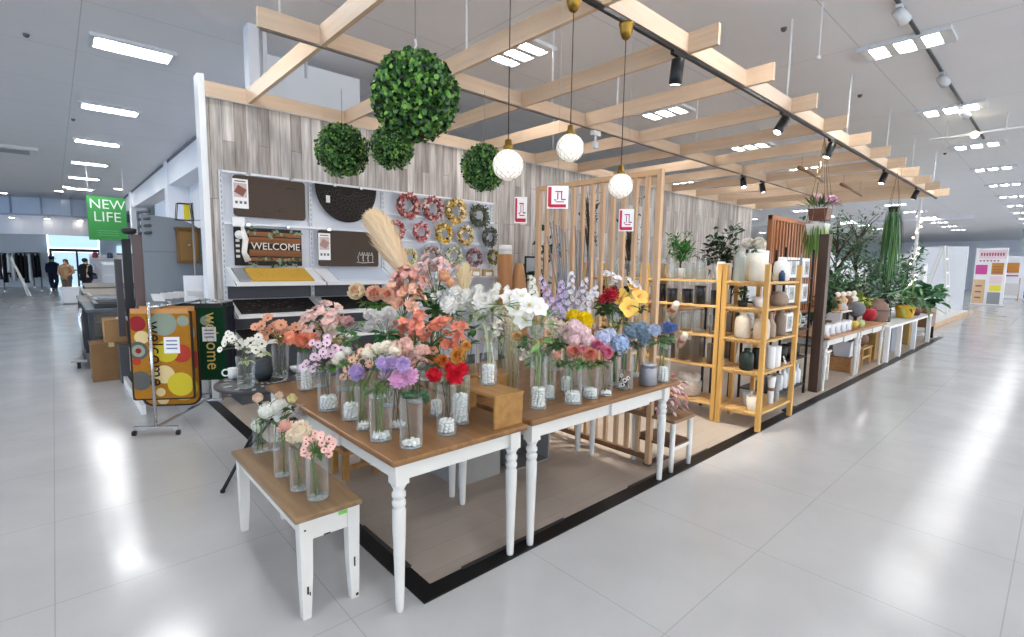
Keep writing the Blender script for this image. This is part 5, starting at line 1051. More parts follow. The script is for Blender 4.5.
leafy('rose_bush','dark leaved white rose bush in a white angular pot on the shelf top','plant',(5.55,2.62,1.2),.68,.26,300,.075,.045,('23402a','2f5434','1c3422'),seed=14,pot=([(.06,0),(.07,.02),(.10,.28),(.07,.30)],WHT),branches=12,low=.55,flow=('f3f1ea',4,'rose',.04))
b=thing('plant_stand','dark plant stand behind the glassware shelf carrying the rose bush','plant stand',(5.62,2.62,0)); MB().box(5.47,5.75,2.5,2.78,1.165,1.198).build('top',DARK,b)
for x,y in ((5.5,2.53),(5.72,2.53),(5.5,2.75),(5.72,2.75)): MB().box(x-.012,x+.012,y-.012,y+.012,0,1.165).build('leg',DARK,b)
ceramic('vase','white angular vase on the glassware unit top beside the pine post',721,281,262,11,LV[4],[(.7,0),(.8,.05),(1,.6),(.75,1)],WHT,fx=(5.12,2.42),n=6)
ceramic('vase','short pale frosted vase left of the white angular vase',710,281,264,9,LV[4],CYL,mat('dcdad6',.3),fx=(5.3,2.44))
for i,(y,z,c,l) in enumerate(((2.9,1.16,'d8cdb8','rolled paper packet jutting out of the glassware shelf, upper one'),(2.78,.84,'cfc6b6','rolled paper packet jutting out of the glassware shelf, lower one'))):
    a=V((5.0,y,z-.06)); e=V((4.86,y-.14,z+.06)); t=thing('paper_roll',l,'paper roll',a+V((.1,0,0)),'paper rolls in the glassware shelf'); MB().tube([a+V((.12,.06,-.05)),e],.035,12).build('roll',mat(c,.7),t); MB().tube([a.lerp(e,.35),a.lerp(e,.55)],.0365,12).build('band',mat('a05a50',.6),t)
# ------------------------------------------------------------------ dark slatted divider, photo-box rack
t=thing('slatted_screen','dark brown slatted wood divider with a thick post at the aisle','screen',(7.25,2.7,0))
RB='9c6238'
MB().box(7.25,7.37,2.06,2.17,0.008,2.05).build('post',wood('4e3a2e','z',.5,.2),t,.004)
MB().box(7.2,9.6,2.74,2.79,2.27,2.32).build('top_rail',wood(RB,'x'),t); MB().box(7.2,9.6,2.74,2.79,.92,.97).build('bottom_rail',wood(RB,'x'),t)
for x in (7.2,9.56): MB().box(x,x+.06,2.735,2.795,.008,2.33).build('post',wood(RB,'z'),t,.003)
for k in range(20): x=7.30+k*.113; MB().box(x,x+.05,2.745,2.785,.97,2.27).build('slat',wood(RB,'z',.45,.2),t)
t=thing('display_rack','black metal display rack with framed boxes behind the ceramics shelf','rack',(6.75,2.45,0))
for x,y in ((6.2,2.18),(7.12,2.18),(6.2,2.62),(7.12,2.62)): MB().box(x-.012,x+.012,y-.012,y+.012,0.007,1.85).build('post',BLACK,t)
for z in (.14,.5,.85,1.2,1.5): MB().box(6.2,7.12,2.17,2.63,z-.015,z).build('shelf',mat('1f1e1e',.5),t)
MB().tube([(6.14,2.0,.008),(6.14,2.0,1.78)],.012,8).build('side_pole',CHROME,t); MB().box(6.0,6.28,1.96,2.04,.0075,.022).build('foot_plate',BLACK,t); MB().bar((6.14,2.0,1.7),(6.2,2.18,1.7),.012).build('bracket',CHROME,t)
def picbox(label,x,y,z,w,h,c):
    t=thing('picture_box',label,'picture box',(x,y,z),'boxed pictures on the rack'); MB().box(x-w/2,x+w/2,y-.03,y+.03,z,z+h).build('box',mat('ecebe8',.5),t); MB().box(x-w*.34,x+w*.34,y-.0325,y-.03,z+h*.16,z+h*.84).build('picture',mat('b9bab4',.6,0,.3,.4,0,60),t)
    b=MB(); q=random.Random(hash_s(label))
    for i in range(9): a=q.uniform(0,6.28); b.leaf((x,y-.034,z+h*.5),(math.cos(a),0,math.sin(a)),h*.26,h*.1,(0,-1,0),0,.02,0)
    b.build('motif',mat(c,.7),t)
k=0
for zi,z in ((1.5,'top'),(1.2,'second'),(.85,'third')):
    for i,x in enumerate((6.32,6.55,6.78,7.0)):
        if zi==.85 and i>1: continue
        picbox(f'boxed botanical picture, {ORD[i]} from the ceramics end on the {z} rack level',x,2.24,zi+.001,.2,.22 if zi<1.4 else .24,('6c6f66','8a8f86','55604f','77746a')[i])
for i,x in enumerate((6.72,6.98)):
    c=V((x,2.26,.98)); t=thing('plate',f'eight-sided green plate standing on the rack, {("inner","aisle-end")[i]} one','plate',c,'eight-sided plates'); F=Matrix.Rotation(PI/2,3,'X')
    for nm,R,m,o in (('rim',.125,mat('3b332d',.5),0),('plate_face',.105,mat('c6cdb6',.4),.004)): 
        b=MB(); b.add([c+F@V((R*math.cos(2*PI*j/8+.39),R*math.sin(2*PI*j/8+.39),o+s*.006)) for s in (0,1) for j in range(8)],[tuple(range(7,-1,-1)),tuple(range(8,16))]+[(j,(j+1)%8,8+(j+1)%8,8+j) for j in range(8)]); b.build(nm,m,t)
    b=MB(); q=random.Random(i)
    for j in range(12): a=q.uniform(0,6.28); b.leaf(c+V((0,-.012,0)),(math.cos(a),0,math.sin(a)),.07,.03,(0,-1,0),0,.02,0)
    b.build('motif',mat('6d8a4e',.6),t)
for i in range(6):
    x=6.3+i*.15; z=.141; lpot('bottle',f'white bottle, {ORD[i]} from the ceramics end on the rack bottom','bottle',V((x,2.25,z)),[(.04,0),(.045,.01),(.045,.16),(.02,.2),(.018,.25)],WHITE,'white bottles on the rack bottom')
for i in range(4): lpot('pot',f'black pot, {ORD[i]} from the ceramics end on the low rack shelf','pot',V((6.35+i*.22,2.3,.501)),[(.06,0),(.08,.05),(.08,.14),(.06,.16)],mat('1c1c1c',.5),'black pots on the rack')
# small ornaments on rack top
for i,(x,c,l) in enumerate(((6.45,'d8c2a8','pale speckled ornament on the rack top'),(6.8,'5b4a44','dark speckled ornament on the rack top'))): t=thing('ornament',l,'ornament',(x,2.5,1.501),'ornaments on the rack top'); MB().ell((x,2.5,1.60),.08,.07,.10).build('body',mat(c,.6,0,.3,.4,0,40),t); MB().lathe((x,2.5,1.501),[(.05,0),(.03,.03)],12).build('foot',DARK,t)
# ------------------------------------------------------------------ long white table with fruit and pots
turned_table('white turned-leg table just past the dark divider post, with white mugs',7.40,8.98,2.0,2.68,.72,wood('a87c56','x',.4,.2),'front','white tables past the divider')
turned_table('white turned-leg table with red apples, second past the divider post',9.0,10.5,2.0,2.68,.72,wood('a87c56','x',.4,.2),'front','white tables past the divider')
z=.722
for i in range(5):
    p=V((7.60+i*.25,2.12,z)); t=thing('mug',f'white mug with a grey print, {ORD[i]} from the divider post','mug',p,'white mugs in a row'); MB().lathe(p,[(.052,0),(.057,.01),(.057,.15),(.052,.151),(.051,.02)],18).build('body',WHITE,t); MB().torus(p+V((.07,.01,.08)),.04,.008,14,6,Matrix.Rotation(PI/2,3,'X')).build('handle',WHITE,t); MB().box(p.x-.022,p.x+.022,p.y-.060,p.y-.056,z+.04,z+.11).build('print',mat('9aa2b8',.5),t)
t=thing('shelf_riser','small white two-post riser carrying carved ornaments behind the stone balls','riser',(9.7,2.42,z)); MB().box(9.06,10.34,2.32,2.54,.93,.95).build('top_board',mat('cfcac2',.5),t)
for x in (9.08,10.3): MB().box(x,x+.02,2.33,2.53,z,.93).build('side_panel',WHITE,t)
for i,(x,c,l) in enumerate(((9.2,'b98a5c','tan carved wooden ornament, first on the white riser'),(9.5,'d8b48a','pale carved wooden ornament, second on the white riser'),(9.8,'8a5f40','brown carved wooden ornament, third on the white riser'),(10.1,'e8e0d4','white carved wooden ornament, last on the white riser'))): t=thing('ornament',l,'ornament',(x,2.43,.951),'carved ornaments on the riser'); MB().lathe((x,2.43,.951),[(.07,0),(.085,.04),(.05,.1),(.075,.17),(.03,.22)],10).build('body',mat(c,.6,0,.3,.25,0,30),t); MB().ell((x,2.43,1.21),.045).build('top',mat('efe6d8',.6),t)
def ball(label,px,py,rp,Y,c,zt=.721,name='stone_ball',cat='ornament',var=.15):
    c0=yp(px,py,Y); r=rp*dep(c0)/FPX; p=V((c0.x,Y,zt)); t=thing(name,label,cat,p); b=MB(); cz=max(c0.z,zt+r*.97)
    if name=='apple': b.lathe(p,[(r*.35,.0),(r*.75,r*.25),(r,r*.95),(r*.85,r*1.5),(r*.45,r*1.75),(r*.1,r*1.55)],18); MB().tube([p+V((0,0,r*1.5)),p+V((.005,0,r*2.1))],r*.08,6).build('stalk',mat('4e3d2a',.7),t)
    elif name=='pot': b.lathe(p,[(r*.5,0),(r*.85,r*.3),(r,r),(r*.8,r*1.6),(r*.45,r*1.9),(r*.5,r*2)],22); MB().torus(p+V((0,0,r*1.1)),r*1.0,r*.04,24,6).build('band',DARK,t)
    else:
        b.ell(V((p.x,p.y,cz)),r,None,None,18,10)
        if cz-r>zt+.02: MB().lathe(p,[(r*.6,0),(r*.2,.02),(r*.2,cz-r-zt-.01),(r*.5,cz-r-zt+.02)],12).build('stand',DARK,t)
    b.build('body',mat(c,.6,0,.3,var,0,20),t); return t
ball('large red lacquered apple on the second white table',868.5,319,7,2.3,'a31f2e',.721,'apple'); ball('second red apple partly behind the large one',862,319,6,2.45,'92202c',.721,'apple')
ball('small white apple beside the red apples',880,317,5,2.3,'e8e4da',.721,'apple'); ball('yellow fruit in front of the red apples',853,328,4.5,2.12,'d9b24a',.721,'apple'); ball('pale green fruit in front of the red apples',860,327,4,2.12,'c7cf9a',.721,'apple')
ball('grey stone ball high on a stand behind the mugs',849,300,6.5,2.5,'8b8e92'); ball('smaller pale grey stone ball on a stand left of the higher one',841,307,5,2.4,'b3b6ba'); ball('dark grey stone ball beside the red apples',856,309,8,2.3,'6d7074')
ball('large brown round pot with dark band behind the apples',876,306,12,2.32,'7d6154',.641,'pot','pot')
leafy('moss_ball_plant','low yellow green mossy plant on the bench past the stone balls','plant',(10.85,2.5,.641),.5,.2,260,.07,.04,('8a9a3c','a8b454'),seed=33,pot=([(.07,0),(.08,.08)],mat('6b5a4a',.6)),branches=12)
leafy('potted_plant','dark small leaved plant on the first white table behind the mugs','plant',(8.6,2.42,.722),.45,.18,220,.08,.05,('2f4a30','466844'),seed=34,pot=([(.08,0),(.1,.12)],mat('5b4a3a',.6)),branches=12)
# under the tables
t=thing('stool','white low stool under the first table past the divider','stool',(7.95,2.4,0)); MB().box(7.65,8.3,2.2,2.6,.42,.45).build('seat',CREAM,t,.004)
for x,y in ((7.69,2.24),(8.26,2.24),(7.69,2.56),(8.26,2.56)): MB().box(x-.02,x+.02,y-.02,y+.02,0.007,.42).build('leg',CREAM,t)
MB().box(7.69,8.26,2.23,2.25,.2,.23).build('stretcher',CREAM,t)
t=thing('crate','small wooden crate on the floor under the second table','crate',(9.3,2.3,.007)); MB().box(9.1,9.65,2.15,2.5,.007,.22).build('body',wood('a87a4a','x'),t,.004); MB().box(9.12,9.63,2.17,2.48,.221,.226).build('lid',wood('8a6038','x'),t)
t=thing('planter_box','white square planter standing on the small wooden crate','planter',(9.35,2.3,.227)); MB().lathe((9.35,2.32,.227),[(.15,0),(.19,.24),(.18,.25)],4,rot=PI/4,smooth=False).build('body',mat('d6d8de',.5),t); MB().box(9.24,9.46,2.21,2.43,.468,.4775).build('soil',mat('4a3a30',.9),t)
t=thing('side_table','small pale wooden stand under the second table carrying a brown pot','stand',(10.1,2.35,0)); MB().box(9.8,10.38,2.15,2.55,.30,.32).build('top_board',wood('d6b07c','x'),t)
for x,y in ((9.83,2.18),(10.35,2.18),(9.83,2.52),(10.35,2.52)): MB().box(x-.018,x+.018,y-.018,y+.018,.007,.30).build('leg',wood('c89a64','z'),t)
MB().box(9.83,10.35,2.17,2.19,.13,.16).build('stretcher',wood('c89a64','x'),t)
lpot('pot','brown round pot on the small pale stand under the second table','pot',V((10.08,2.35,.321)),[(.12,0),(.19,.08),(.19,.16),(.13,.23),(.14,.25)],mat('7b5240',.5,0,.3,.2,0,20))
# ------------------------------------------------------------------ white open-frame bench with potted plants further along
t=thing('display_bench','white open-frame bench with potted plants further down the aisle','bench',(12.6,2.35,0))
MB().box(10.6,14.7,1.98,2.68,.60,.64).build('top',WHITE,t,.004)
for x in (10.7,11.65,13.0,14.6):
    for y in (2.02,2.64): MB().box(x-.05,x+.05,y-.035,y+.035,.007,.60).build('leg',WHITE,t)
MB().box(10.6,14.7,2.62,2.66,.1,.16).build('back_rail',WHITE,t)
for i,(x,c,l) in enumerate(((11.15,'9c7a3c','ochre storage box under the white bench, nearer one'),(14.0,'a5844a','ochre storage box under the white bench, farther one'),(12.4,'8d9298','grey storage box under the white bench'))): t=thing('storage_box',l,'box',(x,2.35,.007),'storage boxes under the white bench'); MB().box(x-.38,x+.38,2.2,2.55,.007,.5).build('body',mat(c,.6),t,.004); MB().box(x-.39,x+.39,2.19,2.56,.5,.54).build('lid',mat(c,.55),t,.003)
c0=yp(904,321,2.2); p=V((c0.x,2.2,.641)); leafy('potted_plant','agave-like plant in a bright yellow pot on the white bench','plant',p,.42,.42,90,.42,.05,('6d9a66','8fb27a','4f7c50'),seed=41,pot=([(.12,0),(.14,.02),(.18,.24),(.18,.26)],mat('d9a92c',.45)),branches=12,up=.55,low=.45)
p=V((13.9,2.2,.641)); t=thing('pot','dark red small pot beside the yellow planter on the white bench','pot',p); MB().lathe(p,[(.10,0),(.14,.1),(.08,.24),(.1,.28)],18).build('body',mat('5a1f26',.4),t); MB().ell(p+V((0,0,.3)),.07).build('lid',mat('7a2a30',.4),t)
t=thing('crate','brown wooden crate chair past the end of the white bench','crate',(15.3,2.3,0)); MB().box(14.9,15.7,2.05,2.6,.30,.75).build('body',wood('8a6444','x'),t)
for x,y in ((14.94,2.09),(15.66,2.09),(14.94,2.56),(15.66,2.56)): MB().box(x-.025,x+.025,y-.025,y+.025,.007,.30).build('leg',BLACK,t)
leafy('potted_plant','broad leaved green plant standing on the brown crate chair','plant',(15.3,2.3,.751),.4,.4,60,.36,.2,('3d7a4a','5a9860','2d5f38'),seed=43,pot=([(.12,0),(.15,.12)],mat('3f5a44',.6)),branches=10)
# trees and plants standing behind the tables
PB=([(.16,0),(.2,.05),(.22,.38),(.21,.40)],mat('7a746c',.6))
leafy('potted_tree','dark leaved olive tree rising behind the stone balls, nearest to the divider','tree',(12.4,3.35,.007),2.4,.8,420,.14,.06,('4e7252','668c62','3a5e42'),seed=51,pot=PB,branches=22,up=.3,low=.42)
leafy('potted_tree','pale feathery olive tree, tallest of the trees past the divider','tree',(16.6,4.0,.007),2.85,.75,650,.14,.04,('7d9478','93a88a','5f7a60'),seed=52,pot=PB,branches=22,up=.3,low=.5)
leafy('potted_tree','dusty green bushy tree behind the yellow planter','tree',(15.0,2.95,.007),1.8,.7,700,.17,.06,('5d8066','7c9c7c','466a50'),seed=53,pot=PB,branches=20,up=.3,low=.42)
leafy('potted_tree','dark bushy plant low below the trailing fern','tree',(13.0,2.95,.007),1.4,.5,420,.13,.06,('3a5c40','4c7050'),seed=54,pot=PB,branches=16,low=.45)
leafy('potted_tree','grey green leafy shrub behind the brown banded pot','tree',(11.2,3.0,.007),1.45,.6,520,.13,.07,('546f54','6c8868','3e5a42'),seed=55,pot=PB,branches=16,low=.45)
leafy('potted_tree','dark green shrub between the divider and the first tree','tree',(10.6,3.2,.007),1.35,.5,300,.15,.07,('4a6c48','64885c','3a5a40'),seed=56,pot=PB,branches=16,low=.45)
for i,(x,y,h,l) in enumerate(((11.6,2.25,.35,'black iron lantern on the white bench, nearer one'),(12.1,2.4,.42,'black iron lantern on the white bench, farther one'))):
    t=thing('lantern',l,'lantern',(x,y,.641),'iron lanterns on the bench'); MB().box(x-.07,x+.07,y-.07,y+.07,.641,.655).build('base',BLACK,t)
    for a in (-.06,.06):
        for c in (-.06,.06): MB().bar((x+a,y+c,.655),(x+a,y+c,.641+h),.012).build('bar',BLACK,t)
    MB().lathe((x,y,.641+h),[(.10,0),(.03,.06),(.01,.08)],4,rot=PI/4,smooth=False).build('roof',BLACK,t)
    MB().lathe((x,y,.655),[(.035,0),(.035,.14)],14).build('candle',CREAM,t)
# hanging planters
def hang(label,c,w,boxm,cols,seed,drop,n,flow=None):
    q=random.Random(seed); c=V(c); t=thing('hanging_planter',label,'hanging planter',c,None)
    MB().add([c+V((sx*w*(.5 if s else .4),sy*w*(.5 if s else .4),(0 if s else -w*.62))) for s in (0,1) for sx,sy in ((-1,-1),(1,-1),(1,1),(-1,1))],[(3,2,1,0),(4,5,6,7)]+[(k,(k+1)%4,4+(k+1)%4,4+k) for k in range(4)]).build('basket',boxm,t)
    for sx,sy in ((-1,-1),(1,-1),(1,1),(-1,1)): MB().tube([c+V((sx*w*.48,sy*w*.48,0)),V((c.x,c.y,3.4))],.004,4).build('cord',mat('8a7358',.7),t)
    b=MB()
    for i in range(n):
        a=q.uniform(0,6.28); r=w*q.uniform(.3,.75); p=c+V((r*math.cos(a),r*math.sin(a),.04)); l=drop*q.uniform(.4,1); dr=V((math.cos(a)*q.uniform(.02,.16),math.sin(a)*q.uniform(.02,.16),-1)); 
        if drop<.1: dr=V((math.cos(a),math.sin(a),q.uniform(.2,1.4))); l=w*q.uniform(.4,.9)
        b.leaf(p-V((0,0,.06 if drop>.1 else 0)),dr,l,.02 if drop>.1 else .028,(math.cos(a),math.sin(a),.2),q.randrange(len(cols)),.05,.1)
    b.build('foliage',[mat(x,.5) for x in cols],t)
    if flow:
        for i in range(flow[1]): 
            a=q.uniform(0,6.28); r=w*q.uniform(.1,.8); o=bpy.data.objects.new('bloom',head('blossom',flow[0],flow[2])); COL.objects.link(o); o.parent=t; o.matrix_local=Matrix.Translation(V((r*math.cos(a),r*math.sin(a),w*q.uniform(.2,.6))))@face(V((-.5,-.5,.7))).to_4x4()@Matrix.Scale(.09,4)
    return t
hang('brown wooden hanging planter with pink bougainvillea by the divider top',xp(822,209,8.3)+V((0,.02,.0)),.26,wood('6e4634','x'),('4a7040','6a8c54','365a34'),61,.04,50,('c8609a',9,'e0a0c4'))
hang('white square hanging planter with long trailing yellow green grass',xp(818,224,7.9),.24,mat('e6e4de',.5),('6b8f3c','9ab45c','4a6e30'),62,.55,90)
hang('black hanging pot with long trailing dark fern, at the aisle end',V((11.6,2.27,2.78)),.16,mat('1f1f20',.5),('3c6a3a','6f9a58','2c5030'),63,1.55,140)
for i,(p,e,l) in enumerate(((xp(816,165,8.8),xp(850,178,9.6),'short brown driftwood branch hung below the grid, nearer one'),(xp(861,190,11.0),xp(880,197,12.0),'short brown driftwood branch hung below the grid, farther one'))):
    t=thing('driftwood_branch',l,'branch',p,'hanging driftwood'); p=V(p); e=V(e); p.y=e.y=3.0
    p=V((p.x,3.0,3.2)); e=V((e.x+.4,3.0,3.12)); t.location=p
    MB().tube([p,p.lerp(e,.4)+V((0,0,.02)),e],[.03,.026,.018],8).build('branch',wood('7a5636','x'),t)
    for f in (.1,.9): c=p.lerp(e,f); MB().tube([c,V((c.x,c.y,3.4))],.004,4).build('cord',mat('9a8a70',.7),t)
# slim white lit pole at the end of the grid
p=zp(922,330,0); t=thing('light_pole','slim white pole with small string bulbs at the far end of the display','pole',(15.9,2.6,0)); MB().box(15.87,15.93,2.57,2.63,.007,3.38).build('pole',WHITE,t)
q=random.Random(9)
for i in range(16):
    z=1.0+i*.13; c=V((15.9+.07*math.cos(i*1.3),2.6+.07*math.sin(i*1.3)-.0,z)); o=MB().ell(c,.022,None,None,8,5).build('bulb',mat('fff3d6',.4,emit=7),t)
MB().tube([V((15.9+.055*math.cos(i*.65),2.6+.055*math.sin(i*.65),.95+i*.065)) for i in range(34)],.006,4).build('cable',mat('4a4a44',.6),t)
# ------------------------------------------------------------------ white displays farther down the right aisle
t=thing('platform','pale low platform with wooden front edge down the right aisle','platform',(18.6,3.2,0)); MB().box(16.9,25.5,2.4,4.6,.007,.16).build('deck',mat('e9e7e2',.5),t,.01); MB().box(16.88,25.52,2.37,2.4,.007,.15).build('edge_board',wood('cfa67c','x'),t)
t=thing('drawer_unit','white shelf display standing behind the low platform','shelf',(18,4.9,0)); MB().box(16.3,20.8,4.7,5.1,.007,1.9).build('back_panel',mat('e4e6ea',.5),t)
for z in (.5,.95,1.4): MB().box(16.3,20.8,4.3,4.7,z,z+.04).build('shelf',WHITE,t)
for i in range(9): tag(MB().box(16.6+i*.46,16.95+i*.46,4.42,4.62,(.991 if i%2 else .541),(1.2 if i%2 else .75)).build('goods_box',mat(('c9b48c','8d9a88','d9d6cc','6c7a70','b5a08a')[i%5],.6)),f'boxed goods, {ORD[i]} along the white shelf behind the low platform','box','goods on the white shelf')
def aframe(x,y,h,label):
    t=thing('ladder_frame',label,'ladder',(x,y,.162)); 
    for a,o in ((-.35,0),(.35,0)): MB().bar((x+a,y,.165),(x+a*.85,y+.25,h),.07).build('rail',WHITE,t)
    for a in (-.35,.35): MB().bar((x+a,y+.8,.165),(x+a*.85,y+.3,h),.06).build('rear_rail',WHITE,t)
    for k in range(4): f=.2+.2*k; MB().bar((x-.33,y+.25*f,.165+(h-.165)*f),(x+.33,y+.25*f,.165+(h-.165)*f),.06).build('rung',WHITE,t)
aframe(23.0,2.7,2.5,'white A-frame ladder stand on the low platform')
t=thing('mirror_board','tall white leaning panel beside the ladder stand','panel',(21.2,3.2,.162)); MB().box(20.9,21.5,3.15,3.25,.162,1.85).build('panel',WHITE,t,.01); MB().box(20.95,21.45,3.1,3.15,.162,.3).build('foot',mat('d6d6d6',.5),t)
t=thing('mirror_board','grey mirror-like panel left of the white leaning one','panel',(16.9,3.6,.162)); MB().box(16.2,17.5,3.55,3.6,.162,1.65).build('frame',mat('d0d4d6',.4),t); MB().box(16.26,17.44,3.545,3.55,.25,1.6).build('mirror_face',mat('9aa19c',.15,.6),t)
MB().box(14,30,8.2,8.3,0,2.5).build('display_wall',mat('eef0f3',.5)); o=bpy.data.objects['display_wall']; tag(o,'long white display wall with round wall decorations','display wall')
for i,(px,py,r,c,l) in enumerate(((929,255,.38,'3c5a40','dark green leaf wreath hung on the white display wall'),(944,255,.36,'9a9ea0','grey spoked round wall clock on the white display wall'),(893,248,.34,'aab2b0','pale round wall decoration behind the hanging fern'))):
    c0=yp(px,py,8.15); t=thing('wall_decoration',l,'wall decoration',c0,'round decorations on the display wall'); F=Matrix.Rotation(PI/2,3,'X'); MB().torus(c0,r,.05,28,6,F).build('ring',mat(c,.6),t); b=MB()
    for k in range(8): a=k*PI/4; b.bar(c0,c0+V((math.cos(a)*r,0,math.sin(a)*r)),.03)
    b.build('spokes',mat(c,.6),t); MB().lathe(c0,[(r*.35,-.02),(r*.35,.02)],16).build('hub',mat(c,.6),t)
leafy('potted_tree','leafy green tree between white panels down the right aisle','tree',(20.2,3.45,.162),2.0,.5,260,.18,.09,('3f6648','5a8260'),seed=71,pot=PB,branches=12)
# big white partition panels
for i,(x,y,w,h,c,l) in enumerate(((26.6,3.6,.12,2.6,'eceef2','tall white partition panel end behind the ladder stand'),(29.5,5.0,.12,2.4,'f0eeee','white partition edge nearer the poster stand'))):
    t=thing('partition_panel',l,'panel',(x,y,0),'white partition panels'); MB().box(x-w/2,x+w/2,y-.9,y+.9,.06,h).build('panel',mat(c,.5),t); MB().box(x-w/2-.03,x+w/2+.03,y-.95,y+.95,0,.06).build('base',mat('c9c9c9',.5),t)
# poster stand with pink and orange posters
X=33.0; YA=xp(1005,280,X).y; YB=xp(973,280,X).y; W=YB-YA
t=thing('poster_stand','tall white promotional stand with pink and orange posters','poster stand',(X,(YA+YB)/2,0))
MB().box(X,X+.3,YA,YB,0.05,2.75).build('board',mat('f4f1f0',.5),t); MB().box(X-.2,X+.5,YA-.05,YB+.05,0,.05).build('base',mat('c9c6c4',.5),t)
def pst(u0,u1,z0,z1,c,nm): return MB().box(X-.012,X-.002,YB-u1*W,YB-u0*W,z0,z1).build(nm,mat(c,.5),t)
pst(.12,.97,2.25,2.65,'f0d6dc','header_sign'); pst(.05,.42,1.5,1.95,'cf4f94','pink_poster'); pst(.55,.92,1.5,2.05,'c98b3a','orange_poster'); pst(.52,.92,1.05,1.42,'f1d9dc','pale_poster'); pst(.55,.9,.72,1.0,'f2e24a','yellow_poster'); pst(.02,.4,.12,1.25,'dcbb92','brown_paper_poster'); pst(.5,.9,.1,.66,'9a9a9c','grey_poster')
b=MB(); PB2=lambda u0,u1,z0,z1: b.box(X-.018,X-.012,YB-u1*W,YB-u0*W,z0,z1)
for k in range(9): PB2(.17+k*.085,.22+k*.085,2.38,2.52)
for k in range(6): PB2(.15+k*.11,.21+k*.11,2.12,2.18)
for k in range(3): PB2(.6,.87,1.6+k*.12,1.64+k*.12); PB2(.1,.3,.35+k*.28,.42+k*.28)
b.build('poster_lettering',mat('a65a5c',.5),t)
t=thing('sandwich_board','small wooden framed notice board beside the poster stand','sign',(40.5,2.1,0)); MB().box(40.4,40.5,1.8,2.8,.3,1.0).build('board',mat('d9d4cf',.5),t); MB().bar((40.4,1.8,0),(40.5,1.8,1.3),.06).build('leg',PALEWOOD_Z,t); MB().bar((40.4,2.8,0),(40.5,2.8,1.3),.06).build('leg',PALEWOOD_Z,t)
t=thing('poster_stand','orange topped far poster stand at the right edge','poster stand',(43,2.6,0)); MB().box(43,43.2,1.7,3.6,.05,2.6).build('board',mat('ececf0',.5),t); MB().box(42.98,43,2.0,3.2,1.6,2.2).build('orange_poster',mat('c98436',.5),t); MB().box(42.98,43,2.0,3.2,1.38,1.46).build('red_band',mat('b8405c',.5),t); MB().box(42.8,43.4,1.65,3.65,0,.05).build('base',mat('bbbbbb',.5),t)
for i,(x,y,w,h,c,l) in enumerate(((47,2.6,1.0,1.9,'3a4048','dark goods shelf at the far right edge'),(34,6.5,2.5,2.0,'e6e8ec','far white shelving behind the poster stand'),(48,6.5,3,2.2,'d9dde4','farthest white shelving down the right aisle'))):
    t=thing('shelving',l,'shelf',(x,y,0),'far shelving'); MB().box(x-w/2,x+w/2,y-.9,y+.9,0,h).build('body',mat(c,.6),t)
    for k in range(4): MB().box(x-w/2-.02,x+w/2+.02,y-.92,y+.92,.2+k*.45,.24+k*.45).build('shelf_edge',mat('c6c9cf',.5),t)
# wire drying hanger under the ceiling on the right
q0=zp(975,133,4.1); t=thing('lighting_frame','white bar frame hung under the ceiling of the right aisle','frame',q0)
for dy in (-.15,.15): MB().tube([q0+V((0,dy-.5,0)),q0+V((.1,dy+.5,0))],.02,6).build('bar',WHITE,t)
for dy in (-.4,.4): MB().tube([q0+V((0.05,dy,0)),q0+V((0.05,dy,.3))],.008,5).build('hanger',WHITE,t)
MB().ell(q0+V((0,0,-.03)),.06).build('lamp',mat('fff0c8',.4,emit=8),t)
# ------------------------------------------------------------------ doormat rack on castors
t=thing('garment_rack','chrome rack on castors holding the hanging doormats','rack',(.63,5.62,0))
a=zp(134,428,.075); e=zp(178,427,.075); a=V((a.x,a.y,.075)); e=V((e.x,e.y,.075)); m=(a+e)/2; bd=(e-a).normalized()
back=V((.83,2.2,0)).normalized(); back=V((.62,1.0,0)).normalized()
MB().bar(a,e,.025).build('base_bar',CHROME,t)
for p in (a,e):
    MB().bar(p,V((p.x,p.y,.05)),.012).build('castor_stem',CHROME,t); MB().tube([V((p.x,p.y,.026))-bd*.012,V((p.x,p.y,.026))+bd*.012],.025,14).build('castor_wheel',BLACK,t)
HZ=1.17
MB().tube([m,V((m.x,m.y,HZ+.05))],.014,10).build('post',CHROME,t)
RE=V((1.22,6.36,HZ)); r0=V((m.x,m.y,HZ)); MB().tube([r0,RE],.014,10).build('hanging_rail',CHROME,t); MB().tube([RE,V((RE.x,RE.y,.05))],.014,10).build('post',CHROME,t); MB().bar(V((RE.x-.2,RE.y+.12,.05)),V((RE.x+.10,RE.y-.1,.05)),.025).build('base_bar',CHROME,t)
MB().bar(m,V((RE.x,RE.y,.07)),.02).build('floor_bar',CHROME,t)
rd=(RE-r0).normalized(); nrm=V((-.52,-.85,0)).normalized(); rt=V((0,0,1)).cross(nrm)
DOTS=('94242a','d6a64c','8f9a88','c6b42c','ae3c2a','dcc48c','5c5c58')
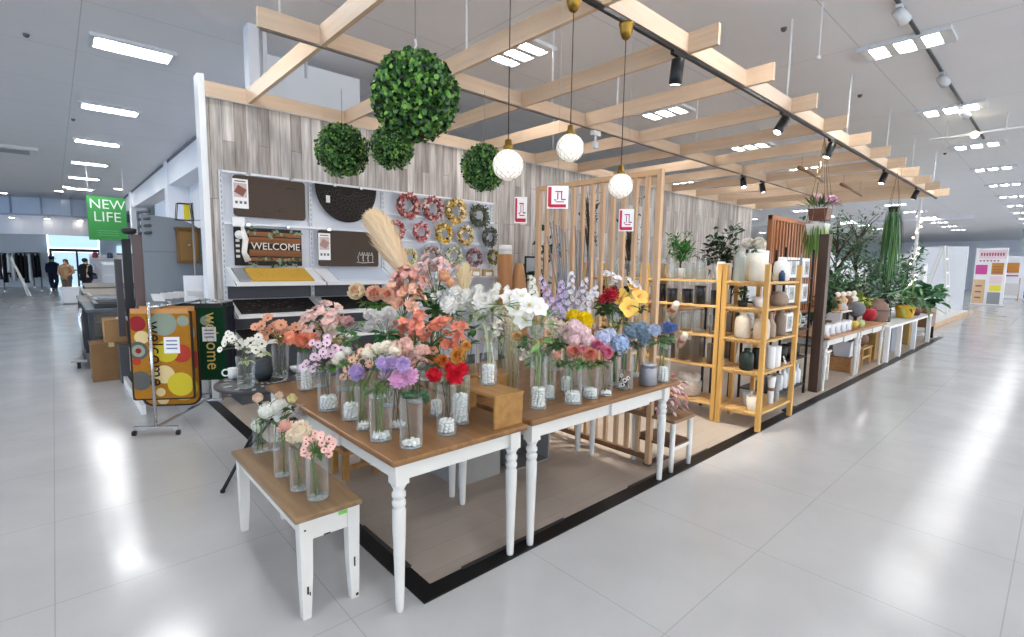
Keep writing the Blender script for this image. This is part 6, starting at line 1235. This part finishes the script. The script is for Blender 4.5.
def hmat(label,f,w,h,base,dots,seed,txt,dark,rounded=.0,shift=0):
    c=r0.lerp(RE,f)+rt*shift; top=HZ-.03; t=thing('doormat',label,'doormat',V((c.x,c.y,top)),'doormats hung on the rack')
    M=Matrix((rt,nrm.cross(rt),nrm)).transposed(); cc=V((c.x,c.y,top-h/2))
    def pos(x,y,o): return cc+rt*x+V((0,0,y))+nrm*o
    R=rounded or .01; pts=[]
    for cx,cy,a0 in ((w/2-R,h/2-.01,0),(-w/2+R,h/2-.01,90),(-w/2+R,-h/2+R,180),(w/2-R,-h/2+R,270)):
        rr=R if cy<0 else .01
        for k in range(6): an=D(a0+18*k); pts.append((cx+(R-rr if cx>0 else rr-R)+rr*math.cos(an),cy+rr*math.sin(an)))
    n=len(pts); b=MB(); b.add([pos(x,y,o) for o in (-.006,.006) for x,y in pts],[tuple(range(n-1,-1,-1)),tuple(range(n,2*n))]+[(i,(i+1)%n,n+(i+1)%n,n+i) for i in range(n)]); b.build('edge_binding',mat(dark,.8),t)
    b=MB(); sx,sy=(w-.035)/w,(h-.03)/h; b.add([pos(x*sx,y*sy,.0085) for x,y in pts]+[pos(x*sx,y*sy,.005) for x,y in pts],[tuple(range(n))]+[(n+i,n+(i+1)%n,(i+1)%n,i) for i in range(n)]); b.build('mat_pile',mat(base,.95,0,.1,.1,0,60),t)
    for k,(x,y,r,ci) in enumerate(dots):
        b=MB(); x*=w/2; y*=h/2; b.add([pos(max(min(x+r*math.cos(j*.3142),w/2-.02),-w/2+.02),max(min(y+r*math.sin(j*.3142),h/2-.02),-h/2+.02),.0095+k*.0003) for j in range(20)],[tuple(range(20))]); b.build('dot_print',mat(DOTS[ci],.95),t)
    if txt: text(txt,.175,mat('2a1d12' if dark!='10301c' else 'd9b868',.9),t,pos(txt and (-.05 if not dark=='10301c' else .10),.02,.0125+.002),V((0,0,-1)),rt,font_scale=.9,space=1.05)
    MB().obox(pos(0,h/2+.0,0.012),(w*.9,.045,.01),M).build('top_bar',mat('c98f52' if dark!='10301c' else '2a2a28',.5),t)
    MB().obox(pos(w*.17,h*.12,.0145),(.13,.15,.003),M).build('price_label',mat('f2f0ee',.5),t); b=MB()
    for k in range(3): b.obox(pos(w*.17,h*.12+.04-.035*k,.0165),(.09,.012,.001),M)
    b.build('label_print',mat('6c7a9a',.5),t)
    MB().tube([V((c.x,c.y,HZ+.014)),V((c.x,c.y,HZ+.035)),pos(.03,h/2+.06,0),pos(0,h/2+.02,.0)],.006,6).build('hook',CHROME,t)
    MB().obox(V((c.x,c.y,HZ+.09))+nrm*.01,(.09,.07,.003),M@Matrix.Rotation(.5,3,'X')).build('sign_card',WHITE,t)
    return t
dts=[(-.72,.72,.07,0),(-.6,.42,.06,5),(-.75,.12,.085,6),(-.8,-.12,.035,4),(-.72,-.55,.09,6),(.1,.72,.11,2),(.72,.78,.05,2),(.62,.05,.085,4),(.05,-.42,.085,5),(.55,-.65,.11,3),(.15,.1,.10,3),(-.1,-.82,.04,5),(-.72,.12,.055,2),(-.72,.12,.025,0)]
hmat('mustard dotted "welcome" doormat at the front of the rack'.replace('"',''),.05,.52,.82,'aa7428',dts,1,'welcome','2c2016',.02,.06)
hmat('second mustard dotted doormat with rounded lower corners behind the front one',.30,.52,.95,'ab7629',[(.5,.5,.10,2),(.75,-.05,.09,4),(.4,-.62,.13,3),(-.3,-.86,.05,5),(-.5,.3,.1,3)],2,'','2c2016',.10,-.01)
hmat('dark green welcome doormat at the rear of the rack',.62,.46,.78,'173d25',[(.2,.6,.05,2)],3,'welcome','10301c',.02,.12)
for i,f in enumerate((.14,.40,.50,.74)):
    c=r0.lerp(RE,f); MB().obox(c+V((0,0,.09))+nrm*.01,(.09,.07,.003),Matrix((rt,nrm.cross(rt),nrm)).transposed()@Matrix.Rotation(.5,3,'X')).build('sign_card',WHITE,bpy.data.objects['garment_rack'])
for i in range(4):
    c=r0.lerp(RE,.80+i*.055)+rt*.27; t=thing('folded_mat',f'dark narrow folded mat hung on a clip, {ORD[i]} along the rack end','doormat',V((c.x,c.y,HZ-.03)),'folded mats at the rack end'); MB().obox(V((c.x,c.y,HZ-.42)),(.035,.06,.72),rotz(-.6)).build('mat_body',mat(('1b2230','141a22','20283a','171b20')[i],.9),t); MB().obox(V((c.x,c.y,HZ-.04)),(.02,.05,.05),rotz(-.6)).build('clip',CHROME,t)
    MB().tube([V((c.x,c.y,HZ-.02)),r0.lerp(RE,.80+i*.055)+V((0,0,.014))],.004,5).build('hook',CHROME,t)
# ------------------------------------------------------------------ grey curved display with wooden mailbox and lamp stand
t=thing('display_board','grey curved-top display board behind the doormat rack','display board',(1.25,7.9,0))
x0,x1=.86,1.58; Y=8.0; R2=.30
pts=[(x0,.3),(x1,.3),(x1,1.86)]+[(x1-R2*1.6+R2*1.6*math.cos(D(a)),1.86+R2*math.sin(D(a))) for a in range(0,91,10)]+[(x0,2.18)]
MB().add(*outline(pts[::-1],Y,Y+.04)).build('panel',mat('858d94',.5),t); MB().box(x0+.05,x1-.05,Y-.02,Y+.3,.007,.3).build('base',mat('6c737a',.5),t)
MB().box(x0,x1,Y-.004,Y,1.70,1.71).build('seam',mat('6c737a',.5),t)
t=thing('mailbox','ochre brown wall mailbox on the grey display board','mailbox',(1.32,Y-.1,1.5))
MB().box(1.22,1.46,Y-.16,Y-.006,1.56,2.00).build('body',mat('7d5a2c',.5,0,.3,.1),t,.006); MB().box(1.20,1.48,Y-.18,Y-.006,2.00,2.03).build('roof',mat('6f4f26',.5),t); MB().box(1.24,1.44,Y-.166,Y-.16,1.60,1.97).build('door',mat('8d6836',.5),t); MB().ell((1.34,Y-.17,1.80),.018).build('keyhole',CHROME,t)
t=thing('display_board','brown and black side panels left of the grey display board','display board',(.78,8.2,0)); MB().box(.76,.88,8.08,8.14,.5,1.92).build('panel',mat('6e5b58',.5),t); MB().box(.66,.75,8.12,8.20,.007,1.86).build('panel',mat('1e1e22',.5),t); MB().box(.58,.65,8.2,8.3,.6,1.6).build('panel',mat('4a4448',.5),t)
for k in range(4): MB().tube([(.84,8.06,2.20-.09*k),(.95,7.96,2.22-.09*k)],.02,8).build('peg',mat('54565c',.4),t)
MB().bar((.84,8.08,1.92),(.84,8.08,2.22),.03).build('peg_post',mat('6c6e74',.4),t); MB().lathe((.74,8.12,1.92),[(.05,0),(.08,.02),(.08,.07),(.03,.08)],14).build('cap',mat('2c2c30',.5),t); MB().box(.56,.9,8.06,8.3,.007,.5).build('base',mat('55565a',.5),t)
t=thing('solar_lamp_stand','thin grey pole stand with a yellow lantern frame beside the plank wall','lamp stand',(1.33,7.4,0))
c=yp(193,225,7.4); lc=yp(184,212,7.4); MB().tube([(c.x,7.4,.007),(c.x,7.4,lc.z+.12)],.014,8).build('pole',STEEL,t); MB().box(c.x-.15,c.x+.10,7.25,7.55,.007,.03).build('base',STEEL,t); MB().tube([(c.x-.1,7.4,lc.z-.10),(c.x+.25,7.4,lc.z-.08)],.006,6).build('arm',STEEL,t)
b=MB(); lx=lc.x; lz=lc.z
for a,e in (((-.09,-.10),(-.07,.10)),((.09,-.10),(.07,.10)),((-.07,.10),(.07,.10)),((-.09,-.10),(.09,-.10))):
    for dy in (-.05,.05): b.bar((lx+a[0],7.4+dy,lz+a[1]),(lx+e[0],7.4+dy,lz+e[1]),.009)
b.build('lantern_frame',BLACK,t); MB().box(lx+.0,lx+.06,7.38,7.42,lz-.09,lz+.09).build('lantern_card',mat('e6d42c',.5),t)
t=thing('wall_rack','grey wire rack shelves behind the lamp stand','rack',(1.9,8.0,0))
for z in (1.2,1.5,1.8): MB().box(1.86,2.2,7.9,8.1,z,z+.02).build('shelf',mat('aeb4ba',.5),t)
for x in (1.88,2.18): MB().box(x-.01,x+.01,7.9,7.92,.007,2.0).build('post',mat('aeb4ba',.5),t)
MB().box(1.12,1.33,6.9,7.0,.9,1.42).build('white_panel',mat('f0f0f2',.5)); tag(bpy.data.objects['white_panel'],'plain white card panel leaning at the plank wall end','panel'); bpy.data.objects['white_panel'].name='display_card'
st=thing('stand','white plinth behind the doormat rack end','plinth',(1.16,6.95,0)); MB().box(1.0,1.32,6.86,7.06,.007,.899).build('body',WHITE,st,.005); MB().box(.98,1.335,6.84,7.08,.88,.8995).build('top',WHITE,st)
# ------------------------------------------------------------------ goods tables along the left aisle
def goods_table(label,x0,x1,y0,y1,h,c,legc,grp='goods tables along the left aisle'):
    t=thing('goods_table',label,'table',((x0+x1)/2,(y0+y1)/2,0),grp); MB().box(x0,x1,y0,y1,h-.04,h).build('table_top',mat(c,.5,0,.3,.1),t,.004)
    for x,y in ((x0+.05,y0+.05),(x1-.05,y0+.05),(x0+.05,y1-.05),(x1-.05,y1-.05)): MB().box(x-.03,x+.03,y-.03,y+.03,.0,h-.04).build('leg',mat(legc,.5),t)
    MB().box(x0+.05,x1-.05,y0+.05,y1-.05,.2,.22).build('shelf',mat(c,.6),t)
    return t
goods_table('pale glass-topped goods table right behind the doormat rack',.62,1.15,6.75,7.8,.90,'9aa8ac','6a6e72')
goods_table('dark grey goods table along the left aisle, second from the doormats',.30,1.35,9.3,11.2,.88,'5a626a','3a3f45')
goods_table('grey goods table along the left aisle, third from the doormats',.30,1.5,11.6,13.6,.85,'7d7570','4a4440')
goods_table('taupe goods table along the left aisle, fourth from the doormats',.45,1.7,14.2,16.6,.85,'8f8278','5a5048')
goods_table('brown grey goods table along the left aisle, farthest one',.6,2.0,17.4,20.5,.85,'756a64','4a4440')
for i,(x0,x1,y0,y1,z0,z1,c,l) in enumerate(((.66,1.0,6.8,7.2,.901,.96,'7d8f98','folded grey blue mat pile on the glass-topped table'),(.64,1.1,7.3,7.75,.901,.94,'c6d2d6','pale blue flat tray on the glass-topped table'),(.4,1.25,9.5,10.3,.881,.95,'2f3438','black flat goods tray on the dark grey table'),(.45,1.3,10.4,11.0,.881,.96,'8d959c','grey flat goods tray on the dark grey table'),(.45,1.3,12.0,13.2,.851,.93,'a09890','taupe flat goods tray on the third table'))):
    t=thing('goods_tray',l,'tray',((x0+x1)/2,(y0+y1)/2,z0),'flat goods on the aisle tables'); MB().box(x0,x1,y0,y1,z0,z1).build('tray',mat(c,.4),t,.006); MB().box(x0+.05,x1-.05,y0+.05,y1-.05,z1+.0005,z1+.012).build('goods',mat(c,.7,0,.3,.3,0,15),t)
for i,(x,y,w,h,z,c,l) in enumerate(((.50,8.6,.42,.50,.0,'8a6a48','brown cardboard box on the floor beside the aisle tables'),(.62,8.62,.36,.30,.501,'a9845a','cardboard box stacked on the brown floor box'),(.88,7.1,.34,.56,.221,'b8956a','tall tan cardboard box under the glass-topped table'),(.78,7.6,.3,.3,.221,'c9ad84','pale cardboard box on the floor behind the doormats'))):
    t=thing('cardboard_box',l,'box',(x,y,z),'cardboard boxes in the left aisle'); MB().box(x-w/2,x+w/2,y-w/2,y+w/2,z,z+h).build('carton',mat(c,.8,0,.2,.08),t,.004); MB().box(x-.03,x+.03,y-w/2-.001,y+w/2+.001,z+h-.05,z+h+.001).build('tape',mat('c9b48a',.4),t)
t=thing('platform','white low platform edge under the doormats along the aisle','platform',(.85,7.3,0)); MB().box(.58,.62,6.3,8.1,.001,.10).build('edge',WHITE,t)
t=thing('trolley','chrome framed hand trolley beside the aisle boxes','trolley',(.30,9.3,0))
for dy in (0,.4): MB().tube([(.26,9.6+dy,.1),(.24,9.6+dy,.7),(.26,9.65+dy,.84),(.26,9.85,.86)],.014,8).build('frame',CHROME,t)
MB().box(.1,.28,9.55,10.05,.1,.13).build('deck',STEEL,t)
for y in (9.6,10.0): MB().tube([(.17,y,.05),(.21,y,.05)],.05,14).build('wheel',BLACK,t)
# ------------------------------------------------------------------ green banner
Y=20.0; a=yp(86,196,Y); e=yp(128,241,Y); cx=(a.x+e.x)/2; w=(e.x-a.x); 
t=thing('banner','green hanging NEW LIFE banner over the left aisle','banner',(cx,Y,e.z)); z0,z1=e.z,a.z+.02; hh=z1-z0
BG=mat('3f9a4c',.6)
MB().box(cx-w/2,cx+w/2,Y-.01,Y+.01,z0,z1).build('cloth',BG,t); TW=mat('e6f0e4',.6)
text('NEW',.40,TW,t,(cx+.02,Y-.012,z1-.24),(1,0,0),(0,0,1),font_scale=.95); text('LIFE',.42,TW,t,(cx+.0,Y-.012,z1-.62),(1,0,0),(0,0,1),font_scale=.95)
b=MB()
for k in range(3): b.box(cx-.25,cx+.25,Y-.014,Y-.01,z0+.14+.07*k,z0+.16+.07*k)
b.build('small_print',mat('6db478',.6),t)
for s in (-1,1): MB().tube([(cx+s*w*.45,Y,z1),(cx+s*w*.45,Y,4.4)],.006,4).build('hanging_wire',WHITE,t)
# ------------------------------------------------------------------ far entrance: curved canopy, glass doors, clothes racks, people
o=MB(); pts=[(-4.2+.0,29.0),(-2.5,27.2),(-.5,26.5),(1.5,26.8),(3.4,28.2)]
def band(z0,z1,off):
    b=MB(); vs=[];n=len(P2)
    for x,y in P2: vs+=[(x,y-off,z0),(x,y-off,z1),(x,y+.15,z0),(x,y+.15,z1)]
    fs=[]
    for i in range(n-1): k=4*i; fs+=[(k,k+4,k+5,k+1),(k+2,k+3,k+7,k+6),(k+1,k+5,k+7,k+3),(k,k+2,k+6,k+4)]
    fs+=[(0,1,3,2),(4*n-4,4*n-2,4*n-1,4*n-3)]
    return b.add(vs,fs,0,False)
P2=[(-2.2+5.2*i/16,31.6-1.6*math.sin(PI*i/16)) for i in range(17)]
struct('trim_9',band(2.62,3.42,0),mat('d4d6de',.5),'curved white canopy fascia over the entrance')
struct('trim_10',band(3.42,3.50,.04),mat('8d97a8',.4),'grey rail along the curved canopy top')
b=MB(); 
for i in range(16):
    (xa,ya),(xb,yb)=P2[i],P2[i+1]; b.add([(xa,ya,3.5),(xb,yb,3.5),(xb,yb,4.2),(xa,ya,4.2),(xa,ya+.03,3.5),(xb,yb+.03,3.5),(xb,yb+.03,4.2),(xa,ya+.03,4.2)],[(0,1,2,3),(7,6,5,4)])
struct('window_2',b,mat('a9b7cc',.15,0,.5),'curved bluish glass band above the canopy')
b=MB()
for i in range(0,17,3): x,y=P2[i]; b.box(x-.03,x+.03,y-.05,y+.05,3.5,4.3)
struct('trim_11',b,mat('7c889c',.4),'mullions of the curved glass band')
b=MB()
for i in range(3): 
    x=[-1.2,-.1,1.0][i]; y=[30.3,29.9,30.0][i]-.1
    t=thing('downlight',f'{ORD[i]} bright downlight along the curved canopy front','downlight',(x,y,3.3),'canopy downlights'); MB().lathe((x,y,3.28),[(.09,0),(.11,.05),(.06,.12)],12).build('housing',WHITE,t); MB().lathe((x,y,3.27),[(.085,0),(.085,.008)],12).build('lens',mat('fff6e6',.4,emit=12),t)
for i,(px,py) in enumerate(((67,187),(118,189),(59,191),(3,193))):
    q0=zp(px,py,4.39); t=thing('downlight',f'{ORD[i]} recessed ceiling downlight before the canopy','downlight',q0,'recessed downlights at the aisle end'); MB().lathe((q0.x,q0.y,4.385),[(.16,0),(.18,.014)],14).build('trim_ring',WHITE,t); MB().lathe((q0.x,q0.y,4.378),[(.13,0),(.13,.006)],14).build('lens',mat('fff6e6',.4,emit=10),t)
# glass entrance at Y=38
SKY=mat('bfe2f4',.5,emit=DAY_EMIT); 
def ent(x0,x1,z0,z1,n,lbl,m=SKY): return struct(n,MB().box(x0,x1,38.6,38.62,z0,z1),m,lbl)
ent(-.15,2.0,2.22,3.5,'window_1','tall bright window above the entrance doors')
ent(.0,1.0,.02,1.95,'window_3','daylight behind the entrance doors, first leaf'); ent(1.05,2.0,.02,1.95,'window_4','daylight behind the entrance doors, second leaf'); ent(2.9,4.6,.9,2.4,'window_5','bright side window right of the entrance')
d=mat('1d3442',.4); struct('door_1',MB().box(-.15,2.05,38.4,38.6,1.98,2.16).box(-.15,-.03,38.4,38.6,0,1.98).box(.98,1.07,38.4,38.6,0,1.98).box(1.98,2.05,38.4,38.6,0,1.98).box(.02,.97,38.45,38.5,.9,.97),d,'dark framed glass entrance doors')
struct('door_2',MB().box(2.85,4.65,38.4,38.6,1.75,1.95),d,'dark frame bar of the side window')
struct('wall_entrance',MB().box(-25,-.2,38.7,38.9,0,4.4).box(4.7,20,38.7,38.9,0,4.4).box(2.08,2.85,38.7,38.9,0,4.4).box(-.2,2.08,38.7,38.9,3.5,4.4).box(2.85,4.7,38.7,38.9,2.4,4.4).box(2.85,4.7,38.7,38.9,0,.9),WALLB,'pale entrance wall around the glass doors')
# clothes racks at far left
def clothes(label,px,pyb,seed,cols,n=12,ln=2.0):
    p=zp(px,pyb,0); q=random.Random(seed); t=thing('clothes_rack',label,'clothes rack',p,'clothes racks at the aisle end'); a=p+V((-ln/2,0,1.85)); e=p+V((ln/2,0,1.85))
    MB().tube([a,e],.03,6).build('rail',CHROME,t)
    for s in (a,e): MB().tube([s,V((s.x,s.y,0))],.03,6).build('post',CHROME,t); MB().bar((s.x,s.y-.3,.03),(s.x,s.y+.3,.03),.05).build('foot',CHROME,t)
    for i in range(n):
        c=a.lerp(e,(i+.5)/n); h=q.uniform(.9,1.45); w=.5
        b=MB(); b.lathe(c-V((0,0,h)),[(.34,0),(.30,h*.5),(.27,h*.85),(.06,h*.98)],10,sx=.28,sy=1); b.build('garment',mat(cols[q.randrange(len(cols))],.9),t)
    return t
clothes('rack of dark clothes at the far left edge',6,288,1,('1d2024','2f3a46','50626a','3c2c2c','8a9096'),12,2.2)
clothes('rack of black and white clothes left of the walking child',24,291,2,('15161a','101114','e8ecee','23262c'),9,1.3)
clothes('rack of dark blue clothes beside the walking child',39,285,3,('1d2438','2c3850','6a4a58','a99c8c','38424e'),12,2.0)
t=thing('a_stand','white folding stand beside the clothes rack','stand',zp(31,296,0)); p=V(t.location); MB().bar(p+V((0,0,0)),p+V((-.5,.0,1.6)),.06).build('leg',WHITE,t); MB().bar(p+V((-.1,.3,0)),p+V((-.5,.1,1.6)),.05).build('leg',WHITE,t)
# people
def person(label,p,h,ang,skin,top_c,leg_c,hair_c,pose=0,hat=None,long_hair=False,coat=False):
    p=V(p); t=thing('person',label,'person',p); s=h/1.7; F=rotz(ang)
    me=bpy.data.meshes.new('body'); vs=[];es=[];rs=[]
    def add(x,y,z,r,par=None):
        vs.append(F@V((x*s,y*s,z*s))); rs.append(r*s)
        if par is not None: es.append((par,len(vs)-1))
        return len(vs)-1
    pel=add(0,0,.92,.13); wa=add(0,.01,1.10,.115,pel); ch=add(0,.0,1.32,.135,wa); nk=add(0,.01,1.47,.055,ch); hd0=add(0,-.01,1.54,.075,nk); hd1=add(0,-.015,1.62,.085,hd0); add(0,0,1.68,.05,hd1); add(0,-.105,1.59,.016,hd1); add(.085,.01,1.6,.018,hd1); add(-.085,.01,1.6,.018,hd1)
    for sg in (-1,1):
        st=.12*sg*(1 if pose==0 else .3)
        hp=add(.09*sg,0,.86,.095,pel); kn=add(.1*sg,-.06*sg-.02,.48,.06,hp); an=add(.1*sg,st,.09,.04,kn); add(.11*sg,st-.16,.04,.035,an)
        sh=add(.19*sg,.01,1.40,.06,ch); el=add(.25*sg,.03,1.12,.042,sh)
        if pose==1: wr=add(.20*sg,-.22,1.05,.03,el)
        else: wr=add(.26*sg,-.06,.88,.028,el)
        pl=add(vs and .26*sg if pose==0 else .18*sg,-.08 if pose==0 else -.29,.80 if pose==0 else 1.04,.028,wr)
        for k in range(5):
            a=(k-2)*.016; add((.26*sg+a*.3 if pose==0 else .18*sg+a),(-.08+a if pose==0 else -.36+abs(a)),(.72+abs(a)*.8 if pose==0 else 1.02),.008,pl)
    me.from_pydata([tuple(v) for v in vs],es,[]); sk=me.skin_vertices.new(name='') if hasattr(me.skin_vertices,'new') else None
    o=bpy.data.objects.new('body',me); COL.objects.link(o); o.parent=t
    m=o.modifiers.new('skin','SKIN'); lay=me.skin_vertices[0].data if len(me.skin_vertices) else None
    if lay:
        for i,r in enumerate(rs): lay[i].radius=(r,r)
        lay[0].use_root=True
    m.use_smooth_shade=True; o.modifiers.new('sub','SUBSURF').levels=1; o.modifiers['sub'].render_levels=1; me.materials.append(mat(skin,.6))
    T=lambda z: V((p.x,p.y,p.z+z*s))
    MB().lathe(T(.80),[(.20*s,0),(.19*s,.2*s),(.185*s,.40*s),(.215*s,.56*s),(.17*s,.66*s),(.07*s,.70*s)],16,sx=1.08,sy=.72,rot=ang).build('coat' if coat else 'shirt',mat(top_c,.9),t)
    for sg in (-1,1):
        q0=F@V((.20*sg*s,.01*s,0)); q1=F@V((.255*sg*s,.03*s,0)); q2=F@V(((.2 if pose else .262)*sg*s,(-.2 if pose else -.05)*s,0))
        MB().tube([T(1.41)+q0,T(1.12)+q1,T(1.06 if pose else .92)+q2],[.075*s,.06*s,.05*s],10).build('sleeve',mat(top_c,.9),t)
        a=F@V((.09*sg*s,0,0)); b2=F@V((.1*sg*s,(-.06*sg-.02)*s,0)); c2=F@V((.1*sg*s,.12*sg*(1 if pose==0 else .3)*s,0))
        MB().tube([T(.93)+a,T(.48)+b2,T(.10)+c2],[.125*s,.09*s,.07*s],12).build('trouser_leg',mat(leg_c,.9),t)
        MB().ell(T(.045)+c2+F@V((0,-.06*s,0)),.055*s,.13*s,.045*s,10,6,0,F).build('shoe',mat('2a2626',.6),t)
    b=MB(); b.ell(T(1.645)+F@V((0,.02*s,0)),.10*s,.105*s,.09*s,14,8)
    if long_hair: b.ell(T(1.50)+F@V((0,.07*s,0)),.10*s,.06*s,.18*s,12,8)
    b.build('hair',mat(hair_c,.8),t)
    for sg in (-1,1): MB().ell(T(1.61)+F@V((.032*sg*s,-.088*s,0)),.010*s,None,None,6,4).build('eye',mat('1c1714',.3),t)
    MB().ell(T(1.555)+F@V((0,-.082*s,0)),.024*s,.008*s,.007*s,8,4,0,F).build('mouth',mat('a8605a',.5),t)
    if hat: MB().lathe(T(1.68),[(.20*s,0),(.20*s,.012*s),(.10*s,.02*s),(.095*s,.10*s),(.04*s,.12*s)],16).build('hat',mat(hat,.8),t)
    return t
person('person in dark navy overalls and hat walking toward the entrance doors',zp(54.5,290,0),1.62,PI*.1,'c9a58c','26344e','222f4a','17181c',0,'191a20')
person('person in tan coat facing the tables beside a white basket',zp(68,297,0)+V((0,0,0)),1.55,-.3,'d0ab92','b08a68','6a5a50','6a4c3a',1,None,True,True)
person('person in black jacket seen from behind the goods tables',zp(88,300,0),1.60,PI*.75,'c9a58c','17181c','1c1d22','141417',1,None,False,True)
c=zp(71,304,0); t=thing('basket','white shopping basket cart beside the person in tan','basket',c); MB().lathe(c,[(.28,.05),(.36,.55),(.38,.6)],4,rot=PI/4,smooth=False).build('basket',mat('e8e8ea',.5),t); MB().lathe(c,[(.22,0),(.22,.05)],8).build('base',STEEL,t)
# far shelves at the end of the left aisle with goods
for i,(x,y,w,h,l) in enumerate(((3.2,24.0,.9,1.5,'white goods shelf right of the person in black'),(3.6,29.5,2.4,1.8,'far white goods shelf below the green banner'))):
    x=[1.75,2.4][i]; t=thing('goods_shelf',l,'shelf',(x,y,0),'white goods shelves at the aisle end')
    MB().box(x-w/2,x+w/2,y,y+.05,0,h).build('back_panel',mat('e4e6ec',.5),t)
    for k in range(4):
        z=.2+k*h*.26; MB().box(x-w/2,x+w/2,y-.4,y,z,z+.03).build('shelf',WHITE,t)
q=random.Random(77)
for i in range(14):
    k=i%4; z=.2+k*1.8*.26+.031; x=1.35+(i//4)*.55+q.uniform(-.08,.08); c=('d98aa0','3a4668','c9d0e0','8a3a4c','e8c8d0','20242c')[i%6]
    t=tag(MB().lathe((x,29.3,z),[(.09,0),(.11,.05),(.10,.22),(.05,.26)],8).build('goods_jar',mat(c,.5)),f'small {["pink","navy","pale blue","wine red","blush","black"][i%6]} item, {ORD[i//4]} along {["the lowest","the second","the third","the top"][k]} level of the far white shelf','goods','goods on the far white shelf')
